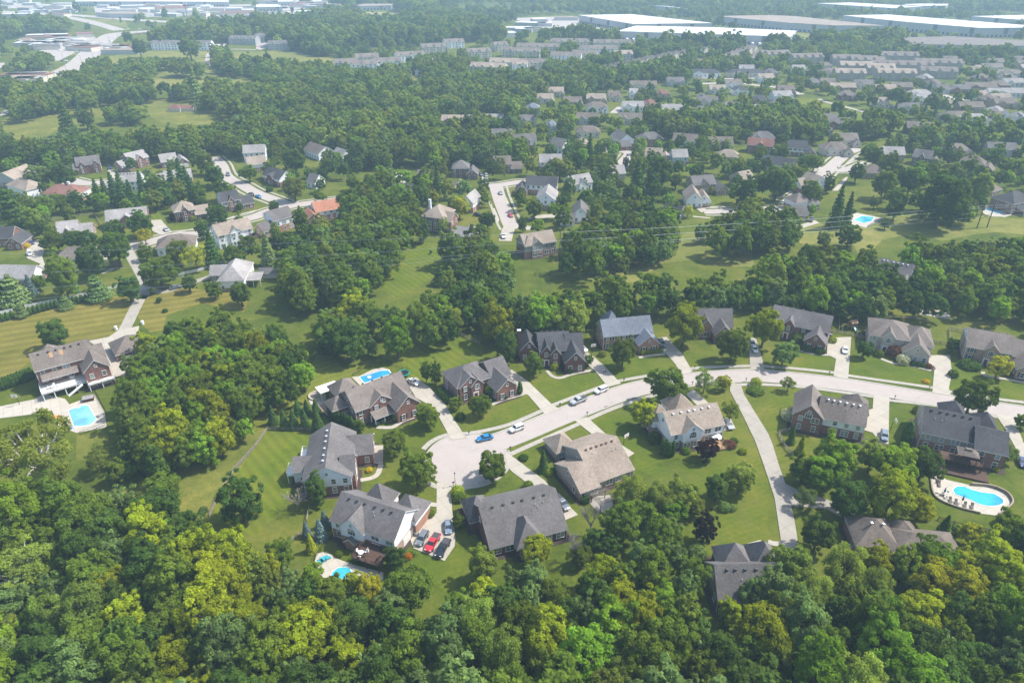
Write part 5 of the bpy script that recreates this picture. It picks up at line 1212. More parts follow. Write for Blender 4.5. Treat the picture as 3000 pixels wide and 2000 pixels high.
('d',-196.1,296.5,5.1,1,'dk','dark tree before the pale roofed brick house'),
('o',-204.2,294.1,4.37,1.2,'md','green tree left of the pale roofed brick house'),
('d',-173.3,312.1,6.67,1,'dk','broad tree before the long pale grey roof'),
('d',-185.2,310.5,5,1,'dk','bluish tree left of the broad one'),
('o',-144.4,309.9,3.25,1.3,'dg','small pointed tree left of the tall white house'),
('pi',-186,273.1,3.26,1.2,'gg','pine in front of the brown hidden roof'),
('pi',-190.8,242.8,6.88,1,'gg','large pale pine at the left edge'),
('d',-195,243.3,4.13,1,'pu','purple tinted tree at the left edge'),
('d',-188.6,254.7,3.46,1,'md','bushy tree beside the white dormer house'),
('sp',-190,251.5,2.71,1.1,'bs','small blue spruce beside the white dormer house'),
('d',-143.9,328.1,5.95,0.9,'dk','round tree before the orange brick house at the bend'),
('d',-140.8,349.7,2.33,1,'dk','small dark tree at the orange brick entry'),
('sp',-220.1,362.8,3.41,1.35,'sp','@spruces behind the white house'),
('sp',-218.7,367.8,3.16,1.35,'sp','@spruces behind the white house'),
('sp',-210.3,361.8,4.17,1.35,'sp','@spruces behind the white house'),
('sp',-203.8,357.8,4.76,1.35,'sp','@spruces behind the white house'),
('sp',-198.6,347.4,4,1.35,'sp','@spruces behind the white house'),
('sp',-196.8,352.5,4.03,1.35,'sp','@spruces behind the white house'),
('sp',-202.2,375.4,3.56,1.35,'sp','@spruces behind the white house'),
('d',-185.8,354.7,3.75,1,'ol','@olive round trees on the slope'),
('d',-184,360,3.78,1,'ol','@olive round trees on the slope'),
('d',-181,361.3,3.91,1,'ol','@olive round trees on the slope'),
('d',-176.3,361,4.28,1,'ol','@olive round trees on the slope'),
('sp',-179.5,375.5,5.21,1.4,'sp','@spruces beside the low grey roof'),
('sp',-186.3,377.9,4.06,1.4,'sp','@spruces beside the low grey roof'),
('sp',-168.8,361,3.98,1.4,'sp','@spruces beside the low grey roof'),
('sp',-177.3,376.2,4.01,1.4,'sp','@spruces beside the low grey roof'),
('d',-192.2,371.4,7.05,1,'md','round tree between the two spruce groups'),
('d',-152.2,400.6,5.22,1,'md','ball shaped tree at the street bend'),
('d',-167.5,388.5,6.78,1,'dk','dark tree by the upper left street'),
('d',-182.1,413.9,6.5,1,'md','tree at the head of the upper left street'),
('d',-262.6,384.1,7.42,1,'gg','round tree before the tan roofed brick house'),
('d',-250.7,386.4,7.93,1,'dk','dark tree left of the two gabled brick house'),
('d',-225.7,315.8,6.27,1.1,'ol','olive tree by the rail fence corner'),
('pi',-239.3,322.7,9.67,1.1,'dg','large dark pine mass at the left edge'),
('sp',-127.7,279.2,4.57,1.3,'dg','spruce before the tall white house'),
('d',-119.7,279.3,4.28,1.1,'dk','dark tree under the dark rear deck'),
('l',-133.6,274.7,5.56,1,'yd','yellow green tree beside the grey brown hip roof'),
('d',-142.3,279.6,6.31,0.95,'md','green tree over the grey brown hip roof'),
('d',-159.8,285.1,3.87,1,'md','tree at the private lane entrance'),
('d',-115.9,247.4,3.78,1,'md','tree at the corner of the pale roofed white house'),
('d',-103.4,241.4,4.98,1,'md','tree before the covered porch'),
('d',-136.4,244,1.23,1,'dk','tiny tree in the striped side field'),
('l',-168.3,303.1,4.42,1,'yd','yellowish street tree by the lane entrance'),
('d',-222.6,347.5,5.97,1,'dk','dark tree below the reddish brown roof'),
('d',-231.6,346.7,5.69,1,'md','green tree below the reddish brown roof'),
('d',-233.3,339.1,5.96,1,'md','bushy tree left below the reddish brown roof'),
('o',-100.6,319.1,4.11,1.35,'md','cone shaped tree beside the grey roofed white house'),
('sp',-104.7,279.9,3.77,1.4,'gg','blue green spruce in the left backyard'),
('d',-102.4,291.8,5.62,1,'dk','dark tree in the left backyard'),
('d',-129.7,418.1,7.84,1,'dk','dark round tree by the white deck house'),
('d',-116.5,366.3,6.83,1,'ol','olive round tree at the junction corner'),
('d',-122.3,347.5,3.29,1,'dk','dark round tree across the junction'),
('o',-41.1,305.9,3.98,1.35,'dk','dark cone tree beside the tall brick house'),
('d',-26.2,337.9,5.27,1.15,'yd','yellowish tree behind the tall brick house'),
('d',-41.3,358.8,4.12,1,'yd','golden tree left of the white chimney'),
('l',-32.7,317.6,3.16,1.2,'lg','light tree before the tall brick house'),
('w',-52.3,280.1,6.65,1.15,'ol','airy tree with dark trunk on the clearing edge'),
('d',-36.3,292.8,0.84,1.1,'dk','tiny tree on the clearing lawn'),
('pi',-29.1,260.4,3.78,1.1,'dg','dark pine on the lower clearing edge'),
('d',-47.7,361,5.61,1.2,'dk','dark tree right of the dark low roof'),
('sp',-41.1,379.1,3.58,1.5,'dg','spruce beside the grey cottage'),
('sp',-68.1,389.1,2.93,1.5,'dg','slim spruce at the parking court'),
('d',-11.9,322.9,4.52,1,'dk','dark tree beside the middle street bend'),
('l',-87,379.5,4.4,1.2,'md','tree by the hidden low roof'),
('d',86.6,305,3.24,1.6,'gg','tree with bare trunk in the clearing'),
('d',100.1,298.6,4.26,1.3,'gg','pale green tree with pointed top in the clearing'),
('o',4.9,319.8,2.22,1.6,'dk','small dark tree at the middle cul-de-sac'),
('d',11.1,338,5.26,1,'md','tree at the garage drive of the white gabled house'),
('pi',29.5,374.3,3.53,1.6,'gg','pale pine beside the dark roofed white house'),
('d',40.3,386.6,3.27,1,'dk','small tree before the stone terrace house'),
('d',39,418.3,5.06,1.3,'dk','dark tree behind the stone terrace house'),
('sp',48,436.1,3.65,1.9,'dg','slender spruce by the crossroad'),
('d',56.9,458.3,4.28,1,'md','tree at the left of the crossroad'),
('d',27.8,404.6,8.16,0.8,'ol','olive tree over the dark roofed white house'),
('d',52,408.8,8.28,0.8,'md','wide tree beside the crossroad street'),
('o',69.9,429,2.09,1.7,'dk','small dark tree on the crossroad verge'),
('d',69.1,466.8,2.41,0.8,'pu','small purple tree on the crossroad corner'),
('d',76.8,431.9,5.33,1.4,'gg','tall grey green tree by the crossroad'),
('d',81.1,383.2,9.45,1.05,'dk','large dark tree with rusty top'),
('d',92.5,437.7,3.23,0.8,'ru','rust coloured treetop in the middle houses'),
('sp',67.7,373.4,5.64,1.3,'dg','broad dark spruce in the middle wood'),
('d',92.1,386.9,4.62,1,'md','round tree beside the white gabled tan roof'),
('o',122.2,356.4,5.61,1.25,'dk','dark tree right of the white suv'),
('d',81.2,352.5,4.42,1,'br','tree at the drive of the tan roofed gable'),
('l',88.8,340.3,3.45,1,'yd','yellowish tree by the small cul-de-sac'),
('d',156.7,358,6.81,1,'md','round tree beside the wide right street'),
('o',174.1,379.6,4.16,1.2,'dk','dark tree before the broad white gable'),
('sp',156.8,325.3,4.39,1.7,'dg','left of two tall spruces by the hillside pool'),
('sp',163.2,327.6,3.27,1.8,'dg','right of two tall spruces by the hillside pool'),
('d',190.9,336.4,5.5,1,'dk','round tree on the sunlit hillside'),
('d',199,352,6.18,1,'md','tree behind the round hillside one'),
('d',198.1,398.7,6.05,1,'dk','dark tree at the right street junction'),
('d',199.2,368.6,8.4,1,'md','broad tree above the hillside lawn'),
('d',216.2,374.3,6.57,1.2,'dk','dark tree above the hillside lawn'),
('d',206.3,325.3,14.54,0.95,'dk','massive dark tree on the hillside'),
('d',241.7,354.2,7.54,1.3,'ol','olive tree left of the long dark roof'),
('d',153.1,300.7,6.19,0.85,'dk','dark tree at the bottom of the hillside lawn'),
('d',141.7,299.9,4.09,1,'gg','grey bush tree on the lower hillside'),
('d',180.7,323.5,2.53,1,'dk','small shrub tree by the pool fence'),
('d',182.3,421,5.28,1,'md','tree beside the upper right street'),
('d',177.2,424,5.14,1,'gg','second tree beside the upper right street'),
('d',162.6,395.8,5.35,1,'ol','olive tree on the right street verge'),
('d',221.7,429.1,6.3,1,'dk','dark round tree before the pale roofed tan house'),
('d',153.4,344.8,2.82,1,'br','small bright tree by the brown roofed white house'),
('d',126.8,310.6,7.68,1,'dk','wide dark tree over the boat pad'),
('d',188.9,353.6,3.56,1,'gg','grey green bush tree behind the white gable'),
('d',141.3,366.6,9.49,1,'dk','dark tree mass at the upper right street'),
('sp',-316.6,510.7,7.38,1.3,'dg','lone dark spruce in the far meadow'),
('d',-313.8,529.8,7.56,1,'dk','round tree beside the lone meadow spruce'),
('d',-337.1,580.4,10,1,'lg','pale round tree at the meadow edge'),
('d',-440.5,894,11.17,1,'dk','lone dark tree on the far field'),
('d',-373,873.5,14.05,1,'md','lone spreading tree before the far apartment block'),
('d',-330,847.3,9.64,1,'lg','round pale tree beside the far lane'),
('sp',-260.5,604.9,7.23,1.5,'gg','dark blue conifer near the lone cottage'),
]
D['shrubs'] = [
(-13.8,135.7,1.75,1,'yg','mounded grassy shrub beside the street lamp walk'),
(-13.4,133.7,1.63,1,'md','lower shrub beside the street lamp walk'),
(-37.7,144.6,0.89,1,'go','yellow flowering bush in the mulch bed by the cul-de-sac house'),
(-20,128.1,1.16,1,'md','shrub bed at the garage corner of the white and brick house'),
(-23.5,114.6,0.91,1,'or','orange flowering bush beside the brown deck'),
(-22.7,115.6,0.79,1,'md','green bush beside the orange flowers'),
(-35.2,113.3,0.95,1,'md','bush under the brown deck'),
(-39.5,115.3,0.96,1,'md','bush by the pool retaining wall'),
(-15.1,168,1.45,1,'dg','clipped ball shrub before the middle brick house'),
(-3.7,178.4,1.14,1,'dg','left clipped shrub under the garage windows of the middle brick house'),
(-2.4,178.8,1.14,1,'dg','right clipped shrub under the garage windows of the middle brick house'),
(-37.4,166.2,0.84,1,'bs','smaller blue round bush at the brick porch'),
(-39.2,165,0.97,1,'bs','larger blue round bush at the brick porch'),
(-33.4,167.6,1.49,1,'yg','spreading shrub at the brick porch'),
(-35.5,166.7,0.52,1,'or','orange tinted bush at the brick porch'),
(-31.6,168.3,0.65,1,'go','yellow bush at the end of the brick porch'),
(-29.9,170.3,1.7,1,'wf','white flowering hydrangea at the brick garage wing'),
(-21.9,180.5,1.62,1,'dg','@clipped hedge beside the bright side wall'),
(-20.6,179,1.68,1,'dg','@clipped hedge beside the bright side wall'),
(-19.3,177,1.6,1,'dg','@clipped hedge beside the bright side wall'),
(13.9,195.8,1.5,1,'yg','low shrub under the arched window of the dark red house'),
(18.7,193.4,1.14,1,'dg','dark shrub at the garage gable of the dark red house'),
(44.3,205.4,1.13,1,'yg','@hedge balls before the orange brick garage'),
(45.9,205.7,1.13,1,'yg','@hedge balls before the orange brick garage'),
(47.4,206,1.13,1,'yg','@hedge balls before the orange brick garage'),
(48.9,206.3,1.13,1,'yg','@hedge balls before the orange brick garage'),
(50.3,206.6,1.14,1,'yg','@hedge balls before the orange brick garage'),
(30.5,204.1,1.33,1,'ol','rusty shrub left of the orange brick house'),
(76.9,185.9,1.75,1.1,'yg','round topiary beside the private drive entrance'),
(75.7,182,2.51,0.5,'md','flat shrub ring below the round topiary'),
(39.7,157.6,1.95,1,'dg','dark shrub mass at the white house side wall'),
(60.4,155.2,1.75,0.7,'rb','rust brown weeping shrub by the white house patio'),
(63.2,152.3,1.2,0.9,'yg','bright shrub in the patio border'),
(62.1,157.1,1.16,0.7,'dg','hedge along the patio border'),
(47.7,152.3,1.18,1,'br','leafy shrub under the white bay'),
(9.9,143.1,1.11,1,'yg','round yellow green bush beside the small spruce'),
(10.8,144.1,1.05,1,'dg','dark bush beside the small spruce'),
(52.3,130.2,1.49,1,'gg','left clipped ball in the lawn island'),
(54.2,130.2,1.1,1,'gg','right clipped ball in the lawn island'),
(18.2,132.9,1.18,1,'dg','dark shrub at the tan house patio'),
(28.2,139.3,0.58,1,'or','orange flowering bush under the tan house windows'),
(29.6,139.6,0.99,1,'md','green shrub under the tan house windows'),
(3.1,149.7,1.34,0.6,'dg','flat dark shrub bed by the tan house walk'),
(42.1,115,2.14,1,'gg','grey green shrub behind the half buried house'),
(4.2,138.1,1.42,1,'md','leafy shrub between charcoal roof and drive'),
(129.1,204.1,2.59,1,'rb','red brown shrub at the stone entry'),
(129.8,199.5,2.15,1,'wf','white flowering shrub before the stone garage'),
(132.4,198.1,1.08,1,'dg','@clipped balls before the stone garage'),
(133.8,197.4,0.99,1,'dg','@clipped balls before the stone garage'),
(135.2,197,1,1,'dg','@clipped balls before the stone garage'),
(136.7,196.3,1.16,1,'rb','pink brown shrub at the stone garage corner'),
(150.5,197,3.42,0.5,'dg','low wide hedge before the tan brick house'),
(141.9,191.3,1.57,1,'dg','dark shrub by the lawn utility box'),
(111.8,213.4,1.42,1,'yg','round shrub at the wide driveway'),
(101,207.8,1.86,0.7,'dg','dark hedge under the left garage window of the grey roofed brick house'),
(104.5,206.2,2.1,0.7,'dg','dark hedge under the right garage window of the grey roofed brick house'),
(100.1,214.6,2.47,1,'ol','olive shrub at the grey roofed brick entry'),
(80.9,168.2,2.14,1,'wf','white hydrangea beside the brick house with arched windows'),
(131.7,187.9,1.13,0.5,'go','orange flower bed round the flag pole'),
(124,204.1,1.49,1,'md','green shrub by the stone walk'),
(104.7,169.7,0.72,1,'yg','small shrub beside the lower right drive'),
(120.7,171.3,1.5,1,'md','shrub at the left gable of the dark roofed house'),
(159.1,191.8,1.29,1,'rb','red shrub under the ornamental tree'),
(128,144.9,0.92,1,'yg','yellow shrub at the pool house corner'),
(-221.5,300.5,1.46,1,'go','yellow bush beside two parked cars'),
(-169.7,337.3,2.46,1,'pu','left purple bush of the tan hip roofed brick house'),
(-165.5,335,1.82,1,'pu','right purple bush of the tan hip roofed brick house'),
(-159.3,335.8,1.82,1,'yg','bright bush before the tan hip roofed brick house'),
(-174.7,280,1.96,1,'wf','white flowering bush by the lane house'),
(-170.1,278.8,2.27,1,'ba','grey shrub by the lane house'),
(-135.4,383,1.97,1,'dg','low dark bush on the corner lawn'),
(176.3,347.9,1.26,1,'dg','bush at the hillside pool corner'),
(96.9,378.5,2.28,1,'dg','dark bush left of the tan brick house'),
(111,379.4,2.82,1,'ol','bush before the tan brick house'),
(-223.8,452.6,2.01,1,'dg','bush in the side lawn'),
(-131,236.3,1.01,1,'dg','small lone bush on the dry side lawn'),
(-137.4,245.6,0.95,1,'dg','lone bush at the lane side lawn'),
(-75.7,129.4,1.08,1,'gg','grey bush near the meadow fence'),
]
D['woods'] = [
('near',[(-127.8,122.4),(-117.4,128.3),(-105.2,126.8),(-96.1,129.1),(-84.7,122.4),(-73.9,120.2),(-66.6,114.1),(-56.4,106.5),(-48.2,106.5),(-41.5,98.4),(-35.5,94.6),(-28,95.7),(-23.5,100.6),(-18.5,95.2),(-14.4,88.1),(-10.3,88.1),(-7.9,98.4),(-2.3,102.9),(4,104.7),(11,101.8),(16.6,104.1),(25.5,108.9),(33.1,110.2),(38.3,104.1),(36.8,97.3),(37.2,85.3),(44.4,85.3),(53.2,97.3),(58.7,102.9),(69.8,99.5),(76,97.9),(90.8,97.9),(97.9,104.1),(112.6,114.1),(128.6,116.7),(93.4,62.5),(-93.5,62.5)]),
('left',[(-114.9,202.2),(-110.4,214.5),(-90.8,209.7),(-76.7,206.6),(-64.7,190.9),(-62.8,175.7),(-71,168.7),(-73,156),(-77,147.3),(-82,142.8),(-92.7,139.3),(-102.6,147.3),(-107.9,154),(-106.8,162.2),(-114.3,178.1),(-113.5,189.6)]),
('belt',[(-61.2,193.6),(-72.2,217.7),(-61.5,224.5),(-42.6,222.7),(-27.7,227.9),(-15.9,242.8),(0.6,235.2),(19.8,233),(44.8,239.7),(62.3,237.4),(86.8,243.6),(95.9,251.6),(118,261),(140.3,268.2),(153.2,261.4),(176.7,280),(201.6,284.5),(228.2,276.6),(184.5,211.3),(179.3,224.5),(156.3,227.9),(130.4,226.2),(113.2,226.2),(95.6,229.7),(83.4,231.5),(66.7,227.9),(50.6,226.2),(31.5,222.7),(18.8,217.7),(2.1,208.2),(-14.2,209.7),(-28.6,206.6),(-39.6,202.2),(-52.8,196.4)]),
('mid',[(-94.8,263.7),(-93.5,292.7),(-82.2,321),(-87,365.2),(-67.4,389.2),(-45.4,389.2),(-44.5,336.8),(-39.1,306.3),(-49.1,285),(-50,248.9),(-66,230),(-78.1,233.6),(-92.1,243)]),
('mid',[(20.3,266),(22.1,295.3),(46.9,324),(65.7,336.8),(77,317.9),(72.3,285),(48.8,266),(26.7,257.2)]),
('mid',[(92.7,306.3),(109.6,324),(134.8,324),(126.7,295.3),(104.3,285),(89.2,285)]),
('mid',[(-26.3,248.9),(-31.2,285),(-14.9,300.7),(-1.1,266),(-1,248.9),(-12.7,245)]),
('mid',[(208.8,350.5),(239,369),(232.1,336.8),(216.7,321),(196.5,317.9)]),
('mid',[(-250.1,330.3),(-253.7,357.7),(-204.9,306.3),(-183.7,285),(-210.1,285),(-227.9,295.3)]),
('res',[(-303.6,413.9),(-270.1,423.4),(-204.5,443.5),(-116.4,454.2),(-68.6,396),(-87,364),(-85.7,336.1),(-110.6,317.5),(-105.8,275.3),(-118.8,270.6),(-152.5,290),(-145.4,253.3),(-167.7,253.3),(-194.9,270.6),(-202.1,253.3)]),
('res',[(5,592.1),(45.1,670.2),(91.4,692.7),(243.6,798.4),(639.6,938.3),(298.1,379.4),(214.6,323.5),(203.2,342.8),(218.6,433.2),(148.2,342.8),(100.9,329.7),(88.8,364),(49.3,342.8),(11,311.6),(0.9,336.1),(-27.7,342.8),(-48.7,396),(-45.4,413.9),(6.3,423.4)]),
]
D['far_open'] = [
[(-377.8,527.7),(-368.8,579.7),(-344,613.7),(-306.9,604.8),(-324.2,651.4),(-338.3,740.9),(-312.6,753.7),(-240.1,571.7),(-207.4,556.3),(-206.7,534.6),(-232.1,541.7),(-259.4,514.4),(-317.9,495.4),(-353.5,489.4)],
[(-488.1,889.8),(-481.1,945.7),(-451.3,955.7),(-389.3,955.7),(-370.1,926.4),(-355.2,872.5),(-422.3,881),(-456.8,847.6)],
[(-356.7,728.5),(-370.8,780.5),(-367.9,809.1),(-324.2,809.1),(-304.1,766.9),(-256.3,740.9),(-244.9,704.8),(-303.2,734.7),(-333.4,716.5)],
[(-372.7,986.8),(-334.1,986.8),(-282.9,955.7),(-228.1,898.7),(-205.4,889.8),(-198.8,847.6),(-219.1,839.7),(-249.4,847.6),(-303.4,889.8),(-333.3,889.8)],
[(-315.9,1515.9),(-222.6,1504),(-174.3,1383.6),(-170.3,1334.7),(-225.5,1325.4),(-301.9,1425.2)],
[(-106.8,773.6),(-93.6,766.9),(-87.3,710.6),(-99.1,704.8)],
[(-780,1393.8),(-675.6,1344.2),(-611.9,1221.9),(-690.3,1298)],
[(242.4,636.8),(270.7,651.4),(286.7,600.5),(303.6,545.3),(286.8,524.3),(254.5,498.5),(264.2,534.6),(258.5,556.3),(252.5,600.5),(218,583.7),(231.7,600.5)],
[(-156.1,563.9),(-136.5,560.1),(-131.1,527.7),(-142.4,545.3)],
[(-728.7,1161),(-636.1,1161),(-587.9,1079.8),(-546.6,945.7),(-513.6,847.6),(-547.7,872.5),(-612.6,955.7)],
[(-520.5,780.5),(-482.5,809.1),(-458.7,753.7),(-453.6,710.6),(-479,728.5)],
[(-832.1,1540.4),(-626.3,1591.6),(-555.6,1404.1),(-761.7,1404.1)],
[(0,1393.8),(124.1,1469.2),(162.7,1190.7),(111.9,1119),(91.6,1146.7),(23.4,1092.6)],
[(153.4,1119),(355.7,1055),(401,1055),(425.2,1055),(449.4,1190.7),(403.3,1105.6)],
[(606.9,1238.1),(641.4,1254.6),(769.3,1146.7),(751.8,1119),(596,1161)],
]
D['lots'] = [
[(-883.9,1640.5),(-571.5,1698.4),(-502.9,1520.8),(-797.1,1480.6)],
[(-580.8,1766.8),(-448.8,1793),(-379.7,1704.4),(-444.2,1540.4),(-509.1,1540.4)],
[(-1018.3,1540.4),(-843.4,1473.8),(-799.6,1393.8),(-945.4,1425.2)],
[(-636.6,1003.1),(-610.2,1025.6),(-625.7,1092.6),(-614.3,1119),(-581.5,1067.3),(-549.2,955.7),(-527.4,872.5),(-540.1,872.5),(-579,926.4)],
[(-526.1,986.8),(-519.8,1003.1),(-502.8,997.6),(-481.1,945.7),(-493.3,926.4)],
[(-785.4,1458),(-662.2,1496.9),(-627.4,1414.6),(-733.9,1404.1)],
[(-584.3,1469.2),(-497.6,1504),(-466,1404.1),(-540.4,1363.6)],
[(-483.1,1458),(-397.7,1469.2),(-354.1,1383.6),(-362.9,1334.7),(-450.2,1353.9)],
[(-407.2,1014.2),(-388.4,1031.3),(-364.8,976.2),(-388.1,971)],
[(0,1387.6),(112.6,1425.2),(163.7,1198.4),(92.7,1161),(35.6,1254.6)],
[(150.7,1086.1),(350,1037.2),(344.5,1019.8),(148.3,1067.3)],
[(403.4,1099.1),(423.8,1119),(428.2,1055),(414.8,1031.3),(378.5,1031.3)],
[(606.9,1238.1),(637.3,1246.3),(762.2,1135.5),(755.2,1124.5),(606.7,1183.2)],
[(-1122.1,1704.4),(-1068.6,1735.1),(-937.6,1646.1),(-886.6,1552.9),(-943.3,1552.9),(-1067.7,1618.4)],
[(-490.8,753.7),(-485.7,773.6),(-470.6,766.9),(-451.5,710.6),(-474.7,728.5)],
[(-503.4,1646.1),(-469.5,1632.2),(-462.8,1591.6),(-529.6,1604.9)],
[(-980.1,1750.8),(-801.7,1735.1),(-775,1674.8),(-942.3,1689.5)],
[(-348.2,1031.3),(-336.6,1037.2),(-317.4,997.6),(-321.9,965.8),(-330.7,976.2)],
]
D['belts'] = [
[(-437.9,622.7),(-436.6,651.4),(-403.4,661.5),(-366.7,666.6),(-318.4,651.4),(-302.9,622.7),(-351.8,636.8),(-382,622.7),(-396.2,592),(-415.8,587.9)],
[(-308,548.9),(-305.9,579.7),(-286.6,563.9),(-277.3,541.7),(-295.1,531.1)],
[(-312.5,651.4),(-285.5,661.5),(-270.3,627.3),(-304.3,636.8)],
[(-357.1,780.5),(-322.4,773.6),(-312.4,747.2),(-343.6,753.7)],
[(-778.4,1161),(-697.1,1206.1),(-661.4,1146.7),(-688.2,1092.6),(-711.3,1055)],
[(-536.8,809.1),(-518.5,847.6),(-489.7,780.5),(-512.9,773.6)],
[(93.7,506.1),(105.9,540.8),(153.5,548.3),(184.7,588.5),(237.5,588.5),(259.3,548.3),(294.8,526.4),(244.1,490.8),(199.4,483.4),(157.1,490.8),(115.7,493.3)],
[(24.5,548.3),(52,560.6),(49.1,526.4),(69,506.1),(38.2,506.1),(20.2,519.5)],
[(82,762),(201.1,907),(222,907),(107,748.5)],
[(379.2,907),(469.8,899.4),(620.7,914.6),(597.3,877.6),(462.3,863.6),(365,870.5)],
[(284.7,506.1),(362.3,506.1),(335.5,463.6),(260.6,469.3)],
[(302.3,615.3),(328.7,624.7),(343.3,588.5),(317.9,580)],
]
D['far_sparse'] = [
[(-1203.8,1833.7),(-866,1833.7),(-569.2,1833.7),(-225.1,1446.9),(-434.3,1241.3),(-500.4,1161),(-469.2,926.4),(-423.2,704.8),(-475.7,682.5)],
[(-222.8,926.4),(-168.2,986.8),(39.6,1079.8),(31.8,728.5),(-86.1,839.7),(-181,780.5)],
[(-129,1833.7),(1212,1833.7),(678.2,995.4),(386.1,995.4),(170.9,1090),(16.3,1190.7),(-132,1325.4)],
]
D['fences'] = [
('rail',[(-55.3,161.8),(-70.1,162.6),(-71,154.8),(-71.9,151),(-73.4,145.1),(-74.1,135.8),(-73.6,127.3)],'grey weathered rail fence around the bright corner lawn'),
('rail',[(-50.1,130.7),(-49.5,125.8)],'short grey rail fence behind the white gabled house'),
('rail',[(-51.6,119.3),(-49.9,121.7)],'short grey rail fence left of the blue spruces'),
('rail',[(119.6,233.2),(132,232.4),(149.4,230.6),(153.1,227.6)],'long rail fence along the wood behind the stone house'),
('rail',[(113.8,220.6),(118.4,219),(124.3,215.5)],'rail fence between the playset and the wide driveway'),
('rail',[(127.8,230.2),(122.3,217.8)],'rail fence on the right side of the playset'),
('rail',[(121.2,230.2),(117.2,221)],'rail fence on the left side of the playset'),
('rail',[(146.4,213.2),(151.3,210.9)],'short rail fence between stone and tan brick houses'),
('rail',[(152.9,213.2),(157.5,222.2),(161.3,220.1)],'corner rail fence left of the tan brick house'),
('rail',[(97.1,157.8),(100.6,156.3),(103.6,154.6)],'rail fence below the lower right driveway'),
('rail',[(79.6,162.3),(75.8,160.8),(75.5,154.8),(76.3,150.6)],'grey board fence beside the long private drive'),
('rail',[(-17.9,217.8),(-11,211.6)],'short rail fence at the back of the striped lawn'),
('vinyl',[(-192.1,234.1),(-188.5,236.5)],'left piece of the white vinyl fence'),
('vinyl',[(-185.7,239.5),(-176.5,244.8)],'middle piece of the white vinyl fence behind arborvitae'),
('vinyl',[(-172.9,247.3),(-167.4,250.9)],'piece of white vinyl fence below the green slide'),
('vinyl',[(-161.9,255.5),(-159,257.5)],'short piece of white vinyl fence beside the pine'),
('vinyl',[(-139.6,269.2),(-136,271.2),(-130.3,275.9),(-124.1,279.6)],'white vinyl fence behind the pale roofed white house'),
('rail',[(-233.4,333.2),(-224,340.3),(-213.8,345.2),(-201.9,327.9)],'pale rail fence round a vegetable garden'),
('iron',[(-133.7,187.4),(-127.2,179.2),(-121.2,171.8)],'black iron fence on the right of the pale pool'),
('iron',[(-122.5,160.3),(-117.8,164.6)],'black iron fence below the pale pool'),
('iron',[(-51.3,191.3),(-48.3,195.9),(-45.3,199.7),(-41.8,200),(-37.7,197.3),(-33.6,193.2)],'black iron fence around the deep blue pool'),
('iron',[(-44.5,111.9),(-44.7,114.5),(-43.4,118.8),(-42.2,120.5)],'black wire fence around the round pool terrace'),
('iron',[(179.6,350.2),(189.2,340.3),(173.7,326.3)],'black fence around the hillside pool'),
('rail',[(103.2,126.6),(106,124.9),(108.1,124)],'dark rail fence below the kidney pool lawn'),
('rail',[(110.9,123.1),(113.1,122.4)],'dark rail fence beside the golden shrub tree'),
('rail',[(27.5,365.1),(35.2,366.9),(41.3,369.6)],'pale rail fence behind the stone terrace house'),
]
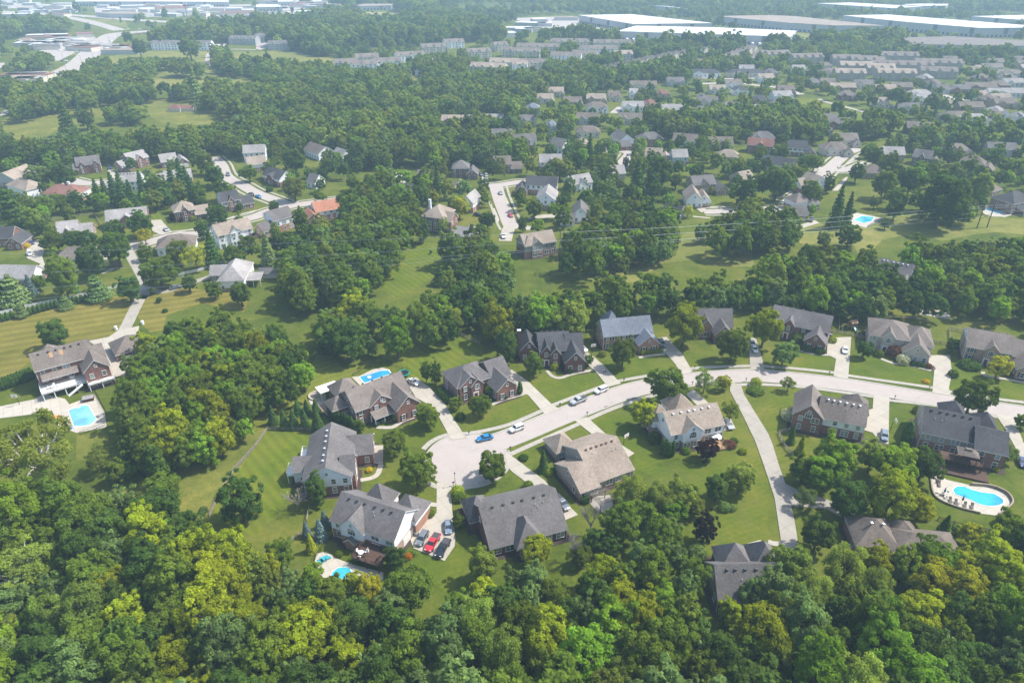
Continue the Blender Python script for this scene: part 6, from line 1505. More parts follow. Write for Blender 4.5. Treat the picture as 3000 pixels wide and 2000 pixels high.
D['cars'] = [
('sedan','blue',-7.6,158.1,-159,'bright blue car parked at the kerb by the cul-de-sac'),
('suv','white',1.4,162.5,-147,'white car parked below the middle driveway'),
('pickup','silver',20.2,176.5,-145,'silver pickup parked at the kerb'),
('suv','white',27.7,182.2,-144,'white suv parked ahead of the silver pickup'),
('sedan','white',-31.4,187,-40,'white car at the head of the large brick house driveway'),
('suv','white',23.8,207.6,-47,'white suv beside the basketball hoop'),
('suv','black',51.8,211.3,-88,'black suv at the orange brick garage'),
('sedan','white',82.9,207.6,-93,'white car on the shaded driveway'),
('sedan','silver',83.2,211.3,-97,'silver car behind the white one on the shaded driveway'),
('sedan','white',113.6,206.9,-114,'white car with dark roof on the wide driveway'),
('sedan','silver',62.4,164.5,-81,'silver car beside the white house with tan roof'),
('suv','steel',104.9,159,-111,'grey blue suv on the lower right driveway'),
('pickup','grey',12.3,131.8,-62,'dark grey pickup beside the charcoal roof'),
('suv','grey',-21,119.9,-108,'grey suv left of the red pickup'),
('pickup','red',-18.4,118.5,-109,'red pickup truck parked between two dark cars'),
('pickup','black',-15.9,116.8,-109,'black pickup right of the red pickup'),
('sedan','steel',-15.2,123.7,-82,'grey sedan alone on the drive above the pickups'),
('sedan','navy',96.4,119.4,-54,'dark car behind the hidden brown roof'),
('sedan','navy',136.6,147.7,-109,'blue car cut by the right edge'),
('sedan','white',-132.4,205.1,123,'white car beside the detached garage'),
('suv','white',-129.5,202.9,-49,'white van half under the garage tree'),
('sedan','grey',-135.4,256.8,33,'grey car on the branch lane'),
('sedan','navy',-222,304.9,-53,'dark blue car on the left edge driveway'),
('suv','white',-215.1,291.9,-53,'white car on the left edge driveway'),
('sedan','silver',-167,321.8,-54,'silver car on the pale fan driveway'),
('sedan','black',-155.3,338.7,-24,'black car at the tan hip roofed brick garage'),
('suv','navy',-246.6,427.3,-60,'dark car before the two gabled brick house'),
('sedan','black',-143.3,375.9,-41,'black car at the upper left street bend'),
('sedan','steel',-187.7,439.5,-66,'grey car near the top of the upper left street'),
('suv','grey',-169.3,413.5,-64,'grey suv lower on the upper left street'),
('suv','white',-198.3,307.6,-56,'white car at the pale roofed brick garage'),
('sedan','blue',-138.3,372.1,-44,'blue car approaching the junction'),
('pickup','white',-4,313.1,-87,'white pickup with trailer at the middle cul-de-sac'),
('sedan','silver',-6.3,378.2,-80,'silver car on the middle street'),
('sedan','red',-0.7,341.9,-71,'red car at the middle street kerb'),
('sedan','grey',-18.3,413.5,-77,'left of two cars at the street head'),
('suv','silver',-15.2,410.8,-82,'right of two cars at the street head'),
('suv','black',-17.3,342.4,-16,'black suv by the tall brick house drive'),
('suv','white',121.6,376.2,-52,'white suv beside the tan brick house'),
('sedan','white',144.9,361.8,33,'white car on the wide right street'),
('sedan','navy',151.8,369.3,46,'dark blue car on the wide right street'),
('sedan','navy',284,406.9,-99,'dark car at the brown roofed brick garage'),
('pickup','grey',149.7,335.5,56,'covered vehicle on the boat pad'),
('pickup','white',151.2,236.5,-20,'white truck half hidden in the wood clearing'),
]
D['farcars'] = [
(-477,747,30),
(-473,772,30),
(-474,777,-10),
(-476,791,0),
(-490,869,20),
(-551,977,20),
(-552,1004,0),
(-556,1051,-10),
(-567,1088,30),
(-543,1051,30),
(-542,1075,0),
(-561,1128,0),
(-558,1142,0),
(-553,1149,30),
(-548,1164,30),
(-757,1302,30),
(-778,1398,0),
(-740,1378,20),
(-705,1362,20),
(-656,1339,30),
(-595,1311,20),
(-547,1284,-10),
(-602,1201,20),
(-585,1201,-10),
(-544,942,0),
(-520,869,0),
(-515,865,0),
(-640,1430,90),
(-618,1506,90),
(-701,1505,0),
(-659,1444,90),
(-636,1426,90),
(-646,1474,0),
(-599,1443,0),
(-590,1410,0),
(-634,1483,0),
(-639,1497,90),
(-687,1514,90),
(-668,1430,90),
(-630,1519,90),
(-603,1422,0),
(-623,1434,90),
(-632,1483,90),
(-576,962,90),
(-683,1084,60),
(-673,1071,90),
(-647,1061,60),
(-617,978,90),
(-653,1080,90),
(-594,978,90),
(-595,1014,60),
(-605,965,60),
(-619,1009,60),
(-648,1055,90),
(-607,1020,0),
(-557,963,90),
(-638,1011,60),
(-391,995,90),
(-383,993,90),
(-385,1006,90),
(-401,1014,0),
(-378,1007,90),
(-388,996,0),
(-390,1005,90),
(-380,1007,90),
(-390,989,0),
(-392,1008,90),
(198,1057,85),
(235,1049,85),
(171,1055,85),
(215,1046,85),
(235,1046,85),
(184,1055,85),
(277,1045,85),
(240,1057,85),
(174,1051,85),
(187,1047,85),
(317,1057,85),
(204,1047,85),
(275,1047,85),
(220,1058,85),
(114,1199,30),
(119,1264,30),
(125,1253,30),
(118,1182,30),
(117,1319,30),
(146,1187,30),
(156,1251,30),
(145,1181,30),
(111,1206,30),
(144,1217,30),
(133,1273,30),
(124,1283,30),
]
D['pt'] = {'lamp': (-14.6,138.7),'mb1': (-15.1,138.9),'pole': (19.9,273.1),'hp1': (226.9,325.6),'hp2': (232.2,326.3),'mb2': (-12.2,160.3),'mb3': (14.4,174.2),'mb4': (22.2,169.7),'mb5': (35.5,187.7),'mb6': (59.8,195.6),'mb7': (102.4,191.9),'mb8': (130.3,183.4),'mb9': (117.1,178.3),'mb10': (74.4,188),'mb11': (56.9,186),'mb12': (-0.5,153.3),'hoop1': (-149,175.4),'hoop2': (27.2,205.7),'hoop3': (31.1,156),'hoop4': (108.3,162.3),'per1': (29.7,192.9),'per2': (30.3,193.1),'flag': (132.3,188.4),'pump': (-142.8,222.5),'box': (-135.1,226.6),'play1': (122.8,223.1),'play2': (-118.6,291.4),'slide': (-173.5,253.5),'tramp': (-34.9,191.9),'sign': (-25.8,185.5),'tub': (-129.3,177.7),'awn': (-56.6,180.6),'perg': (22.5,131.8),'gaz': (122.3,146.4),'umb1': (109.2,135.4),'umb2': (112.1,132.4),'umb3': (110.9,140.3),'umbr': (56.9,156.8),'mast1': (-517.9,1229.9),'mast2': (-384.1,1353.9),'ftn': (-60.1,179.7),'bar': (-25.3,118.1),'steeple': (-82.3,766.9),'stop': (197.3,422.4),'redumb': (26.7,354.5)}
D['wires'] = [
[(-187.9,240,21.9),(19.8,273.2,17.7),(226.1,325.9,11.1)],
[(-187.8,236,15.2),(19.3,272.2,14.5),(222.3,324,10.4)],
[(-186.8,231.9,10.8),(19.7,271.4,11.8),(225,325,8)],
[(-185.2,227.9,8.2),(20.3,271.8,11.2),(230.3,325.9,5.8)],
]
D['loungers'] = [
((109.6,133),'dark'),
((110.6,132.2),'dark'),
((112.3,131.3),'dark'),
((113.8,130.9),'dark'),
((110.6,140.8),'dark'),
((110,139.1),'dark'),
((-43.4,112.7),'teal'),
((-42.8,113.3),'teal'),
((-42.7,114.3),'teal'),
((-42,114),'teal'),
((-133.9,168.9),'orange'),
((-132.6,167.8),'orange'),
((-131.2,166.2),'orange'),
]

# ------------------------------------------------------------------ ground, roads, lawns
def sheet(name, polys, z, mat, label=None):
    mb = MB()
    for p in polys:
        mb.prism(p, z - 0.3, z)
    o = mb.build(name, mat)
    return tag(o, label, None, None, 'structure')

mb = MB()
N = 24
for i in range(N):
    for j in range(N):
        x0, x1 = -6000 + 12000 * i / N, -6000 + 12000 * (i + 1) / N
        y0, y1 = -6000 + 12000 * j / N, -6000 + 12000 * (j + 1) / N
        mb.face([(x0, y0, 0), (x1, y0, 0), (x1, y1, 0), (x0, y1, 0)])
tag(mb.build('ground', 'ground'), None, None, None, 'structure')
LNAME = {'lawn_bright': 'mown_lawn', 'lawn_front': 'front_lawn', 'lawn_dry': 'dry_lawn', 'lawn_side': 'side_lawn', 'meadow': 'rough_meadow', 'field': 'open_field', 'field_pale': 'dry_field'}
for i, (m, p) in enumerate(D['lawns']):
    sheet(LNAME[m], [p], 0.012 + 0.004 * (i % 7), m)
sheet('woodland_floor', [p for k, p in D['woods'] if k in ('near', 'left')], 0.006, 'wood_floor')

main = smooth(D['main_road'], 7)
mb = MB()
ribbon(mb, main, 7.0, 0.0, 0.06)
mb.build('road', 'asphalt')['kind'] = 'structure'
cx, cyy, cr = D['cul']
circ = [(cx + cr * math.cos(2 * math.pi * k / 48), cyy + cr * math.sin(2 * math.pi * k / 48)) for k in range(48)]
sheet('cul_de_sac', [circ], 0.066, 'asphalt')
def near_main(p):
    return min(math.dist(p, q) for q in main)
mb = MB()
far_main = [p for p in main if math.dist(p, (cx, cyy)) > cr - 0.4]
ribbon(mb, far_main, 0.55, 0.0, 0.14, 0, 3.7)
ribbon(mb, far_main, 0.55, 0.0, 0.14, 0, -3.7)
arc = [(cx + (cr + .25) * math.cos(t), cyy + (cr + .25) * math.sin(t)) for t in [2 * math.pi * k / 72 for k in range(73)]]
seg = []
for p in arc + arc[1:3]:
    if near_main(p) > 3.9:
        seg.append(p)
    else:
        if len(seg) > 2:
            ribbon(mb, seg, 0.5, 0.0, 0.14)
        seg = []
if len(seg) > 2:
    ribbon(mb, seg, 0.5, 0.0, 0.14)
mb.build('kerb', 'kerb')['kind'] = 'structure'
mb = MB()
for w in D['walks']:
    ribbon(mb, smooth(w, 5), 1.5, 0.0, 0.10)
mb.build('sidewalk', 'sidewalk')['kind'] = 'structure'
for i, p in enumerate(D['drives']):
    sheet('driveway', [p], 0.15 + 0.004 * (i % 3), 'concrete' if i not in (4, 8, 7) else 'concrete_old')
mb = MB()
for k, (p, w) in enumerate(D['paths']):
    ribbon(mb, smooth(p, 6), w, 0.0, 0.11 + 0.004 * (k % 5))
mb.build('footpath', 'concrete')['kind'] = 'structure'
for i, (p, w, m) in enumerate(D['roads']):
    mb = MB()
    sp = smooth(p, 6)
    z = 0.06 + 0.006 * (i % 8)
    ribbon(mb, sp, w, 0.0, z)
    o = mb.build('road', m)
    o['kind'] = 'structure'
    if 2 <= i < 12 and m == 'asphalt':
        mb = MB()
        for sgn in (-1, 1):
            ribbon(mb, sp, 1.3, 0.0, 0.05 + 0.006 * (i % 8), 0, sgn * (w / 2 + 2.2))
        mb.build('sidewalk', 'sidewalk')['kind'] = 'structure'
for i, (m, p) in enumerate(D['patios']):
    sheet('patio', [p], 0.10 + 0.012 * (i % 3), m)
sheet('car_park', D['lots'], 0.03, 'asphalt')
# mulch beds follow the walls of the near houses (added by the house builder)

for w, p, lab in D['pools']:
    r = empty('swimming_pool', (p[0][0], p[0][1], 0))
    tag(r, lab, 'swimming pool')
    loc = [(a - p[0][0], b - p[0][1]) for a, b in p]
    ccx, ccy = sum(a for a, b in loc) / len(loc), sum(b for a, b in loc) / len(loc)
    big = [(ccx + (a - ccx) * 1.05, ccy + (b - ccy) * 1.05) for a, b in loc]
    m1 = MB(); m1.prism(big, 0.0, 0.19); m1.build('coping', 'cloth_white', r)
    m1 = MB(); m1.prism(loc, 0.05, 0.21); m1.build('pool_water', w, r)

# ------------------------------------------------------------------ houses
FOOT = []          # footprints (x, y, cos, sin, x0, x1, y0, y1) that keep trees out
_win = {}
def window_mesh(w, h, style):
    key = (w, h, style)
    if key not in _win:
        f = MB()
        t = 0.11
        f.box(-w/2-t, w/2+t, -.09, .03, h/2, h/2+.17)
        f.box(-w/2-t-.05, w/2+t+.05, -.13, .03, -h/2-.13, -h/2)
        f.box(-w/2-t, -w/2, -.08, .03, -h/2, h/2)
        f.box(w/2, w/2+t, -.08, .03, -h/2, h/2)
        n = 2 if w > 1.5 else 1
        for k in range(1, n):
            f.box(-w/2 + w*k/n - .06, -w/2 + w*k/n + .06, -.075, .03, -h/2, h/2)
        f.box(-w/2, w/2, -.065, .03, -.04, .04)
        fm = f.mesh('window_frame', ['trim'])
        p = MB()
        p.box(-w/2, w/2, -.035, .02, -h/2, h/2)
        pm = p.mesh('pane', ['blind_glass' if style == 'b' else 'glass'])
        s = MB()
        s.box(-.2, .2, -.07, 0, -h/2-.05, h/2+.05)
        sm = s.mesh('shutter', ['shutter'])
        f.idx(p.v, p.f, 1)
        both = f.mesh('window', ['trim', 'blind_glass' if style == 'b' else 'glass'])
        _win[key] = (fm, pm, sm, both)
    return _win[key]

def arch_meshes(w):
    key = ('arch', w)
    if key not in _win:
        f, p = MB(), MB()
        n = 10
        pts = [(-w/2, -w*.55)] + [(-w/2 * math.cos(math.pi*k/n), w/2 * math.sin(math.pi*k/n)) for k in range(n+1)] + [(w/2, -w*.55)]
        for k in range(len(pts)):
            a, b = pts[k], pts[(k+1) % len(pts)]
            f.tube([(a[0], -.04, a[1]), (b[0], -.04, b[1])], .09, 4)
        for k in (-.17, .17):
            f.box(w*k-.03, w*k+.03, -.07, .0, -w*.55, w*.42)
        f.box(-w/2, w/2, -.07, 0, -.04, .04)
        b0 = len(p.v)
        p.v += [(a, -.03, c) for a, c in pts]
        p.f.append(list(range(b0, b0 + len(pts)))); p.m.append(0)
        _win[key] = (f.mesh('arch_window_frame', ['trim']), p.mesh('pane', ['glass']))
    return _win[key]

FACE = {'F': 0.0, 'R': 90.0, 'B': 180.0, 'L': -90.0}
def roof_block(r, b):
    x0, x1, y0, y1, ze, kind, zr, sp = b
    o, e, t = .45, .32, .2
    if kind in ('x', 'y', 'yy'):
        if kind == 'x':
            m, hw = (y0+y1)/2, (y1-y0)/2
            P = lambda u, v, z: (u, v, z)
            a0, a1, c0, c1 = x0-e, x1+e, y0, y1
        else:
            m, hw = (x0+x1)/2, (x1-x0)/2
            P = lambda u, v, z: (v, u, z)
            a0, a1, c0, c1 = y0-e, y1 + (0 if kind == 'yy' else e), x0, x1
        s = (zr-ze)/hw
        sec = [(c0-o, ze-o*s), (m, zr), (c1+o, ze-o*s), (c1+o, ze-o*s-t), (m, zr-t-.03), (c0-o, ze-o*s-t)]
        n = len(r.v)
        r.v += [P(a0, v, z+.08) for v, z in sec] + [P(a1, v, z+.08) for v, z in sec]
        fl = kind != 'x'
        for k in range(6):
            j = (k+1) % 6
            q = [n+k, n+j, n+6+j, n+6+k]
            r.f.append(q if fl else q[::-1]); r.m.append(0 if k < 2 else 1)
        for q in ([n, n+5, n+4, n+1], [n+1, n+4, n+3, n+2]):
            r.f.append(q if fl else q[::-1]); r.m.append(1)
            r.f.append([i+6 for i in (q[::-1] if fl else q)]); r.m.append(1)
    elif kind in ('hx', 'hy'):
        X0, X1, Y0, Y1 = x0-o, x1+o, y0-o, y1+o
        if kind == 'hx':
            h = min((Y1-Y0)/2, (X1-X0)/2-.05)
            ra, rb = (X0+h, (Y0+Y1)/2), (X1-h, (Y0+Y1)/2)
        else:
            h = min((X1-X0)/2, (Y1-Y0)/2-.05)
            ra, rb = ((X0+X1)/2, Y0+h), ((X0+X1)/2, Y1-h)
        zb = ze - .2
        p = [(X0, Y0, zb), (X1, Y0, zb), (X1, Y1, zb), (X0, Y1, zb), (*ra, zr), (*rb, zr)] + [(X0, Y0, zb-.2), (X1, Y0, zb-.2), (X1, Y1, zb-.2), (X0, Y1, zb-.2)]
        top = [(0, 1, 5, 4), (1, 2, 5), (2, 3, 4, 5), (3, 0, 4)] if kind == 'hx' else [(0, 1, 4), (1, 2, 5, 4), (2, 3, 5), (3, 0, 4, 5)]
        r.idx(p, top, 0)
        r.idx(p, [(6, 7, 1, 0), (7, 8, 2, 1), (8, 9, 3, 2), (9, 6, 0, 3), (9, 8, 7, 6)], 1)
    else:      # lean-to or porch: low at y0, high at y1
        p = [(x0-.25, y0-.3, ze), (x1+.25, y0-.3, ze), (x1+.25, y1, zr), (x0-.25, y1, zr)]
        p += [(a, b_, c-.18) for a, b_, c in p]
        r.idx(p, [(0, 1, 2, 3)], 0)
        r.idx(p, [(7, 6, 5, 4), (4, 5, 1, 0), (5, 6, 2, 1), (6, 7, 3, 2), (7, 4, 0, 3)], 1)

def wall_block(mlo, mup, b):
    x0, x1, y0, y1, ze, kind, zr, sp = b
    c = [(x0, y0), (x1, y0), (x1, y1), (x0, y1)]
    s = min(sp, ze)
    for k in range(4):
        a, d = c[k], c[(k+1) % 4]
        mlo.face([(*a, 0), (*d, 0), (*d, s), (*a, s)])
        if sp < ze:
            mup.face([(*a, s), (*d, s), (*d, ze), (*a, ze)])
    g = mup if sp < 90 else mlo
    if kind == 'x':
        m = (y0+y1)/2
        g.face([(x0, y1, ze), (x0, y0, ze), (x0, m, zr-.02)])
        g.face([(x1, y0, ze), (x1, y1, ze), (x1, m, zr-.02)])
    elif kind in ('y', 'yy'):
        m = (x0+x1)/2
        g.face([(x0, y0, ze), (x1, y0, ze), (m, y0, zr-.02)])
        g.face([(x1, y1, ze), (x0, y1, ze), (m, y1, zr-.02)])

def railing(name, mat, pts, z, parent, h=1.0, step=1.6):
    mb = MB()
    for a, b in zip(pts[:-1], pts[1:]):
        d = math.dist(a, b)
        n = max(1, int(d/step))
        for k in range(n+1):
            x, y = a[0]+(b[0]-a[0])*k/n, a[1]+(b[1]-a[1])*k/n
            mb.box(x-.06, x+.06, y-.06, y+.06, z, z+h+.05)
        for zz in (z+.25, z+.6, z+h):
            mb.tube([(*a, zz), (*b, zz)], .045, 4)
    return mb.build(name, mat, parent)

def deck(root, x0, x1, y0, y1, z, mat, rail, stairs=None, name='deck'):
    mb = MB()
    mb.box(x0, x1, y0, y1, z-.3, z)
    d = mb.build(name, mat, root)
    k = max(2, int((x1-x0)/3))
    for i in range(k+1):
        x = x0+.2+(x1-x0-.4)*i/k
        mb = MB(); mb.box(x-.12, x+.12, y0+.1, y0+.34, 0, z-.3); mb.build('deck_post', rail, d)
    railing('railing', rail, [(x0, y1), (x0, y0), (x1, y0), (x1, y1)], z, d)
    if stairs:
        mb = MB()
        sx, sy, dx = stairs
        n = 12
        for i in range(n):
            mb.box(sx+dx*(i/n)-.0, sx+dx*((i+1)/n)+.02, sy-1.3, sy, max(0, z*(1-(i+1)/n)-.1), z*(1-(i+1)/n)+.08)
        mb.build('stairs', rail, d)
    return d

_vent = {}
def vent_mesh(k):
    if k not in _vent:
        mb = MB()
        if k == 'w':
            mb.tube([(0, 0, -.2), (0, 0, .25)], .2, 8)
            mb.tube([(0, 0, .2), (0, 0, .32), (0, 0, .4)], [.33, .33, .1], 10)
        else:
            mb.box(-.22, .22, -.2, .2, -.35, .28)
            mb.box(-.28, .28, -.28, .2, .28, .34)
        _vent[k] = mb.mesh('roof_vent', [{'w': 'vent_white', 'd': 'vent_dark', 'b': 'vent_brown', 'k': 'black_metal'}[k]])
    return _vent[k]

_gar = {}
def garage_mesh(w):
    if w not in _gar:
        mb = MB()
        mb.box(-w/2-.15, w/2+.15, -.06, .02, 0, 2.5, 0)
        for i in range(4):
            mb.box(-w/2, w/2, -.1, -.05, .06+i*.58, .6+i*.58, 1)
        _gar[w] = mb.mesh('garage_door', ['trim', 'garage_white'])
    return _gar[w]

def house(name, x, y, az, roof, lo, up, blocks, label, opt):
    rnd = random.Random(label)
    root = empty(name, (x, y, 0), R(az))
    tag(root, label, 'house')
    ml, mu, rf = MB(), MB(), MB()
    for b in blocks:
        if b[5] != 'p':
            wall_block(ml, mu, b) if b[5] != 's' else None
        roof_block(rf, b)
        if b[5] in ('p',):
            k = max(2, int((b[1]-b[0])/2.6))
            for i in range(k+1):
                px = b[0]+.1+(b[1]-b[0]-.2)*i/k
                mb = MB(); mb.box(px-.11, px+.11, b[2]+.05, b[2]+.27, 0, b[4]); mb.build('porch_post', 'trim', root)
    ml.build('brick_wall' if 'brick' in lo else 'wall', lo, root)
    if mu.v:
        mu.build('siding_wall', up, root)
    rfo = rf.build('roof', ['roof_'+roof, 'trim'], root)
    ca, sa = math.cos(R(az)), math.sin(R(az))
    for b in blocks:
        FOOT.append((x, y, ca, sa, b[0], b[1], b[2], b[3], 1))
    b0 = blocks[0]
    FOOT.append((x, y, ca, sa, b0[0], b0[1], min(b[2] for b in blocks)-(9 if opt.get('mid') else 3), b0[3], 0))
    near = not opt.get('mid')
    if near:        # planting bed along the walls
        bed = MB()
        for i, b in enumerate(blocks):
            if b[5] not in ('p', 's', 'yy'):
                bed.box(b[0]-1.1, b[1]+1.1, b[2]-1.3, b[3]+.8, 0, .055+.004*i)
        o = bed.build('planting_bed', 'mulch', None, (x, y, 0), R(az))
        o['kind'] = 'structure'
    # windows
    def place(f, fx, fy, z, w, h, style, sh):
        fm, pm, sm, both = window_mesh(w, h, style)
        rz = R(FACE[f])
        if near:
            o = put('window', fm, root, (fx, fy, z), rz)
            put('pane', pm, o)
            if sh:
                put('shutter', sm, o, (-w/2-.34, 0, 0)); put('shutter', sm, o, (w/2+.34, 0, 0))
        else:
            o = put('window', both, root, (fx, fy, z), rz)
            if sh:
                put('shutter', sm, o, (-w/2-.34, 0, 0)); put('shutter', sm, o, (w/2+.34, 0, 0))
    def free(px, py, me, z):
        for b in blocks:
            if b is me or b[5] == 's':
                continue
            if b[0]-.75 < px < b[1]+.75 and b[2]-.75 < py < b[3]+.75 and z < b[4]+.6:
                return False
        return True
    arches = opt.get('arch', [])
    if not opt.get('nowin'):
        for b in blocks:
            x0, x1, y0, y1, ze, kind, zr, sp = b
            if kind in ('p', 's', 'yy') or ze < 2.6:
                continue
            zs = [1.55, 4.35] if ze > 5 else [1.6]
            if ze > 6.6:
                zs = [1.5, 4.2, ze-1.3]
            for f in 'FLR':
                L = (x1-x0) if f == 'F' else (y1-y0)
                if f != 'F' and L < 5:
                    continue
                n = max(1, int(round(L/(3.1 if f == 'F' else 5.2))))
                for z in zs:
                    for i in range(n):
                        u = (i+.5)*L/n
                        px, py = {'F': (x0+u, y0), 'L': (x0, y0+u), 'R': (x1, y0+u)}[f]
                        tx, ty = {'F': (px, py-.2), 'L': (px-.2, py), 'R': (px+.2, py)}[f]
                        if not free(tx, ty, b, z):
                            continue
                        if f != 'F' and rnd.random() < .35:
                            continue
                        if any(abs(px-a[0]) < 1.6 and abs(py-a[1]) < .6 and abs(z-a[2]) < 2.2 for a in arches) and f == 'F':
                            continue
                        if opt.get('door') and f == 'F' and z < 3 and abs(px-opt['door'][0]) < 1.6 and abs(py-opt['door'][1]) < 1:
                            continue
                        if opt.get('gar') and f == opt['gar'][0] and z < 3:
                            continue
                        if opt.get('garf') and b is blocks[-1] and f == 'F':
                            continue
                        wide = opt.get('rear') and f == 'F' and rnd.random() < .5
                        place(f, px, py, z, 1.9 if wide else 1.0, 1.45 if z > 3 else 1.6, 'b' if rnd.random() < .4 else 'g', opt.get('sh') == 'shutter' and f == 'F' and not wide)
            if kind == 'y' and x1-x0 > 5 and zr-ze > 2.4:
                place('F', (x0+x1)/2, y0, ze+(zr-ze)*.33, .6, .8, 'g', False)
            if kind == 'x' and near and y1-y0 > 9:
                if free(x0-.2, (y0+y1)/2, b, ze+1):
                    place('L', x0, (y0+y1)/2, ze+1.2, .8, 1.1, 'g', False)
    for ax, ay, az_, aw in arches:
        fm, pm = arch_meshes(aw)
        o = put('arched_window', fm, root, (ax, ay-.03, az_))
        put('pane', pm, o)
    if opt.get('door'):
        dx, dy = opt['door']
        mb = MB()
        mb.box(dx-.95, dx+.95, dy-.1, dy+.03, 0, 2.6, 0)
        mb.box(dx-.5, dx+.5, dy-.16, dy-.09, .08, 2.2, 1)
        mb.build('front_door', ['trim', 'door_red'], root)
    g = opt.get('gar')
    if g and g[0] == 'R':
        for u in g[1]:
            put('garage_door', garage_mesh(3.0), root, (b0[1], u, 0), R(90))
    elif g or opt.get('garf'):
        b = blocks[-1]
        for u in ((.28, .74) if opt.get('garf') else (.5,)):
            put('garage_door', garage_mesh(2.5 if opt.get('garf') else 4.6), root, (b[0]+(b[1]-b[0])*u, b[2], 0))
    if opt.get('vent'):
        x0, x1, y0, y1, ze, kind, zr, sp = b0
        k = opt['vent']
        nv = 2 if kind == 'hx' else 6
        for i in range(nv):
            t = .14+.7*i/5+rnd.uniform(-.02, .02)
            if kind in ('x', 'hx'):
                if kind == 'hx':
                    t = .36+.28*i
                m, hw = (y0+y1)/2, (y1-y0)/2
                put('roof_vent', vent_mesh(k), root, (x0+(x1-x0)*t, m-.9, zr-.9*(zr-ze)/hw+.15))
            else:
                m, hw = (x0+x1)/2, (x1-x0)/2
                put('roof_vent', vent_mesh(k), root, (m-.9, y0+(y1-y0)*t, zr-.9*(zr-ze)/hw+.15))
        for i in range(3):          # plumbing stacks lower down the slope
            t = rnd.uniform(.15, .85)
            if kind == 'x':
                d = rnd.uniform(1.8, 3.2)
                mb = MB(); mb.tube([(0, 0, -.3), (0, 0, .4)], .09, 6)
                mb.build('vent_pipe', 'vent_white', root, (x0+(x1-x0)*t, (y0+y1)/2-d, zr-d*(zr-ze)/((y1-y0)/2)+.1))
    elif near:
        x0, x1, y0, y1, ze, kind, zr, sp = b0
        if kind == 'x':
            m, hw = (y0+y1)/2, (y1-y0)/2
            for i in range(5):
                put('roof_vent', vent_mesh('d'), root, (x0+(x1-x0)*(.15+.7*i/4), m+.9, zr-.9*(zr-ze)/hw+.15))
    if near:
        x0, x1, y0, y1, ze, kind, zr, sp = b0
        for px, py in ((x0-.06, y0-.06), (x1+.06, y0-.06)):
            mb = MB(); mb.box(px-.05, px+.05, py-.05, py+.05, 0, ze-.2); mb.build('downspout', 'trim', root)
        mb = MB()
        mb.box(x1+.5, x1+1.3, y1-3, y1-2.2, 0, .9)
        mb.build('air_conditioner', 'grey_metal', root)
    if opt.get('chim'):
        px, py = opt['chim']
        mb = MB()
        mb.box(px-.55, px+.55, py-.45, py+.45, 0, b0[6]+1.1, 0)
        mb.box(px-.65, px+.65, py-.55, py+.55, b0[6]+1.1, b0[6]+1.3, 1)
        mb.build('chimney', ['white_siding' if opt.get('chw') else lo, 'trim'], rfo)
    return root

HB = {}
for row in D['houses']:
    HB[row[8]] = house(*row)
def by(s):
    return next(o for k, o in HB.items() if s in k)

h = by('raised white rear deck')
deck(h, -.4, 12, -5.8, 0, 2.6, 'deck_pale', 'white_vinyl', (10.5, -5.8, -4.5))
deck(h, 11.9, 19.4, -8.2, -6.7, 2.4, 'deck_pale', 'white_vinyl', None, 'deck')
mb = MB()
for u in (5.2, 8.0):
    mb.box(u-.45, u+.45, 2.0, 3.3, 10.25, 10.5) if False else None
    s = (12-8.2)/4.25
    p = [(u-.5, 1.9, 8.2+1.9*s+.14), (u+.5, 1.9, 8.2+1.9*s+.14), (u+.5, 3.2, 8.2+3.2*s+.14), (u-.5, 3.2, 8.2+3.2*s+.14)]
    p += [(a, b, c-.3) for a, b, c in p]
    sk = MB(); sk.idx(p, [(0, 1, 2, 3), (4, 5, 1, 0), (5, 6, 2, 1), (6, 7, 3, 2), (7, 4, 0, 3)])
    sk.build('skylight', 'cloth_orange' if False else 'wood_tan', h)
h = by('white gable siding beside')
for y0 in (6, 12.5):
    mb = MB(); mb.box(-5.2 if y0 < 8 else -2.4, -3.2 if y0 < 8 else 0, y0, y0+4, 2.3, 2.6)
    d = mb.build('balcony', 'white_vinyl', h)
    a = -5.2 if y0 < 8 else -2.4
    railing('railing', 'white_vinyl', [(a+2.1, y0), (a, y0), (a, y0+4), (a+2.1, y0+4)], 2.6, d)
    mb = MB()
    for yy in (y0+.2, y0+3.8):
        mb.box(a, a+.2, yy-.1, yy+.1, 0, 2.3)
    mb.build('deck_post', 'white_vinyl', d)
h = by('three cars on its rear drive')
deck(h, 9, 16, -5.4, -.1, 2.3, 'wood_dark', 'wood_dark', None)
h = by('above the kidney shaped pool')
deck(h, 4.5, 14.5, -6.4, -2.7, 2.6, 'wood_dark', 'wood_dark', (4.5, -5.1, -3.5))
mb = MB(); mb.box(3.5, 16, -9.5, -2.8, 0, .5); mb.build('lower_terrace', 'wood_dark', h)
g = MB()
for sx in (-2.1, 2.1):
    for sy in (-1.6, 1.6):
        g.box(sx-.1, sx+.1, sy-.1, sy+.1, 0, 2.3, 1)
g.idx([(-2.5, -2, 2.3), (2.5, -2, 2.3), (2.5, 2, 2.3), (-2.5, 2, 2.3), (-.6, -.4, 3.2), (.6, -.4, 3.2), (.6, .4, 3.2), (-.6, .4, 3.2)], [(0, 1, 5, 4), (1, 2, 6, 5), (2, 3, 7, 6), (3, 0, 4, 7), (4, 5, 6, 7), (3, 2, 1, 0)], 0)
g.box(-.8, .8, -.5, .5, 3.3, 3.5, 0)
go = empty('gazebo', h.matrix_basis @ Vector((10.6, -4.4, 2.6)), R(-23))
tag(go, 'brown roofed gazebo standing on the dark pool house deck', 'gazebo')
g.build('canopy_frame', ['roof_brown', 'wood_dark'], go)
h = by('tan roof and dark rear deck')
deck(h, 9.5, 17, -4.6, -.1, 3.2, 'wood_dark', 'wood_dark', (9.5, -3.2, -3.2))
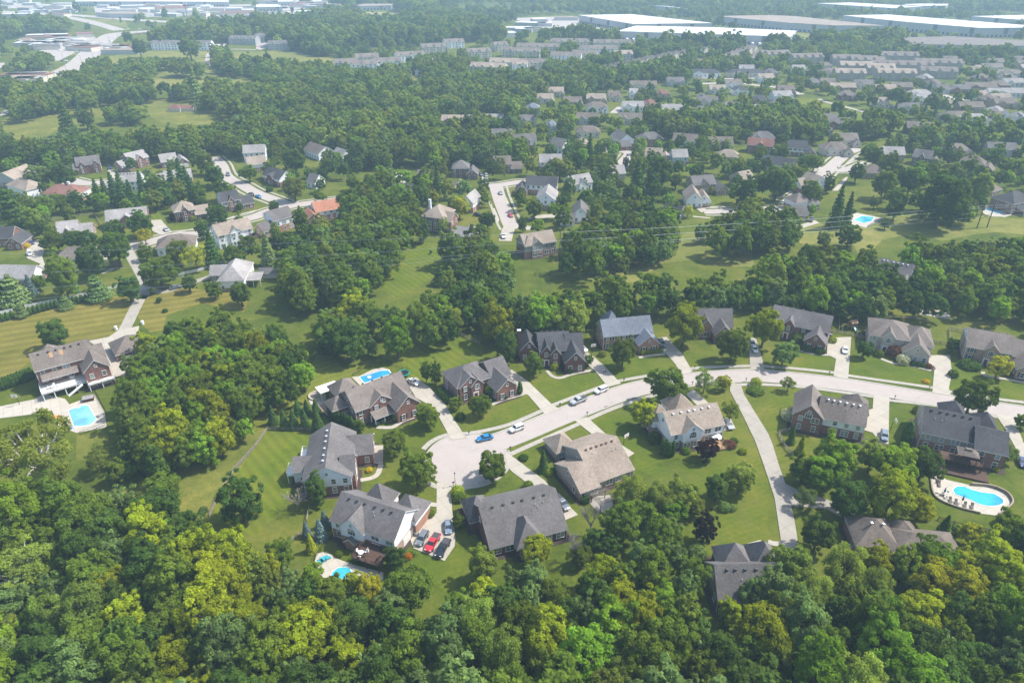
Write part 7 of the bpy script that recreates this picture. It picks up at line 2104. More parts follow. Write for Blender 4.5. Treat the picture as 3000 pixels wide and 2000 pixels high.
h = by('backyard pergola')
deck(h, 10, 15.5, -4.2, -.1, .5, 'wood_tan', 'wood_tan', None)
h = by('white deck') if any('white deck' in k for k in HB) else None

# far homes, apartments, town houses
PLACE = {'house': ['small distant house with {} roof in the hazy right hand subdivision', 'houses of the distant subdivision', 'house'],
         'apartment': ['distant apartment block with {} roof beyond the woods', 'distant apartment blocks', 'apartment block'],
         'town': ['pale gabled town house in the distant diagonal rows', 'distant town house rows', 'town house']}
ROOFW = {'tan': 'tan', 'brown': 'brown', 'blue': 'bluish', 'pale': 'pale grey', 'red': 'reddish', 'grey': 'grey', 'dark': 'dark', 'taupe': 'taupe'}
def far_house(kind, x, y, az, w, dp, ze, rise, roof, wall):
    lab, grp, cat = PLACE[kind]
    grp2 = grp + ' with ' + ROOFW[roof] + ' roofs'
    root = empty({'house': 'distant_house', 'apartment': 'apartment_block', 'town': 'town_house'}[kind], (x, y, 0), R(az))
    tag(root, lab.format(ROOFW[roof]), cat, grp2)
    rnd = random.Random(x*31+y)
    w = max(w, 7)
    if kind == 'town':
        bl = [(-w/2, w/2, 0, dp, ze, 'y', ze+rise, 99)]
    elif kind == 'apartment':
        bl = [(-w/2, w/2, 0, dp, ze, 'x', ze+rise, 99)]
        n = max(2, int(w/9))
        for i in range(n):
            u = -w/2+(i+.5)*w/n
            bl.append((u-2, u+2, -.9, 5, ze, 'y', ze+2.2, 99))
    else:
        k = 'hx' if rnd.random() < .45 else 'x'
        bl = [(-w/2, w/2, 0, dp, ze, k, ze+rise, 99), (-w/2+w*.1, -w/2+w*.42, -1.2, 4, ze, 'y', ze+2, 99)]
        if rnd.random() < .5:
            bl.append((w/2-4.5, w/2+.8, -3.5, 5, 3, 'y', 5.4, 99))
    wl, wu, rf = MB(), MB(), MB()
    for b in bl:
        wall_block(wl, wu, b)
        roof_block(rf, b)
    wl.build('wall', wall, root)
    rf.build('roof', ['roof_'+roof, 'trim'], root)
    me = window_mesh(1.1, 1.4, 'g')[3]
    cnt = max(2, int(w/4))
    for z in ([1.6, 4.4, 6.6] if kind == 'apartment' else [1.6, 3.6] if kind == 'town' else [2.2]):
        for i in range(cnt):
            u = -w/2+(i+.5)*w/cnt
            yy = min([b[2] for b in bl if b[0] < u < b[1]] or [0])
            put('window', me, root, (u, yy-.03, z))
    ca, sa = math.cos(R(az)), math.sin(R(az))
    FOOT.append((x, y, ca, sa, -w/2-1, w/2+1, -max(10, y*.026) if kind == 'house' else -max(20, y*.05) if kind == 'apartment' else -14, dp+1, 0))
for row in D['far']:
    far_house(*row)
_r = random.Random(21)
def _in(x, y, poly):
    c = False
    for i in range(len(poly)):
        (x0, y0), (x1, y1) = poly[i], poly[(i+1) % len(poly)]
        if (y0 > y) != (y1 > y) and x < (x1-x0)*(y-y0)/(y1-y0)+x0:
            c = not c
    return c
_res = D['woods'][-1][1]
for i in range(-5, 30):
    for j in range(0, 22):
        x, y = -60+i*27+(j % 2)*13+_r.uniform(-4, 4), 455+j*30+_r.uniform(-4, 4)
        if not _in(x, y, _res) or y > 1050 or x > .76*y:
            continue
        if any(math.hypot(x-f[0], y-f[1]) < 26 for f in FOOT):
            continue
        if any(_in(x, y, q) for q in D['belts']) or any(min(math.dist((x, y+4), q) for q in smooth(p, 4)) < w/2+11 for p, w, m in D['roads'][12:]) or any(_in(x, y, q) for q in D['far_open']):
            continue
        far_house('house', x, y, _r.choice([-12, -6, 0, 8, 15]), _r.uniform(13, 18), 10, 4.6, 3.4, _r.choice(['tan', 'brown', 'grey', 'pale', 'taupe', 'grey', 'taupe']), _r.choice(['cream_siding', 'tan_brick', 'white_siding', 'red_brick', 'grey_siding']))

_r = random.Random(9)
for quad, n in D['store_zones']:
    for k in range(n):
        u, v = _r.random(), _r.random()
        (ax, ay), (bx, by1), (cx1, cy1), (dx1, dy1) = quad
        x = (ax*(1-u)+bx*u)*(1-v)+(dx1*(1-u)+cx1*u)*v
        y = (ay*(1-u)+by1*u)*(1-v)+(dy1*(1-u)+cy1*u)*v
        w, d_, t = _r.uniform(9, 26), _r.uniform(7, 14), _r.choice([-.3, 0, .2])
        q = [(x+a*w*math.cos(t)-b_*d_*math.sin(t), y+a*w*math.sin(t)+b_*d_*math.cos(t)) for a, b_ in ((-1, -1), (1, -1), (1, 1), (-1, 1))]
        D['warehouses'].append((q, 5, _r.choice(['white', 'pale', 'tan', 'white', 'white', 'red', 'pale']), '@store'))
for p, hh, roof, lab in D['warehouses']:
    cxx, cyy2 = sum(a for a, b in p)/len(p), sum(b for a, b in p)/len(p)
    root = empty('warehouse' if hh > 8 else 'store_building', (cxx, cyy2, 0))
    if lab == '@store':
        rn = {'white': 'white', 'pale': 'pale', 'tan': 'tan', 'grey': 'grey', 'red': 'red', 'taupe': 'brown'}[roof]
        tag(root, 'low %s roofed store in the distant commercial district' % rn, 'store', '%s roofed stores of the commercial district' % rn)
    else:
        tag(root, lab, 'warehouse' if hh > 8 else 'store')
    lp = [(a-cxx, b-cyy2) for a, b in p]
    mb = MB(); mb.prism(lp, 0, hh-.4); mb.build('wall', 'grey_siding' if roof in ('white', 'tan', 'taupe') else 'cream_siding', root)
    mb = MB(); mb.prism([(a*1.003, b*1.003) for a, b in lp], hh-.4, hh); mb.build('roof', 'roof_'+roof, root)
    ar = sum(lp[i][0]*lp[(i+1) % len(lp)][1]-lp[(i+1) % len(lp)][0]*lp[i][1] for i in range(len(lp)))
    if ar < 0:
        lp = lp[::-1]
    for i in range(len(lp)):
        a, b = Vector(lp[i]), Vector(lp[(i+1) % len(lp)])
        L = (b-a).length
        nrm = Vector((b.y-a.y, a.x-b.x))
        if L < 25 or nrm.y > 0 or hh < 8:
            continue
        u = (b-a)/L
        rot = math.atan2(u.y, u.x)
        mb = MB()
        k = 0
        s = 8
        while s < L-8:          # loading doors low on the wall and darker panels
            mb.box(s-1.5, s+1.5, -.25, .1, .5, 3.6, 0)
            if k % 8 == 4:
                mb.box(s+3, s+9, -.2, .1, 4.5, hh-1, 1)
            s += 6.5; k += 1
        mb.build('loading_doors', ['vent_dark', 'roof_grey'], root, (a.x, a.y, 0), rot)
    FOOT.append((cxx, cyy2, 1, 0, min(a for a, b in lp)-5, max(a for a, b in lp)+5, min(b for a, b in lp)-30, max(b for a, b in lp)+5, 0))

# ------------------------------------------------------------------ vehicles
_car = {}
def car_parts(ty):
    if ty in _car:
        return _car[ty]
    body, glass = MB(), MB()
    if ty == 'sedan':
        L, Wd, st = 4.7, .9, [(-2.35, .62, .35, .62), (-2.2, .82, .22, .80), (-1.3, .9, .2, .98), (1.1, .9, .2, .96), (2.0, .84, .22, .84), (2.35, .62, .35, .6)]
        cab, roofz = (-1.75, 1.15, -1.0, .35), 1.45
    elif ty == 'suv':
        L, Wd, st = 4.7, .93, [(-2.35, .74, .4, .85), (-2.25, .9, .28, 1.05), (-1.3, .93, .26, 1.08), (1.2, .93, .26, 1.06), (2.1, .86, .3, .95), (2.38, .64, .45, .7)]
        cab, roofz = (-2.2, 1.2, -1.85, .5), 1.72
    else:
        L, Wd, st = 5.8, .98, [(-2.9, .9, .5, .98), (-2.85, .97, .42, 1.1), (-.9, .98, .36, 1.12), (1.35, .98, .36, 1.12), (2.5, .94, .4, 1.06), (2.9, .78, .5, .86)]
        cab, roofz = (-.75, 1.45, -.45, .75), 1.85
    n0 = len(body.v)
    for x, w, zb, zt in st:
        body.v += [(x, -w*.9, zb), (x, -w, (zb+zt)*.5), (x, -w*.93, zt), (x, 0, zt+.035), (x, w*.93, zt), (x, w, (zb+zt)*.5), (x, w*.9, zb)]
    for i in range(len(st)-1):
        for k in range(6):
            a = n0+i*7+k
            body.f.append([a, a+7, a+8, a+1]); body.m.append(0)
        a = n0+i*7
        body.f.append([a, a+6, a+13, a+7]); body.m.append(0)
    body.f.append([n0+k for k in range(7)]); body.m.append(0)
    e = n0+(len(st)-1)*7
    body.f.append([e+k for k in reversed(range(7))]); body.m.append(0)
    zb = st[2][3]
    x0, x1, r0, r1 = cab
    wb, wr = Wd*.9, Wd*.72
    q = [(x0, -wb, zb-.02), (x1, -wb, zb-.02), (x1, wb, zb-.02), (x0, wb, zb-.02), (r0, -wr, roofz-.06), (r1, -wr, roofz-.06), (r1, wr, roofz-.06), (r0, wr, roofz-.06)]
    glass.idx(q, [(0, 1, 5, 4), (1, 2, 6, 5), (2, 3, 7, 6), (3, 0, 4, 7)])
    body.idx([(r0-.06, -wr-.03, roofz-.08), (r1+.06, -wr-.03, roofz-.08), (r1+.06, wr+.03, roofz-.08), (r0-.06, wr+.03, roofz-.08), (r0+.1, -wr+.08, roofz), (r1-.1, -wr+.08, roofz), (r1-.1, wr-.08, roofz), (r0+.1, wr-.08, roofz)],
             [(0, 1, 5, 4), (1, 2, 6, 5), (2, 3, 7, 6), (3, 0, 4, 7), (4, 5, 6, 7), (3, 2, 1, 0)])
    for s in (-1, 1):           # pillars
        for ax, bx in ((x0, r0), (x1, r1), ((x0+x1)/2-.1, (r0+r1)/2-.1)):
            body.tube([(ax, s*(wb+.005), zb), (bx, s*(wr+.01), roofz-.05)], .05, 4)
        body.box(.75, .95, s*(wb+.12)-.09, s*(wb+.12)+.09, zb, zb+.16)
    bed = None
    if ty == 'pickup':
        bed = MB()
        bed.box(-2.75, -.85, -.8, .8, 1.13, 1.18)
    tyre, rim = MB(), MB()
    rr = .34 if ty == 'sedan' else .38
    tyre.tube([(0, -.11, 0), (0, .11, 0)], rr, 14)
    rim.tube([(0, -.125, 0), (0, .125, 0)], rr*.62, 10)
    hl, tl = MB(), MB()
    hl.box(-.05, .09, -.2, .2, -.08, .08)
    tl.box(-.07, .05, -.16, .16, -.1, .1)
    _car[ty] = dict(body=body, glass=glass.mesh('car_window', ['car_glass']), tyre=tyre.mesh('tyre', ['tyre']), rim=rim.mesh('rim', ['rim']), head=hl.mesh('headlight', ['lens']), tail=tl.mesh('tail_light', ['tail']),
                    bed=bed.mesh('bed_cover', ['vent_dark']) if bed else None, L=L, W=Wd, rr=rr, zt=st[-2][3], zr=st[0][3], bodies={})
    return _car[ty]

def make_car(ty, col, x, y, az, label):
    P = car_parts(ty)
    if col not in P['bodies']:
        P['bodies'][col] = P['body'].mesh('car_body', ['car_'+col])
    root = empty({'pickup': 'pickup_truck', 'suv': 'parked_suv', 'sedan': 'parked_car'}[ty], (x, y, .17), R(az))
    tag(root, label, {'pickup': 'pickup', 'suv': 'car', 'sedan': 'car'}[ty])
    put('car_body', P['bodies'][col], root)
    put('car_window', P['glass'], root)
    if P['bed']:
        put('bed_cover', P['bed'], root)
    for sx in (-P['L']*.3, P['L']*.31):
        for sy in (-P['W']+.08, P['W']-.08):
            w = put('tyre', P['tyre'], root, (sx, sy, P['rr']))
            put('rim', P['rim'], w)
    for sy in (-.6, .6):
        put('headlight', P['head'], root, (P['L']*.47, sy, P['zt']-.16))
        put('tail_light', P['tail'], root, (-P['L']*.5, sy, P['zr']-.16))
for row in D['cars']:
    make_car(*row)
fb_ = car_parts('suv')
fm = MB()
fm.idx(fb_['body'].v, fb_['body'].f, 0)
far_me = {c: fm.mesh('car_body', ['car_'+c]) for c in ('white', 'silver', 'grey', 'red', 'navy', 'black')}
rnd = random.Random(5)
for x, y, az in D['farcars']:
    c = rnd.choice(['white', 'white', 'white', 'silver', 'silver', 'grey', 'red', 'navy', 'black'])
    o = put('distant_car', far_me[c], None, (x, y, .17), R(az))
    tag(o, 'tiny %s car on the distant highway or a store car park' % c, 'car', '%s cars far off on the highway and car parks' % c)
# trailers at the long warehouse
tm = MB(); tm.box(-6, 6, -1.3, 1.3, 1.1, 4.0, 0); tm.box(-5.5, -3, -1.1, 1.1, .3, 1.1, 1); tm.box(4.5, 5, -1, 1, .2, 1.1, 1)
tme = tm.mesh('truck_trailer', ['white_vinyl', 'tyre'])
wx0, wx1 = D['warehouses'][1][0][0], D['warehouses'][1][0][-1]
for i in range(26):
    t = (i+.5)/26
    if i % 6 == 4:
        continue
    o = put('truck_trailer', tme, None, (wx0[0]+(wx1[0]-wx0[0])*t, wx0[1]+(wx1[1]-wx0[1])*t-9, 0), R(80))
    tag(o, 'white trailer backed up to the long white roofed warehouse', 'trailer', 'trailers at the warehouse docks')

# ------------------------------------------------------------------ trees
TINT = {'dk': (.031, .053, .015), 'md': (.050, .073, .014), 'lg': (.080, .108, .030), 'yg': (.096, .114, .010), 'br': (.066, .108, .014), 'ol': (.064, .082, .020),
        'gg': (.058, .086, .040), 'yd': (.118, .124, .011), 'pu': (.040, .013, .018), 'pd': (.034, .021, .024), 'ba': (.2, .17, .14), 'bs': (.10, .145, .135),
        'sp': (.026, .050, .021), 'dg': (.024, .046, .013), 'ru': (.14, .062, .02), 'go': (.42, .30, .015), 'or': (.42, .17, .02), 'wf': (.42, .42, .34), 'rb': (.115, .052, .032)}

LEAF = (3.1, 2.9, 1.85)
FLOWER = {'go', 'or', 'wf', 'rb', 'pu', 'ba', 'pd', 'ru', 'bs'}
def cards(name, pos, nrm, size, tint, mat, rng, aspect=.75):
    n = len(pos)
    nrm = nrm/np.linalg.norm(nrm, axis=1, keepdims=True)
    t = rng.normal(size=(n, 3))
    t -= (t*nrm).sum(1, keepdims=True)*nrm
    t /= np.linalg.norm(t, axis=1, keepdims=True)
    b = np.cross(nrm, t)
    s = size[:, None]
    v = np.stack([pos-t*s, pos-b*s*aspect+nrm*s*.15, pos+t*s, pos+b*s*aspect+nrm*s*.15], 1).reshape(-1, 3)
    me = bpy.data.meshes.new(name)
    me.vertices.add(4*n)
    me.loops.add(4*n)
    me.polygons.add(n)
    me.vertices.foreach_set('co', v.astype(np.float32).ravel())
    me.loops.foreach_set('vertex_index', np.arange(4*n, dtype=np.int32))
    me.polygons.foreach_set('loop_start', np.arange(0, 4*n, 4, dtype=np.int32))
    a = me.attributes.new('tint', 'FLOAT', 'FACE')
    a.data.foreach_set('value', tint.astype(np.float32))
    me.materials.append(M[mat])
    me.update()
    me.validate()
    return me

def sphere_dirs(n, rng):
    i = np.arange(n)+.5
    ph = np.arccos(1-2*i/n)
    th = np.pi*(1+5**.5)*i+rng.uniform(0, 6)
    d = np.stack([np.cos(th)*np.sin(ph), np.sin(th)*np.sin(ph), np.cos(ph)], 1)
    d += rng.normal(size=(n, 3))*.16
    return d/np.linalg.norm(d, axis=1, keepdims=True)

def broad_crown(name, seed, a, ncl, nl, ls, clump=(.26, .42), rad=(.58, .86), low=-.55, spread=.55, droop=0.0):
    """Unit: crown radius 5 m, centre at z = 7.0, vertical half height a."""
    rng = np.random.default_rng(seed)
    Rr = 5.0
    d = sphere_dirs(ncl, rng)
    d = d[d[:, 2] > low]
    lob = 1+.16*np.sin(2*np.arctan2(d[:, 1], d[:, 0])+rng.uniform(0, 6))+.12*np.sin(3*np.arctan2(d[:, 1], d[:, 0])+rng.uniform(0, 6))
    f = rng.uniform(*rad, len(d))*lob
    c = d*f[:, None]*np.array([Rr, Rr, a])
    cr = rng.uniform(*clump, len(d))*Rr
    w = cr**2
    cnt = rng.multinomial(nl, w/w.sum())
    idx = np.repeat(np.arange(len(d)), cnt)
    n = len(idx)
    od = c/np.linalg.norm(c, axis=1, keepdims=True)
    ld = rng.normal(size=(n, 3))
    ld /= np.linalg.norm(ld, axis=1, keepdims=True)
    ld += od[idx]*.75+np.array([0, 0, .25])
    ld /= np.linalg.norm(ld, axis=1, keepdims=True)
    r = cr[idx]*(1-.6*rng.random(n)**1.6)*rng.uniform(.8, 1.25, n)
    p = c[idx]+ld*r[:, None]*np.array([1, 1, .8])
    p[:, 2] -= droop*np.maximum(0, np.linalg.norm(p[:, :2], axis=1)-2.0)
    p[:, 2] += 7.0
    nr = ld+rng.normal(size=(n, 3))*spread+np.array([.12, 0, .55])
    size = ls*rng.uniform(.6, 1.35, n)
    ct = rng.uniform(.78, 1.22, len(d))
    tint = ct[idx]*rng.uniform(.8, 1.2, n)
    return cards(name, p, nr, size, tint, 'leaf', rng), c+np.array([0, 0, 7.0])

def trunk_mesh(name, seed, tips, mat, r0=.42, nl=9, thin=.06):
    rng = random.Random(seed)
    mb = MB()
    top = Vector((rng.uniform(-.4, .4), rng.uniform(-.4, .4), 5.8))
    mb.tube([(0, 0, -.3), (0, 0, .5), top*.45, top], [r0*1.4, r0, r0*.8, r0*.5], 7)
    ix = list(range(len(tips)))
    rng.shuffle(ix)
    for i in ix[:nl]:
        e = Vector(tips[i])
        s = top*rng.uniform(.45, 1.0)
        m = s.lerp(e, .5)+Vector((rng.uniform(-.4, .4), rng.uniform(-.4, .4), rng.uniform(.0, .7)))
        mb.tube([s, m, e], [r0*.42, r0*.26, thin], 5)
    return mb.mesh(name, [mat])

def conifer(name, seed, h, Rr, nl, ls, irregular=.15, lev=11, flat=.25):
    rng = np.random.default_rng(seed)
    lv = rng.integers(0, lev, nl)
    t = (lv+.5)/lev
    t = t*.97+.02
    sh = rng.uniform(1-irregular, 1+irregular*.6, lev)[lv]
    rr = Rr*(1-t)**.85*sh+.15
    nb = 9
    br = rng.integers(0, nb, nl)
    ang = 2*np.pi*(br+.37*lv)/nb+rng.normal(size=nl)*.22
    u = rng.random(nl)**.6
    rho = rr*u
    z = h*(.06+.94*t)-flat*rho+rng.normal(size=nl)*.12*h/lev
    p = np.stack([np.cos(ang)*rho, np.sin(ang)*rho, z], 1)
    nr = np.stack([np.cos(ang)*.5, np.sin(ang)*.5, np.full(nl, .8)], 1)+rng.normal(size=(nl, 3))*.45
    return cards(name, p, nr, ls*rng.uniform(.6, 1.3, nl), rng.uniform(.75, 1.25, nl), 'needle', rng)

def ellipsoid_shrub(name, seed, Rr, a, zc, nl, ls, mat='leaf', taper=0.0):
    rng = np.random.default_rng(seed)
    d = rng.normal(size=(nl, 3))
    d /= np.linalg.norm(d, axis=1, keepdims=True)
    k = 1+.10*np.sin(5*np.arctan2(d[:, 1], d[:, 0])+seed)*(1-abs(d[:, 2]))+rng.normal(size=nl)*.04
    p = d*k[:, None]*np.array([Rr, Rr, a])*(1-.25*rng.random(nl)**2)[:, None]
    if taper:
        p[:, :2] *= (1-taper*(p[:, 2:3]/a*.5+.5))
    p[:, 2] += zc
    ok = p[:, 2] > 0
    return cards(name, p[ok], d[ok]+rng.normal(size=(ok.sum(), 3))*.45, ls*rng.uniform(.6, 1.3, ok.sum()), rng.uniform(.75, 1.25, ok.sum()), mat, rng)

def bare_mesh(name, seed):
    rng = random.Random(seed)
    mb = MB()
    def grow(p, d, L, r, lvl):
        e = p+d*L
        m = p.lerp(e, .5)+Vector((rng.uniform(-.1, .1), rng.uniform(-.1, .1), 0))*L
        mb.tube([p, m, e], [r, r*.8, r*.6], 5 if lvl < 2 else 3, 0, False)
        if lvl >= 4:
            return
        for k in range(4 if lvl else 6):
            a = rng.uniform(0, 6.28)
            nd_ = (d*1.25+Vector((math.cos(a), math.sin(a), rng.uniform(0, .7)))*rng.uniform(.5, .85)).normalized()
            grow(m.lerp(e, rng.uniform(.2, 1)), nd_, L*rng.uniform(.55, .8), r*.58, lvl+1)
    grow(Vector((0, 0, -.2)), Vector((0, 0, 1)), 3.4, .19, 0)
    return mb.mesh(name, ['bark_dead'])

PRO = {}
def pro(kind, v):
    key = (kind, v)
    if key in PRO:
        return PRO[key]
    s = hash((sum(ord(ch) for ch in kind), v)) % 9999
    if kind == 'd':
        me, tips = broad_crown('crown', s, 5.4, 120, 16000, .225, (.14, .25), (.50, .98), -.9, .6)
        tr = trunk_mesh('trunk', s, tips, 'bark')
    elif kind == 'o':
        me, tips = broad_crown('crown', s, 6.6, 120, 15000, .22, (.14, .24), (.5, .92), -.95)
        tr = trunk_mesh('trunk', s, tips, 'bark')
    elif kind == 'l':
        me, tips = broad_crown('crown', s, 5.4, 46, 5500, .21, (.2, .34), (.4, .9), -.6, .8)
        tr = trunk_mesh('trunk', s, tips, 'bark', .32, 14)
    elif kind == 'w':
        me, tips = broad_crown('crown', s, 5.6, 70, 13000, .17, (.18, .32), (.4, .88), -.65, .9, .25)
        tr = trunk_mesh('trunk', s, tips, 'bark', .36, 14)
    elif kind == 'sy':
        me, tips = broad_crown('crown', s, 4.6, 70, 9000, .17, (.13, .24), (.35, .95), -.5, .8)
        tr = trunk_mesh('trunk', s, tips, 'bark_pale', .42, 34, .05)
    elif kind == 'b':
        me, tr = bare_mesh('branches', s), None
    elif kind == 'sp':
        me, tr = conifer('crown', s, 9.0, 3.0, 3200, .26), None
    elif kind == 'pi':
        me, tr = conifer('crown', s, 9.5, 5.0, 4200, .30, .4, 9, .05), None
    elif kind == 'ar':
        me, tr = ellipsoid_shrub('foliage', s, 1.0, 2.05, 2.0, 1500, .15, 'needle', .45), None
    elif kind == 'sh':
        me, tr = ellipsoid_shrub('foliage', s, 1.0, .85, .55, 1100, .11), None
    elif kind == 'mdt':
        me, tips = broad_crown('crown', s, 5.6+v % 3*.6, 80, 3200, .44, (.16, .28), (.5, .96))
        tr = trunk_mesh('trunk', s, tips, 'bark', .42, 5)
    elif kind == 'fdt':
        me, tips = broad_crown('crown', s, 5.4+v % 3*.5, 50, 1000, .75, (.2, .34), (.5, .95))
        tr = None
    elif kind == 'fcon':
        me, tr = conifer('crown', s, 12.0, 3.6, 900, .5), None
    if tr is None and kind in ('sp', 'pi'):
        mb = MB(); mb.tube([(0, 0, -.3), (0, 0, 7.0)], [.25, .06], 6)
        tr = mb.mesh('trunk', ['bark'])
    PRO[key] = (me, tr)
    return PRO[key]

KN = {'d': ('tree', 'tree', 4), 'o': ('tree', 'tree', 3), 'l': ('tree', 'tree', 2), 'w': ('tree', 'tree', 2), 'sy': ('sycamore_tree', 'tree', 2), 'b': ('bare_tree', 'bare tree', 3), 'sp': ('spruce_tree', 'spruce', 3),
      'pi': ('pine_tree', 'pine', 2), 'ar': ('arborvitae', 'arborvitae', 2), 'sh': ('shrub', 'shrub', 3)}
REF = {'d': 6.25, 'o': 5.8, 'l': 6.0, 'w': 6.2, 'sy': 5.6, 'b': 3.4, 'sp': 3.0, 'pi': 5.0, 'ar': 1.0, 'sh': 1.0}
ZR = {'sp': 9.0/3.0/2.5, 'pi': 9.5/5/2.2, 'ar': 2.0, 'b': 1.0}
trnd = random.Random(11)
TREES = []        # x, y, radius of every tree already standing
def plant(kind, x, y, rad, asp, tint, label, group=None, cat=None):
    name, c, nv = KN[kind]
    v = trnd.randrange(nv)
    me, tr = pro(kind, v)
    s = rad/REF[kind]
    sz = s*asp
    if kind == 'ar':
        sz = rad*asp/2.0
    root = empty(name, (x, y, 0), trnd.uniform(0, 6.28))
    root.scale = (s, s*trnd.uniform(.93, 1.07), sz*trnd.uniform(.96, 1.04))
    tag(root, label, cat or c, group)
    cr = put('branches' if kind == 'b' else 'foliage' if kind in ('ar', 'sh') else 'crown', me, root)
    k = trnd.uniform(.9, 1.1)
    cr['tcol'] = [min(.8, q*k*(1.3 if tint in FLOWER else l)) for q, l in zip(TINT[tint], LEAF)]
    if tr:
        put('trunk', tr, root)
    TREES.append((x, y, rad))
    return root
ADJ = {'yg': 'bright yellow green', 'md': 'plain green', 'dk': 'dark green', 'lg': 'pale feathery', 'gg': 'grey green', 'br': 'fresh green', 'ol': 'olive green', 'yd': 'golden green'}
WOODN = {'near': 'the dense wood along the near edge', 'left': 'the dark wood left of the large brick house'}
for kind, x, y, rad, asp, tint, label in D['trees']:
    g = None
    if label == '#':
        label, g = '%s tree in %s' % (ADJ[tint], WOODN['near']), '%s trees of %s' % (ADJ[tint], WOODN['near'])
    if label.startswith('@'):
        label = label[1:]
        g = label
        label = 'one of the ' + label if not label.startswith('arborvitae row') else 'narrow evergreen in the ' + label
    plant(kind, x, y, rad, asp, tint, label, g)
for x, y, rad, asp, tint, label in D['shrubs']:
    g = None
    if label.startswith('@'):
        g = label = label[1:]
    plant('sh', x, y, rad, asp, tint, label, g)
    TREES.pop()

# woods
def inside(px, py, poly):
    r = np.zeros(len(px), bool)
    n = len(poly)
    for i in range(n):
        x0, y0 = poly[i]
        x1, y1 = poly[(i+1) % n]
        if y0 == y1:
            continue
        c = ((y0 > py) != (y1 > py)) & (px < (x1-x0)*(py-y0)/(y1-y0)+x0)
        r ^= c
    return r

def seg_dist(px, py, pts):
    d = np.full(len(px), 1e9)
    for (ax, ay), (bx, by_) in zip(pts[:-1], pts[1:]):
        vx, vy = bx-ax, by_-ay
        t = np.clip(((px-ax)*vx+(py-ay)*vy)/(vx*vx+vy*vy+1e-9), 0, 1)
        d = np.minimum(d, np.hypot(px-ax-t*vx, py-ay-t*vy))
    return d

def hexpts(x0, x1, y0, y1, s, rng):
    xs, ys = np.arange(x0, x1, s), np.arange(y0, y1, s*.866)
    X, Y = np.meshgrid(xs, ys)
    X[1::2] += s/2
    X, Y = X.ravel(), Y.ravel()
    return X+rng.uniform(-.33, .33, len(X))*s, Y+rng.uniform(-.33, .33, len(X))*s

def blocked(px, py, rad, foot_margin):
    bad = np.zeros(len(px), bool)
    for x, y, ca, sa, x0, x1, y0, y1, body in FOOT:
        dx, dy = px-x, py-y
        u, v = dx*ca+dy*sa, -dx*sa+dy*ca
        m = foot_margin if body else 0.5
        bad |= (u > x0-m-rad*.4) & (u < x1+m+rad*.4) & (v > y0-m-rad*.4) & (v < y1+m+rad*.2)
    bad |= seg_dist(px, py, main) < 5+rad*.7
    for p, w, m in D['roads']:
        bad |= seg_dist(px, py, p) < w/2+1+rad*.55
    for p in D['drives']+[q for _, q in D['patios']]:
        bad |= inside(px, py, p)
        bad |= seg_dist(px, py, p+p[:1]) < rad*.5
    for x, y, r in TREES:
        bad |= np.hypot(px-x, py-y) < .62*(rad+r)
    return bad

rng = np.random.default_rng(4)
CS, CC = math.sin(R(29.7)), math.cos(R(29.7))
def in_frame(x, y, z, m):
    zc = y*CC-(z-122)*CS
    yc = y*CS+(z-122)*CC
    u, v = 1500+2060*x/zc, 1000-2060*yc/zc
    return -m < u < 3000+m and -m < v < 2000+m
MIXT = {'near': [('d', 'yg', .34), ('d', 'md', .2), ('o', 'md', .1), ('d', 'dk', .1), ('w', 'lg', .1), ('d', 'gg', .1), ('o', 'br', .06)],
        'left': [('d', 'md', .4), ('d', 'br', .2), ('o', 'md', .15), ('d', 'yg', .2), ('d', 'ol', .05)]}
nind = 0
rest = []
for kind in ('near', 'left'):
    poly = [p for k, p in D['woods'] if k == kind][0]
    xs, ys = [a for a, b in poly], [b for a, b in poly]
    X, Y = hexpts(min(xs), max(xs), min(ys), max(ys), 8.6 if kind == 'near' else 7.4, rng)
    rad = rng.uniform(4.6, 6.6, len(X)) if kind == 'near' else rng.uniform(4.2, 5.8, len(X))
    ok = inside(X, Y, poly) & ~blocked(X, Y, rad, 1.5)
    big = rng.random(len(X))
    zone = np.sin(X*.045+1.0)+np.sin(Y*.06+X*.02)
    for x, y, r, b, zn in zip(X[ok], Y[ok], rad[ok], big[ok], zone[ok]):
        k, t = trnd.choices([(a, c) for a, c, w in MIXT[kind]], [w*(1+(.9*zn if c in ('yg', 'br') else -.5*zn)) if abs(zn) < 1 else w for a, c, w in MIXT[kind]])[0]
        if in_frame(x, y, 8, 40):
            plant(k, x, y, r, trnd.uniform(1.0, 1.35), t, '%s tree in %s' % (ADJ[t], WOODN[kind]), '%s trees of %s' % (ADJ[t], WOODN[kind]))
            nind += 1
        else:
            TREES.append((x, y, r)); rest.append((x, y, r/5.6, 1.15))
# undergrowth between the wood trees
for kind in ('near', 'left'):
    poly = [p for k, p in D['woods'] if k == kind][0]
    xs, ys = [a for a, b in poly], [b for a, b in poly]
    X, Y = hexpts(min(xs), max(xs), min(ys), max(ys), 4.6, rng)
    rad = rng.uniform(2.4, 3.6, len(X))
    bad = blocked(X, Y, rad*.3, .8)
    for x, y, r in TREES:
        bad |= np.hypot(X-x, Y-y) < .72*r
    ok = inside(X, Y, poly) & ~bad
    rest += [(x, y, r/5.6, 1.5) for x, y, r in zip(X[ok], Y[ok], rad[ok])]

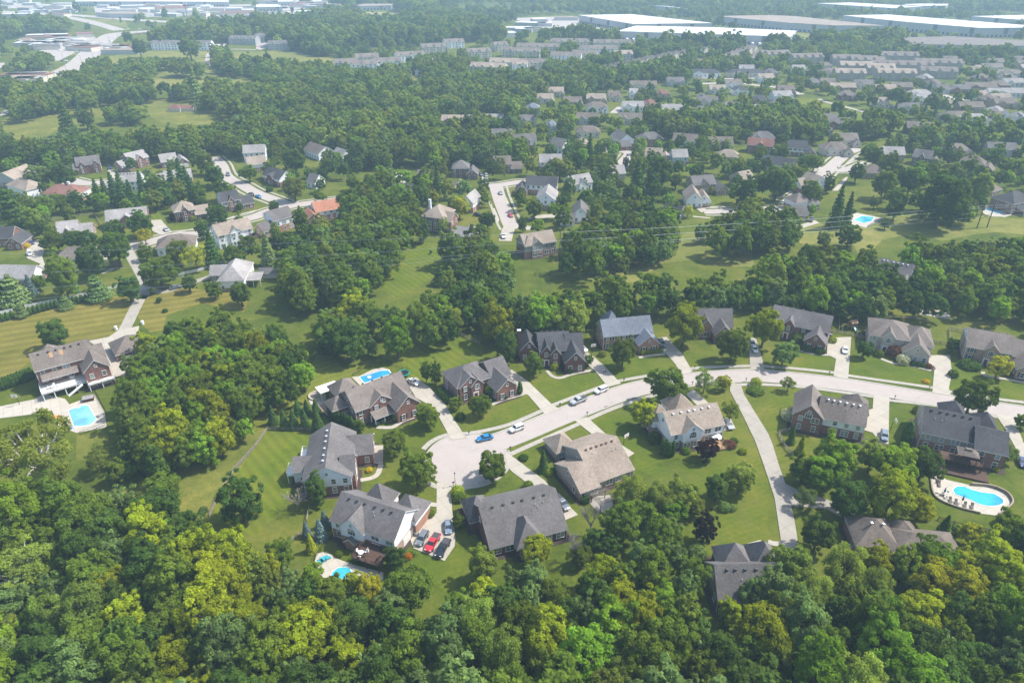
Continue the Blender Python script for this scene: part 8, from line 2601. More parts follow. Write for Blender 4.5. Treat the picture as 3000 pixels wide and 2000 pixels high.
def scatter(name, protos, pts, label):
    """One mesh of points; geometry nodes stand a tree on each (the far-off woods read as one mass)."""
    coll = bpy.data.collections.new(name + '_kinds')
    for i, (me, col) in enumerate(protos):
        o = bpy.data.objects.new('%s_%02d' % (name, i), me)
        coll.objects.link(o)
    me = bpy.data.meshes.new(name)
    me.vertices.add(len(pts))
    me.vertices.foreach_set('co', np.array([(p[0], p[1], 0) for p in pts], np.float32).ravel())
    a = me.attributes.new('rot', 'FLOAT_VECTOR', 'POINT')
    a.data.foreach_set('vector', np.array([(0, 0, trnd.uniform(0, 6.28)) for p in pts], np.float32).ravel())
    a = me.attributes.new('scl', 'FLOAT_VECTOR', 'POINT')
    a.data.foreach_set('vector', np.array([(p[2], p[2], p[2]*p[3]) for p in pts], np.float32).ravel())
    a = me.attributes.new('tcol', 'FLOAT_VECTOR', 'POINT')
    a.data.foreach_set('vector', np.array([[q*l for q, l in zip(protos[p[4]][1], LEAF)] for p in pts], np.float32).ravel())
    a = me.attributes.new('pick', 'INT', 'POINT')
    a.data.foreach_set('value', np.array([p[4] for p in pts], np.int32))
    o = put(name, me)
    tag(o, label, None, None, 'stuff')
    ng = bpy.data.node_groups.new(name + '_nodes', 'GeometryNodeTree')
    ng.interface.new_socket('Geometry', in_out='INPUT', socket_type='NodeSocketGeometry')
    ng.interface.new_socket('Geometry', in_out='OUTPUT', socket_type='NodeSocketGeometry')
    n = ng.nodes
    gi, go = n.new('NodeGroupInput'), n.new('NodeGroupOutput')
    ci = n.new('GeometryNodeCollectionInfo')
    ci.inputs['Collection'].default_value = coll
    ci.inputs['Separate Children'].default_value = True
    ci.inputs['Reset Children'].default_value = True
    ip = n.new('GeometryNodeInstanceOnPoints')
    ip.inputs['Pick Instance'].default_value = True
    for nm, dt, sock in (('rot', 'FLOAT_VECTOR', 'Rotation'), ('scl', 'FLOAT_VECTOR', 'Scale'), ('pick', 'INT', 'Instance Index')):
        na = n.new('GeometryNodeInputNamedAttribute')
        na.data_type = dt
        na.inputs['Name'].default_value = nm
        ng.links.new(na.outputs['Attribute'], ip.inputs[sock])
    ng.links.new(gi.outputs[0], ip.inputs['Points'])
    ng.links.new(ci.outputs[0], ip.inputs['Instance'])
    ng.links.new(ip.outputs[0], go.inputs[0])
    md = o.modifiers.new('stand', 'NODES')
    md.node_group = ng
    return o

MIDP = [(pro('mdt', i)[0], TINT[t]) for i, t in enumerate(['dk', 'md', 'md', 'dk', 'gg', 'ol', 'br', 'dk'])]
FARP = [(pro('fdt', i)[0], TINT[t]) for i, t in enumerate(['dk', 'md', 'dk', 'gg', 'md', 'ol', 'lg'])] + [(pro('fcon', 0)[0], TINT['sp']), (pro('fcon', 1)[0], TINT['dg'])]
dense = [p for k, p in D['woods'] if k in ('belt', 'mid')]
res = [p for k, p in D['woods'] if k == 'res']
def opened(X, Y, hgt=12.0):
    op = np.zeros(len(X), bool)
    for f in (1.0, 1+.4*hgt/122, 1+.8*hgt/122):
        for q in D['far_open']+D['lots']:
            op |= inside(X*f, Y*f, q)
        for p, w, m in D['roads'] if f < 1.07 else D['roads'][12:]:
            op |= seg_dist(X*f, Y*f, smooth(p, 3)) < w/2+1.5
    for q in D['belts']:
        op &= ~inside(X, Y, q)
    return op
# middle distance woods
X, Y = hexpts(-420, 420, 150, 470, 7.2, rng)
rad = rng.uniform(3.6, 5.9, len(X))
p = np.zeros(len(X))
for q in res:
    rad[inside(X, Y, q)] *= .8
for q, dn in zip(res, (.26, .48)):
    p[inside(X, Y, q)] = dn
for q in dense:
    p[inside(X, Y, q)] = 1
p[(Y > 424) & (p == 0)] = 1
op = opened(X, Y)
for q in D['belts']:
    p[inside(X, Y, q)] = 1
ok = (rng.random(len(X)) < p) & ~op & (np.abs(X) < .78*Y+70)
X, Y, rad, p = X[ok], Y[ok], rad[ok], p[ok]
b = blocked(X, Y, rad, 1.0)
X, Y, rad, p = X[~b], Y[~b], rad[~b], p[~b]
pts = [(x, y, r/5.7, rng.uniform(.95, 1.35), int(rng.integers(0, len(MIDP)))) for x, y, r in zip(X, Y, rad)]
pts += [(x, y, s, a, int(rng.integers(0, len(MIDP)))) for x, y, s, a in rest]
scatter('woods', MIDP, pts, 'leafy woods filling the middle distance between the streets')
print('mid trees', len(pts))
# far woods to the horizon
pts = []
for y0, y1, s in ((470, 950, 8.2), (950, 2600, 12.5)):
    X, Y = hexpts(-.86*y1, .86*y1, y0, y1, s, rng)
    k = np.abs(X) < .80*Y+60
    X, Y = X[k], Y[k]
    p = np.ones(len(X))
    for q, dn in zip(D['far_sparse'], (.08, .3, .5)):
        p[inside(X, Y, q)] = dn
    for q in res:
        p[inside(X, Y, q)] = .38
    for q in D['belts']:
        p[inside(X, Y, q)] = 1
    p[opened(X, Y)] = 0
    fld = np.sin(X*.006+2)*np.sin(Y*.009+X*.002)
    p[(Y > 1150) & (fld > .62)] = .05
    rad = rng.uniform(.5, .78, len(X))*s
    small = np.zeros(len(X), bool)
    for q in res+D['far_sparse']:
        small |= inside(X, Y, q)
    for q in D['belts']:
        small &= ~inside(X, Y, q)
    rad[small] *= .72
    ok = rng.random(len(X)) < p
    X, Y, rad = X[ok], Y[ok], rad[ok]
    b = blocked(X, Y, rad, .5)
    for x, y, r in zip(X[~b], Y[~b], rad[~b]):
        con = rng.random() < (.10 if y < 800 else .04)
        pts.append((x, y, r/5.5 if not con else .8, rng.uniform(.9, 1.25), int(rng.integers(7, 9)) if con else int(rng.integers(0, 7))))
scatter('distant_woods', FARP, pts, 'hazy woods stretching to the horizon')
print('far trees', len(pts))

# ------------------------------------------------------------------ fences
_post = {}
def post_me(m, h, w):
    if (m, h, w) not in _post:
        b_ = MB(); b_.box(-w, w, -w, w, 0, h)
        _post[(m, h, w)] = b_.mesh('fence_post', [m])
    return _post[(m, h, w)]
for kind, pts, lab in D['fences']:
    root = empty({'rail': 'rail_fence', 'vinyl': 'vinyl_fence', 'iron': 'metal_fence'}[kind], (*pts[0], 0))
    tag(root, lab, 'fence')
    lp = [(a-pts[0][0], b-pts[0][1]) for a, b in pts]
    m = {'rail': 'wood_grey', 'vinyl': 'white_vinyl', 'iron': 'black_metal'}[kind]
    if 'dark' in lab:
        m = 'wood_dark'
    rails, h, tk = {'rail': ((.35, .75, 1.15), 1.35, .075), 'vinyl': ((.3, .62, .94, 1.26), 1.5, .10), 'iron': ((.2, 1.15), 1.25, .03)}[kind]
    rb = MB()
    for a, b in zip(lp[:-1], lp[1:]):
        L = math.dist(a, b)
        u = ((b[0]-a[0])/L, (b[1]-a[1])/L)
        n = max(1, round(L/2.4))
        for k in range(n+1):
            put('fence_post', post_me(m, h, .07 if kind != 'iron' else .035), root, (a[0]+u[0]*L*k/n, a[1]+u[1]*L*k/n, 0), math.atan2(u[1], u[0]))
        for z in rails:
            rb.obox(((a[0]+b[0])/2, (a[1]+b[1])/2), u, L/2, .03, z-tk, z+tk)
        if kind == 'iron':
            nb = int(L/.3)
            for k in range(nb):
                rb.obox((a[0]+u[0]*L*k/nb, a[1]+u[1]*L*k/nb), u, .012, .012, .1, 1.2)
    rb.build('fence_rails', m, root)

# block wall round the kidney pool, and the smaller garden walls
def wall_run(name, pts, h, w, mat, lab):
    mb = MB()
    ribbon(mb, smooth(pts, 6), w, 0, h)
    tag(mb.build(name, mat), lab, 'wall')
WALL = D['patios'][3][1]
wall_run('retaining_wall', WALL[3:9], .9, .35, 'retaining', 'curved tan block wall behind the kidney pool')
wall_run('retaining_wall', WALL[9:15]+[WALL[0]], .55, .35, 'retaining', 'curved tan block wall in front of the kidney pool')

# ------------------------------------------------------------------ poles and wires
pt = D['pt']
def lamp(p):
    r = empty('street_lamp', (*p, 0))
    tag(r, 'black street lamp on the rim of the cul-de-sac', 'street lamp')
    mb = MB(); mb.tube([(0, 0, 0), (0, 0, .5), (0, 0, 3.9)], [.12, .08, .05], 8); mb.build('lamp_post', 'black_metal', r)
    mb = MB(); mb.tube([(0, 0, 3.9), (0, 0, 4.0), (0, 0, 4.4)], [.08, .14, .2], 8); l = mb.build('lantern', 'lens', r)
    mb = MB(); mb.tube([(0, 0, 4.4), (0, 0, 4.6)], [.24, .04], 8); mb.build('lantern_cap', 'black_metal', l)
lamp(pt['lamp'])
r = empty('utility_pole', (*pt['pole'], 0)); tag(r, 'tall wooden utility pole standing in the clearing', 'utility pole')
mb = MB(); mb.tube([(0, 0, 0), (0, 0, 19.0)], [.24, .13], 8); mb.build('pole', 'pole_wood', r)
mb = MB(); mb.box(-.1, .1, -2.2, 2.2, 14.4, 14.7); mb.box(-.1, .1, -1.6, 1.6, 11.4, 11.7); mb.build('crossarm', 'pole_wood', r)
mb = MB()
for y, z in ((-2, 14.7), (2, 14.7), (-1.4, 11.7), (1.4, 11.7)):
    mb.tube([(0, y, z), (0, y, z+.5)], .09, 6)
mb.build('insulator', 'grey_metal', r)
r = empty('transmission_pole', (*pt['hp1'], 0)); tag(r, 'two legged wooden transmission pole on the right hillside', 'utility pole')
dx, dy = pt['hp2'][0]-pt['hp1'][0], pt['hp2'][1]-pt['hp1'][1]
for q in ((0, 0), (dx, dy)):
    mb = MB(); mb.tube([(*q, 0), (*q, 14.5)], [.26, .16], 8); mb.build('pole', 'pole_wood', r)
mb = MB(); mb.tube([(-dx*.4, -dy*.4, 11.5), (dx*1.4, dy*1.4, 11.5)], .14, 6); mb.tube([(0, 0, 4), (dx, dy, 7.5)], .08, 5); mb.tube([(0, 0, 7.5), (dx, dy, 4)], .08, 5); mb.build('crossarm', 'pole_wood', r)
for i, w in enumerate(D['wires']):
    a, b, c = (Vector(q) for q in w)
    a0 = b+(a-b)*1.5
    P = []
    for s, e, n in ((a0, b, 16), (b, c, 12), (c, c+(c-b)*.6, 6)):
        for k in range(n):
            t = k/n
            q = s.lerp(e, t)
            q.z -= 1.2*4*t*(1-t)*(0 if n == 16 else 1)
            P.append(q)
    mb = MB(); mb.tube(P, .035, 4)
    tag(mb.build('power_line', 'wire'), 'overhead power line across the clearing, %s' % ['topmost strand', 'second strand from the top', 'second strand from the bottom', 'lowest strand'][i], 'power line')
for k, h, lab in (('mast1', 37, 'tall thin sign mast beside the interchange'), ('mast2', 20, 'dark sign mast in the truck park')):
    r = empty('sign_mast', (*pt[k], 0)); tag(r, lab, 'sign mast')
    mb = MB(); mb.tube([(0, 0, 0), (0, 0, h)], [.9, .6], 8); mb.build('mast', 'grey_metal', r)
    mb = MB(); mb.box(-3, 3, -.5, .5, h-4, h); mb.build('sign_panel', 'white_vinyl' if k == 'mast1' else 'cloth_navy', r)
    mb = MB(); mb.box(-3, 3, -.55, .45, h-6, h-4.2); mb.build('sign_panel', 'cloth_red', r)
rnd = random.Random(2)
hp = [q for q in D['roads'][14][0]]
lp0 = None
for i in range(22):
    t = (i+.5)/22*(len(hp)-1)
    k = int(t)
    a, b = Vector(hp[k]), Vector(hp[k+1])
    q = a.lerp(b, t-k)
    n = Vector((b.y-a.y, a.x-b.x)).normalized()
    q += n*(12 if i % 2 else -12)
    if lp0 is None:
        mb = MB(); mb.tube([(0, 0, 0), (0, 0, 13)], [.22, .12], 6); pm = mb.mesh('light_pole', ['grey_metal'])
        mb = MB(); mb.tube([(0, 0, 13), (2.2, 0, 13.3)], .09, 4); am = mb.mesh('lamp_arm', ['grey_metal'])
    lp0 = 1
    r = empty('highway_light', (q.x, q.y, 0), math.atan2(n.y, n.x)+(math.pi if i % 2 else 0))
    tag(r, 'tall light pole along the distant curving highway', 'light pole', 'light poles along the distant highway')
    put('light_pole', pm, r); put('lamp_arm', am, r)

# mailboxes
mb = MB(); mb.box(-.05, .05, -.05, .05, 0, 1.05); mp_ = mb.mesh('post', ['black_metal'])
mb = MB(); mb.box(-.28, .28, -.12, .12, 1.0, 1.18); mb.tube([(-.28, 0, 1.18), (.28, 0, 1.18)], .12, 8); mbx = mb.mesh('mailbox_body', ['black_metal'])
MBL = {'mb1': 'mailbox beside the street lamp', 'mb2': 'mailbox by the drive nearest the blue car', 'mb3': 'mailbox at the middle brick house drive', 'mb4': 'mailbox at the kerb opposite the silver pickup', 'mb5': 'mailbox by the shaded drive of the two walkers',
       'mb6': 'mailbox at the orange brick house drive', 'mb7': 'mailbox left of the wide playset driveway', 'mb8': 'mailbox left of the stone house driveway', 'mb9': 'mailbox by the lower right driveway', 'mb10': 'mailbox above the round topiary', 'mb11': 'mailbox under the wide street tree', 'mb12': 'mailbox at the right rim of the cul-de-sac'}
for k, lab in MBL.items():
    r = empty('mailbox', (*pt[k], .1), .6); tag(r, 'black ' + lab, 'mailbox', None)
    put('post', mp_, r); put('mailbox_body', mbx, r)
# basketball hoops
for k, lab, rz in (('hoop1', 'basketball hoop on the path left of the pale pool', 0), ('hoop2', 'basketball hoop beside the white suv', .3), ('hoop3', 'basketball hoop between tan house and white house', .7), ('hoop4', 'basketball hoop beside the grey blue suv', 1.4)):
    r = empty('basketball_hoop', (*pt[k], .1), rz); tag(r, lab, 'basketball hoop')
    mb = MB(); mb.tube([(0, 0, 0), (0, 0, 3.0), (0, -.7, 3.3)], [.09, .08, .06], 6); mb.build('pole', 'black_metal', r)
    mb = MB(); mb.box(-.9, .9, -.78, -.72, 2.9, 4.0); b = mb.build('backboard', 'white_vinyl', r)
    mb = MB(); mb.tube([(.22*math.cos(a), -1.0+.22*math.sin(a), 3.05) for a in [i*.628 for i in range(11)]], .02, 4, 0, False); mb.box(-.28, .28, -.79, -.785, 3.1, 3.5); mb.build('rim', 'cloth_orange', b)

# ------------------------------------------------------------------ garden things
def chair_set():
    mb = MB()
    mb.box(-.32, .32, -.95, .35, .28, .36)
    mb.idx([(-.32, .3, .34), (.32, .3, .34), (.32, .95, .85), (-.32, .95, .85), (-.32, .34, .28), (.32, .34, .28), (.32, 1.0, .8), (-.32, 1.0, .8)], [(0, 1, 2, 3), (7, 6, 5, 4), (4, 5, 1, 0), (2, 6, 7, 3), (0, 3, 7, 4), (1, 5, 6, 2)])
    cu = mb
    fr = MB()
    for sx in (-.3, .3):
        for sy in (-.85, .3):
            fr.box(sx-.03, sx+.03, sy-.03, sy+.03, 0, .28)
    return cu, fr
cu, fr = chair_set()
fme = fr.mesh('lounger_frame', ['black_metal'])
LC = {'dark': ('cloth_dark', 'dark lounger on the kidney pool terrace', 'dark loungers around the kidney pool', -.45), 'teal': ('cloth_blue', 'turquoise lounger beside the round pool', 'turquoise loungers beside the round pool', 2.2), 'orange': ('cloth_orange', 'orange cushioned lounger beside the pale pool', 'orange loungers beside the pale pool', 1.9)}
lme = {k: cu.mesh('lounger_cushion', [v[0]]) for k, v in LC.items()}
for p, k in D['loungers']:
    r = empty('pool_lounger', (*p, .13), LC[k][3]+rnd.uniform(-.1, .1)); tag(r, LC[k][1], 'lounger', LC[k][2])
    put('lounger_cushion', lme[k], r); put('lounger_frame', fme, r)
def umbrella(p, mat, lab, h=2.5, rad=.22, open_=False):
    r = empty('patio_umbrella', (*p, .12)); tag(r, lab, 'umbrella')
    mb = MB(); mb.tube([(0, 0, 0), (0, 0, h)], .035, 6); mb.build('pole', 'grey_metal', r)
    mb = MB()
    if open_:
        mb.tube([(0, 0, h-.55), (0, 0, h)], [1.5, .04], 8)
    else:
        mb.tube([(0, 0, h-1.5), (0, 0, h-1.2), (0, 0, h)], [rad, rad*1.1, .05], 8)
    mb.build('canopy', mat, r)
umbrella(pt['umb1'], 'cloth_navy', 'closed blue umbrella at the kidney pool table')
umbrella(pt['umb2'], 'cloth_dark', 'closed brown umbrella between the dark loungers')
umbrella(pt['umb3'], 'cloth_dark', 'closed brown umbrella at the left end of the kidney pool')
umbrella(pt['umbr'], 'cloth_white', 'open white umbrella over the white house patio', 2.6, 1, True)
umbrella(pt['redumb'], 'cloth_red', 'open red umbrella beside the pale roofed white gable', 3.2, 1, True)
r = empty('patio_table', (pt['umb1'][0], pt['umb1'][1]-.1, .12)); tag(r, 'round patio table under the closed blue umbrella', 'table')
mb = MB(); mb.tube([(0, 0, .68), (0, 0, .74)], .65, 12); mb.build('table_top', 'patio', r)
mb = MB(); mb.tube([(0, 0, 0), (0, 0, .68)], [.25, .05], 6); mb.build('leg', 'grey_metal', r)
for i in range(3):
    a = i*2.1+.4
    r = empty('patio_chair', (pt['umb1'][0]+1.15*math.cos(a), pt['umb1'][1]+1.15*math.sin(a), .12), a+math.pi/2); tag(r, 'pale chair drawn up to the kidney pool table', 'chair', 'chairs at the kidney pool table')
    mb = MB(); mb.box(-.25, .25, -.25, .25, .4, .46); mb.build('seat', 'cloth_white', r)
    mb = MB(); mb.box(-.25, .25, -.3, -.24, .42, .95); mb.build('backrest', 'cloth_white', r)
    mb = MB()
    for sx in (-.22, .22):
        for sy in (-.22, .22):
            mb.box(sx-.02, sx+.02, sy-.02, sy+.02, 0, .4)
    mb.build('leg', 'black_metal', r)
def on(key, x, y, z):
    h_ = next(o for k, o in HB.items() if key in k)
    return h_.matrix_basis @ Vector((x, y, z))
def table_set(key, x, y, z, n, lab, topm='cloth_white'):
    p = on(key, x, y, z)
    r = empty('patio_table', p); tag(r, 'round table on ' + lab, 'table')
    mb = MB(); mb.tube([(0, 0, .68), (0, 0, .74)], .65, 12); mb.build('table_top', topm, r)
    mb = MB(); mb.tube([(0, 0, 0), (0, 0, .68)], [.25, .05], 6); mb.build('leg', 'grey_metal', r)
    for i in range(n):
        a = i*6.283/n+.4
        r = empty('patio_chair', (p.x+1.1*math.cos(a), p.y+1.1*math.sin(a), p.z), a+math.pi/2); tag(r, 'chair drawn up to the round table on ' + lab, 'chair', 'chairs on ' + lab)
        mb = MB(); mb.box(-.27, .27, -.27, .27, .4, .48); mb.build('seat', topm, r)
        mb = MB(); mb.box(-.27, .27, -.32, -.25, .42, 1.0); mb.build('backrest', topm, r)
        mb = MB()
        for sx in (-.22, .22):
            for sy in (-.22, .22):
                mb.box(sx-.03, sx+.03, sy-.03, sy+.03, 0, .4)
        mb.build('leg', 'grey_metal', r)
table_set('three cars on its rear', 10.4, -3.9, 2.3, 3, 'the brown deck')
table_set('raised white rear deck', 3.0, -3.6, 2.6, 4, 'the raised white deck')
table_set('tan roof and dark rear deck', 13, -2.6, 3.2, 4, 'the dark rear deck', 'cloth_dark')
def box_thing(name, p, rz, size, m, lab, cat, lidm):
    r = empty(name, p, rz); tag(r, lab, cat)
    mb = MB(); mb.box(-size[0], size[0], -size[1], size[1], .12, size[2]); mb.build('body', m, r)
    mb = MB(); mb.tube([(-size[0], 0, size[2]), (size[0], 0, size[2])], size[1], 8); mb.build('lid', lidm, r)
    mb = MB()
    for sx in (-size[0]*.8, size[0]*.8):
        mb.box(sx-.04, sx+.04, -size[1]*.8, size[1]*.8, 0, .12)
    mb.build('foot', 'black_metal', r)
box_thing('barbecue_grill', on('three cars on its rear', 14.4, -1.0, 2.3), R(-23), (.7, .32, .95), 'black_metal', 'black grill on the brown deck', 'grill', 'black_metal')
box_thing('barbecue_grill', on('raised white rear deck', 8.6, -1.2, 2.6), R(36), (.8, .35, .95), 'grey_metal', 'steel grill on the raised white deck', 'grill', 'grey_metal')
box_thing('barbecue_grill', on('tan roof and dark rear deck', 15.6, -.8, 3.2), 0, (.7, .32, .95), 'black_metal', 'dark grill on the deck of the tall white house', 'grill', 'black_metal')
p_ = on('three cars on its rear', 12.2, -3.6, 2.3)
umbrella((p_.x, p_.y), 'cloth_white', 'closed white umbrella above the brown deck', 4.9)
# awning behind the large brick house
r = empty('patio_awning', (*pt['awn'], 0), R(36)); tag(r, 'white flat patio awning beside the large brick house', 'awning')
mb = MB(); mb.box(-3.2, 3.2, -2.2, 2.2, 2.75, 2.9); mb.box(-.06, .06, -2.2, 2.2, 2.9, 2.94); mb.build('awning_roof', 'white_vinyl', r)
for sx in (-3, 3):
    for sy in (-2, 2):
        mb = MB(); mb.box(sx-.08, sx+.08, sy-.08, sy+.08, 0, 2.75); mb.build('awning_post', 'white_vinyl', r)
r = empty('stone_bench_wall', (*pt['ftn'], .1)); tag(r, 'curved pale stone bench wall around a fire bowl', 'bench wall')
mb = MB(); ribbon(mb, [(2.3*math.cos(a), 2.3*math.sin(a)) for a in [1.3+i*.3 for i in range(14)]], .45, 0, .5); mb.build('bench_wall', 'stone', r)
mb = MB(); mb.tube([(0, 0, 0), (0, 0, .45)], [.6, .75], 12); mb.build('fire_bowl', 'stone', r)
# pergola behind the tan house
r = empty('pergola', (*pt['perg'], .1), R(27)); tag(r, 'open brown wooden pergola behind the tan house', 'pergola')
for sx in (-2, 2):
    for sy in (-2, 2):
        mb = MB(); mb.box(sx-.09, sx+.09, sy-.09, sy+.09, 0, 2.5); mb.build('pergola_post', 'wood_dark', r)
mb = MB()
for sy in (-2, 2):
    mb.box(-2.5, 2.5, sy-.06, sy+.06, 2.5, 2.7)
for i in range(13):
    x = -2.4+i*.4
    mb.box(x-.03, x+.03, -2.5, 2.5, 2.7, 2.82)
mb.build('pergola_beams', 'wood_grey', r)
# hot tub, utility boxes, trampoline, play sets
r = empty('hot_tub', (*pt['tub'], .1), R(25)); tag(r, 'covered hot tub beside the pale pool', 'hot tub')
mb = MB(); mb.box(-1.5, 1.5, -1.1, 1.1, 0, .95); mb.build('tub_body', 'wood_dark', r)
mb = MB(); mb.box(-1.56, 1.56, -1.16, 1.16, .95, 1.08); mb.build('tub_cover', 'roof_pale', r)
for k, lab, m in (('pump', 'white propane tank at the edge of the wide driveway', 'white_vinyl'), ('box', 'white utility cabinet right of the private lane', 'white_vinyl')):
    r = empty('utility_box', (*pt[k], 0)); tag(r, lab, 'utility box')
    mb = MB(); mb.tube([(0, 0, 0), (0, 0, 1.3), (0, 0, 1.6)], [.55, .55, .25], 10); mb.build('cabinet', m, r)
    mb = MB(); mb.tube([(0, 0, 1.6), (0, 0, 1.72)], .18, 8); mb.build('cabinet_cap', 'grey_metal', r)
r = empty('trampoline', (*pt['tramp'], 0)); tag(r, 'round trampoline with teal pad behind the large brick house', 'trampoline')
mb = MB(); mb.tube([(0, 0, .85), (0, 0, .9)], 1.5, 16); mb.build('jump_mat', 'black_metal', r)
mb = MB(); c_ = [(1.75*math.cos(i*math.pi/12), 1.75*math.sin(i*math.pi/12), .92) for i in range(25)]; mb.tube(c_, .2, 5, 0, False); mb.build('safety_pad', 'plastic_teal', r)
mb = MB()
for i in range(6):
    a = i*math.pi/3
    mb.tube([(1.8*math.cos(a), 1.8*math.sin(a), 0), (1.8*math.cos(a), 1.8*math.sin(a), 2.7)], .04, 5)
mb.build('net_pole', 'black_metal', r)
def playset(p, rz, roofm, lab, slide='plastic_teal'):
    r = empty('playset', (*p, 0), rz); tag(r, lab, 'playset')
    mb = MB()
    for sx in (-.9, .9):
        for sy in (-.9, .9):
            mb.box(sx-.08, sx+.08, sy-.08, sy+.08, 0, 2.9)
    mb.box(-1, 1, -1, 1, 1.35, 1.45)
    for sy in (-.95, .95):
        mb.box(-.95, .95, sy-.04, sy+.04, 1.5, 2.1)
    mb.build('tower', 'wood_tan', r)
    mb = MB(); mb.idx([(-1.3, -1.2, 2.8), (1.3, -1.2, 2.8), (1.3, 1.2, 2.8), (-1.3, 1.2, 2.8), (-1.3, 0, 3.7), (1.3, 0, 3.7)], [(0, 1, 5, 4), (2, 3, 4, 5), (0, 4, 3), (1, 2, 5), (3, 2, 1, 0)]); mb.build('canopy', roofm, r)
    mb = MB(); mb.tube([(-.9, 0, 2.4), (-4.2, 0, 2.4)], .08, 6); mb.tube([(-4.2, 0, 2.4), (-4.5, -1.2, 0)], .07, 5); mb.tube([(-4.2, 0, 2.4), (-4.5, 1.2, 0)], .07, 5); mb.build('swing_beam', 'wood_tan', r)
    mb = MB()
    for x in (-2, -3.2):
        mb.tube([(x-.25, 0, 2.35), (x-.25, 0, .5)], .015, 3); mb.tube([(x+.25, 0, 2.35), (x+.25, 0, .5)], .015, 3); mb.box(x-.28, x+.28, -.1, .1, .46, .5)
    mb.build('swing', slide, r)
    mb = MB(); mb.idx([(-.35, -1, 1.4), (.35, -1, 1.4), (.35, -3.4, .2), (-.35, -3.4, .2), (-.35, -1, 1.3), (.35, -1, 1.3), (.35, -3.4, .1), (-.35, -3.4, .1)], [(3, 2, 1, 0), (4, 5, 6, 7), (0, 4, 7, 3), (1, 2, 6, 5), (0, 1, 5, 4), (2, 3, 7, 6)]); mb.build('slide', slide, r)
playset(pt['play1'], .2, 'wood_tan', 'wooden playset with tan roof and green slide in a fenced yard')
playset(pt['play2'], -.5, 'cloth_blue', 'wooden playset with a blue canopy below the tall white house', 'cloth_red')
r = empty('play_slide', (*pt['slide'], 0), .3); tag(r, 'green spiral play slide behind the white fence', 'slide')
mb = MB(); mb.tube([(.9*math.cos(i*.55), .9*math.sin(i*.55), 2.6-i*.2) for i in range(13)], .32, 7); mb.build('chute', 'plastic_teal', r)
mb = MB(); mb.tube([(0, 0, 0), (0, 0, 3.2)], .1, 6); mb.box(-.6, .6, -.6, .6, 2.5, 2.6); mb.tube([(0, 0, 3.2), (0, 0, 3.8)], [1.0, .05], 6); mb.build('tower', 'plastic_teal', r)
# flag bed
r = empty('flag_pole', (*pt['flag'], 0)); tag(r, 'small flag on a pole in the orange flower bed', 'flag')
mb = MB(); mb.tube([(0, 0, 0), (0, 0, 5.2)], .035, 6); mb.build('pole', 'grey_metal', r)
mb = MB()
for i in range(7):
    mb.box(.04, 1.3, -.015, .015, 4.2+i*.13, 4.33+i*.13, i % 2)
mb.box(.04, .55, -.03, .03, 4.59, 5.12, 2)
mb.build('flag_cloth', ['cloth_red', 'cloth_white', 'cloth_navy'], r)
# stop sign, shop sign
r = empty('stop_sign', (*pt['stop'], 0)); tag(r, 'red stop sign at the right street junction', 'stop sign')
mb = MB(); mb.tube([(0, 0, 0), (0, 0, 2.2)], .04, 6); mb.build('post', 'grey_metal', r)
mb = MB(); mb.tube([(0, -.03, 2.5), (0, .03, 2.5)], .38, 8); mb.build('sign_face', 'cloth_red', r)
for k, p in enumerate([(3, 0), (8, 1), (13, 0)]):
    i_ = 12+p[0]*2
    q = offset(main, 3.3 if p[1] else -3.3)[i_]
    mb = MB(); mb.obox((0, 0), (main[i_+1][0]-main[i_][0], main[i_+1][1]-main[i_][1]), .6, .3, .02, .075)
    o = mb.build('storm_drain', 'vent_dark', None, (*q, 0)); tag(o, 'dark storm drain grate in the near street gutter', 'drain', 'storm drains in the near street')
# church in the far wood
r = empty('church', (*pt['steeple'], 0), R(-6)); tag(r, 'distant church with grey roof and small steeple', 'church')
a, b, c = MB(), MB(), MB()
for bl in [(-18, 14, 0, 12, 5, 'hx', 9, 99), (-5, 5, -4, 16, 5.5, 'hy', 10, 99)]:
    wall_block(a, a, bl); roof_block(b, bl)
a.build('wall', 'white_siding', r); b.build('roof', ['roof_grey', 'trim'], r)
c.box(-1.3, 1.3, 4, 6.6, 9, 12); c.tube([(0, 5.3, 12), (0, 5.3, 17)], [1.7, .05], 4); c.build('steeple', 'white_siding', r)
# pool floats
for k, (p, m, lab) in enumerate([((D['pools'][1][1][1][0], D['pools'][1][1][1][1]-2.0), 'cloth_white', 'white ring float on the deep blue pool'), (q2 := (D['pools'][0][1][8][0]-.5, D['pools'][0][1][8][1]-1.2), 'plastic_blue', 'blue inflatable beside the pale pool')]):
    r = empty('pool_float', (*p, .24)); tag(r, lab, 'pool float')
    mb = MB(); mb.tube([(.55*math.cos(i*.5236), .55*math.sin(i*.5236), .1) for i in range(13)], .16, 6, 0, False); mb.build('ring', m, r)
    mb = MB(); mb.tube([(0, 0, .02), (0, 0, .06)], .45, 10); mb.build('seat', m, r)

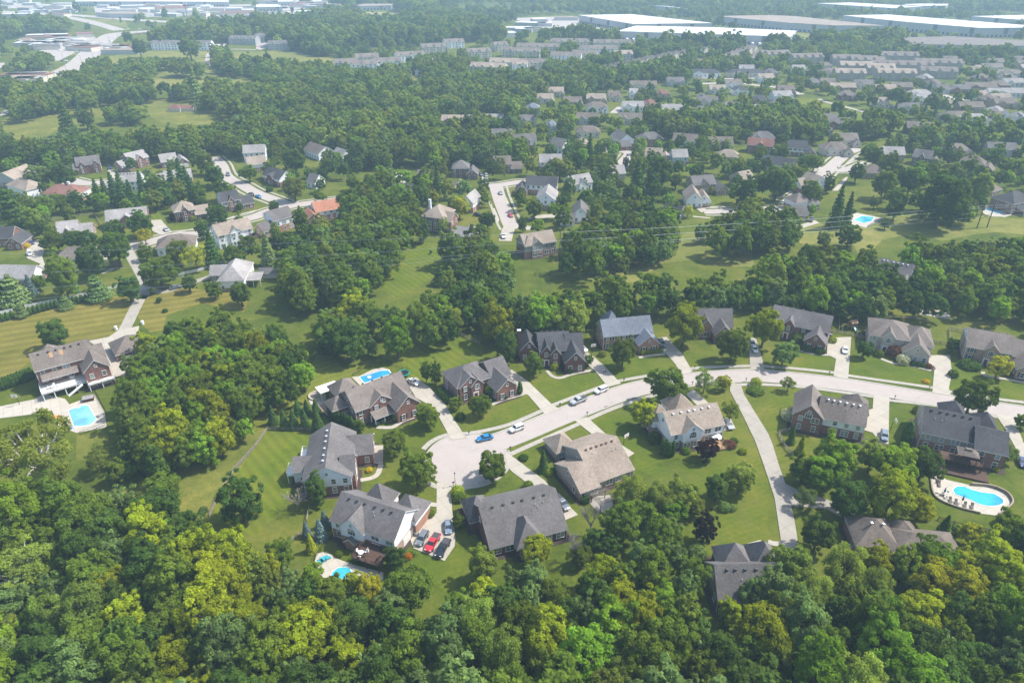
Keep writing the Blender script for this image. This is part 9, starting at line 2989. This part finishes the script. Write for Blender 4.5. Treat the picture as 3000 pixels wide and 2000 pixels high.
# ------------------------------------------------------------------ two people walking on the drive
def skin_obj(name, verts, edges, rads, mat, parent):
    me = bpy.data.meshes.new(name)
    me.from_pydata(verts, edges, [])
    o = put(name, me, parent)
    md = o.modifiers.new('skin', 'SKIN')
    if not me.skin_vertices:
        return o
    for i, rr in enumerate(rads):
        me.skin_vertices[0].data[i].radius = (rr, rr)
    me.skin_vertices[0].data[0].use_root = True
    o.modifiers.new('sub', 'SUBSURF').levels = 1
    o.modifiers['sub'].render_levels = 1
    me.materials.append(M[mat])
    return o
def person(p, rz, shirt, trousers, lab, step=1):
    r = empty('person', (*p, .16), rz); tag(r, lab, 'person')
    s = .16*step
    V = [(0, 0, .95), (0, 0, 1.2), (0, 0, 1.42), (0, 0, 1.52), (0, 0, 1.66), (0, -.02, 1.75), (-.1, 0, .88), (-.11, -s*.5, .5), (-.11, -s*1.3, .07), (-.11, -s*1.3-.14, .03), (.1, 0, .88), (.11, s*.4, .5), (.11, s*1.3, .09), (.11, s*1.3-.14, .03),
         (-.2, 0, 1.4), (-.26, s*.6, 1.14), (-.27, s*.6-.1, .9), (-.27, s*.5-.14, .8), (.2, 0, 1.4), (.26, -s*.6, 1.14), (.27, -s*.6-.1, .9), (.27, -s*.6-.14, .8)]
    Ed = [(0, 1), (1, 2), (2, 3), (3, 4), (4, 5), (0, 6), (6, 7), (7, 8), (8, 9), (0, 10), (10, 11), (11, 12), (12, 13), (2, 14), (14, 15), (15, 16), (16, 17), (2, 18), (18, 19), (19, 20), (20, 21)]
    Rd = [.13, .13, .12, .055, .10, .085, .085, .06, .042, .035, .085, .06, .042, .035, .06, .045, .035, .03, .06, .045, .035, .03]
    skin_obj('body', V, Ed, Rd, 'skin', r)
    skin_obj('shirt', [V[i] for i in (0, 1, 2, 14, 15, 18, 19)], [(0, 1), (1, 2), (2, 3), (3, 4), (2, 5), (5, 6)], [.15, .15, .135, .075, .06, .075, .06], shirt, r)
    skin_obj('trousers', [V[i] for i in (0, 6, 7, 8, 10, 11, 12)], [(0, 1), (1, 2), (2, 3), (0, 4), (4, 5), (5, 6)], [.15, .1, .08, .065, .1, .08, .065], trousers, r)
    skin_obj('hair', [(0, .03, 1.78), (0, .02, 1.72)], [(0, 1)], [.09, .1], 'hair', r)
person(pt['per1'], .5, 'cloth_white', 'denim', 'person in a white top walking down the shaded drive')
person(pt['per2'], .6, 'cloth_dark', 'denim', 'person in a dark top walking beside the one in white', -1)

# ------------------------------------------------------------------ summer haze
m = bpy.data.materials.new('haze')
m.use_nodes = True
nt = m.node_tree
nt.nodes.clear()
out = nt.nodes.new('ShaderNodeOutputMaterial')
pv = nt.nodes.new('ShaderNodeVolumePrincipled')
pv.inputs['Color'].default_value = (0.56, 0.79, 1.0, 1)
pv.inputs['Density'].default_value = 0.00026
pv.inputs['Density Attribute'].default_value = ''
pv.inputs['Anisotropy'].default_value = 0.0
nt.links.new(pv.outputs[0], out.inputs['Volume'])
try:
    m.cycles.homogeneous_volume = True
except Exception:
    pass
M['haze'] = m
mb = MB()
mb.box(-6100, 6100, -6100, 6100, -1.2, 140)
tag(mb.build('haze', 'haze'), 'thin blue summer haze over the whole place', None, None, 'stuff')
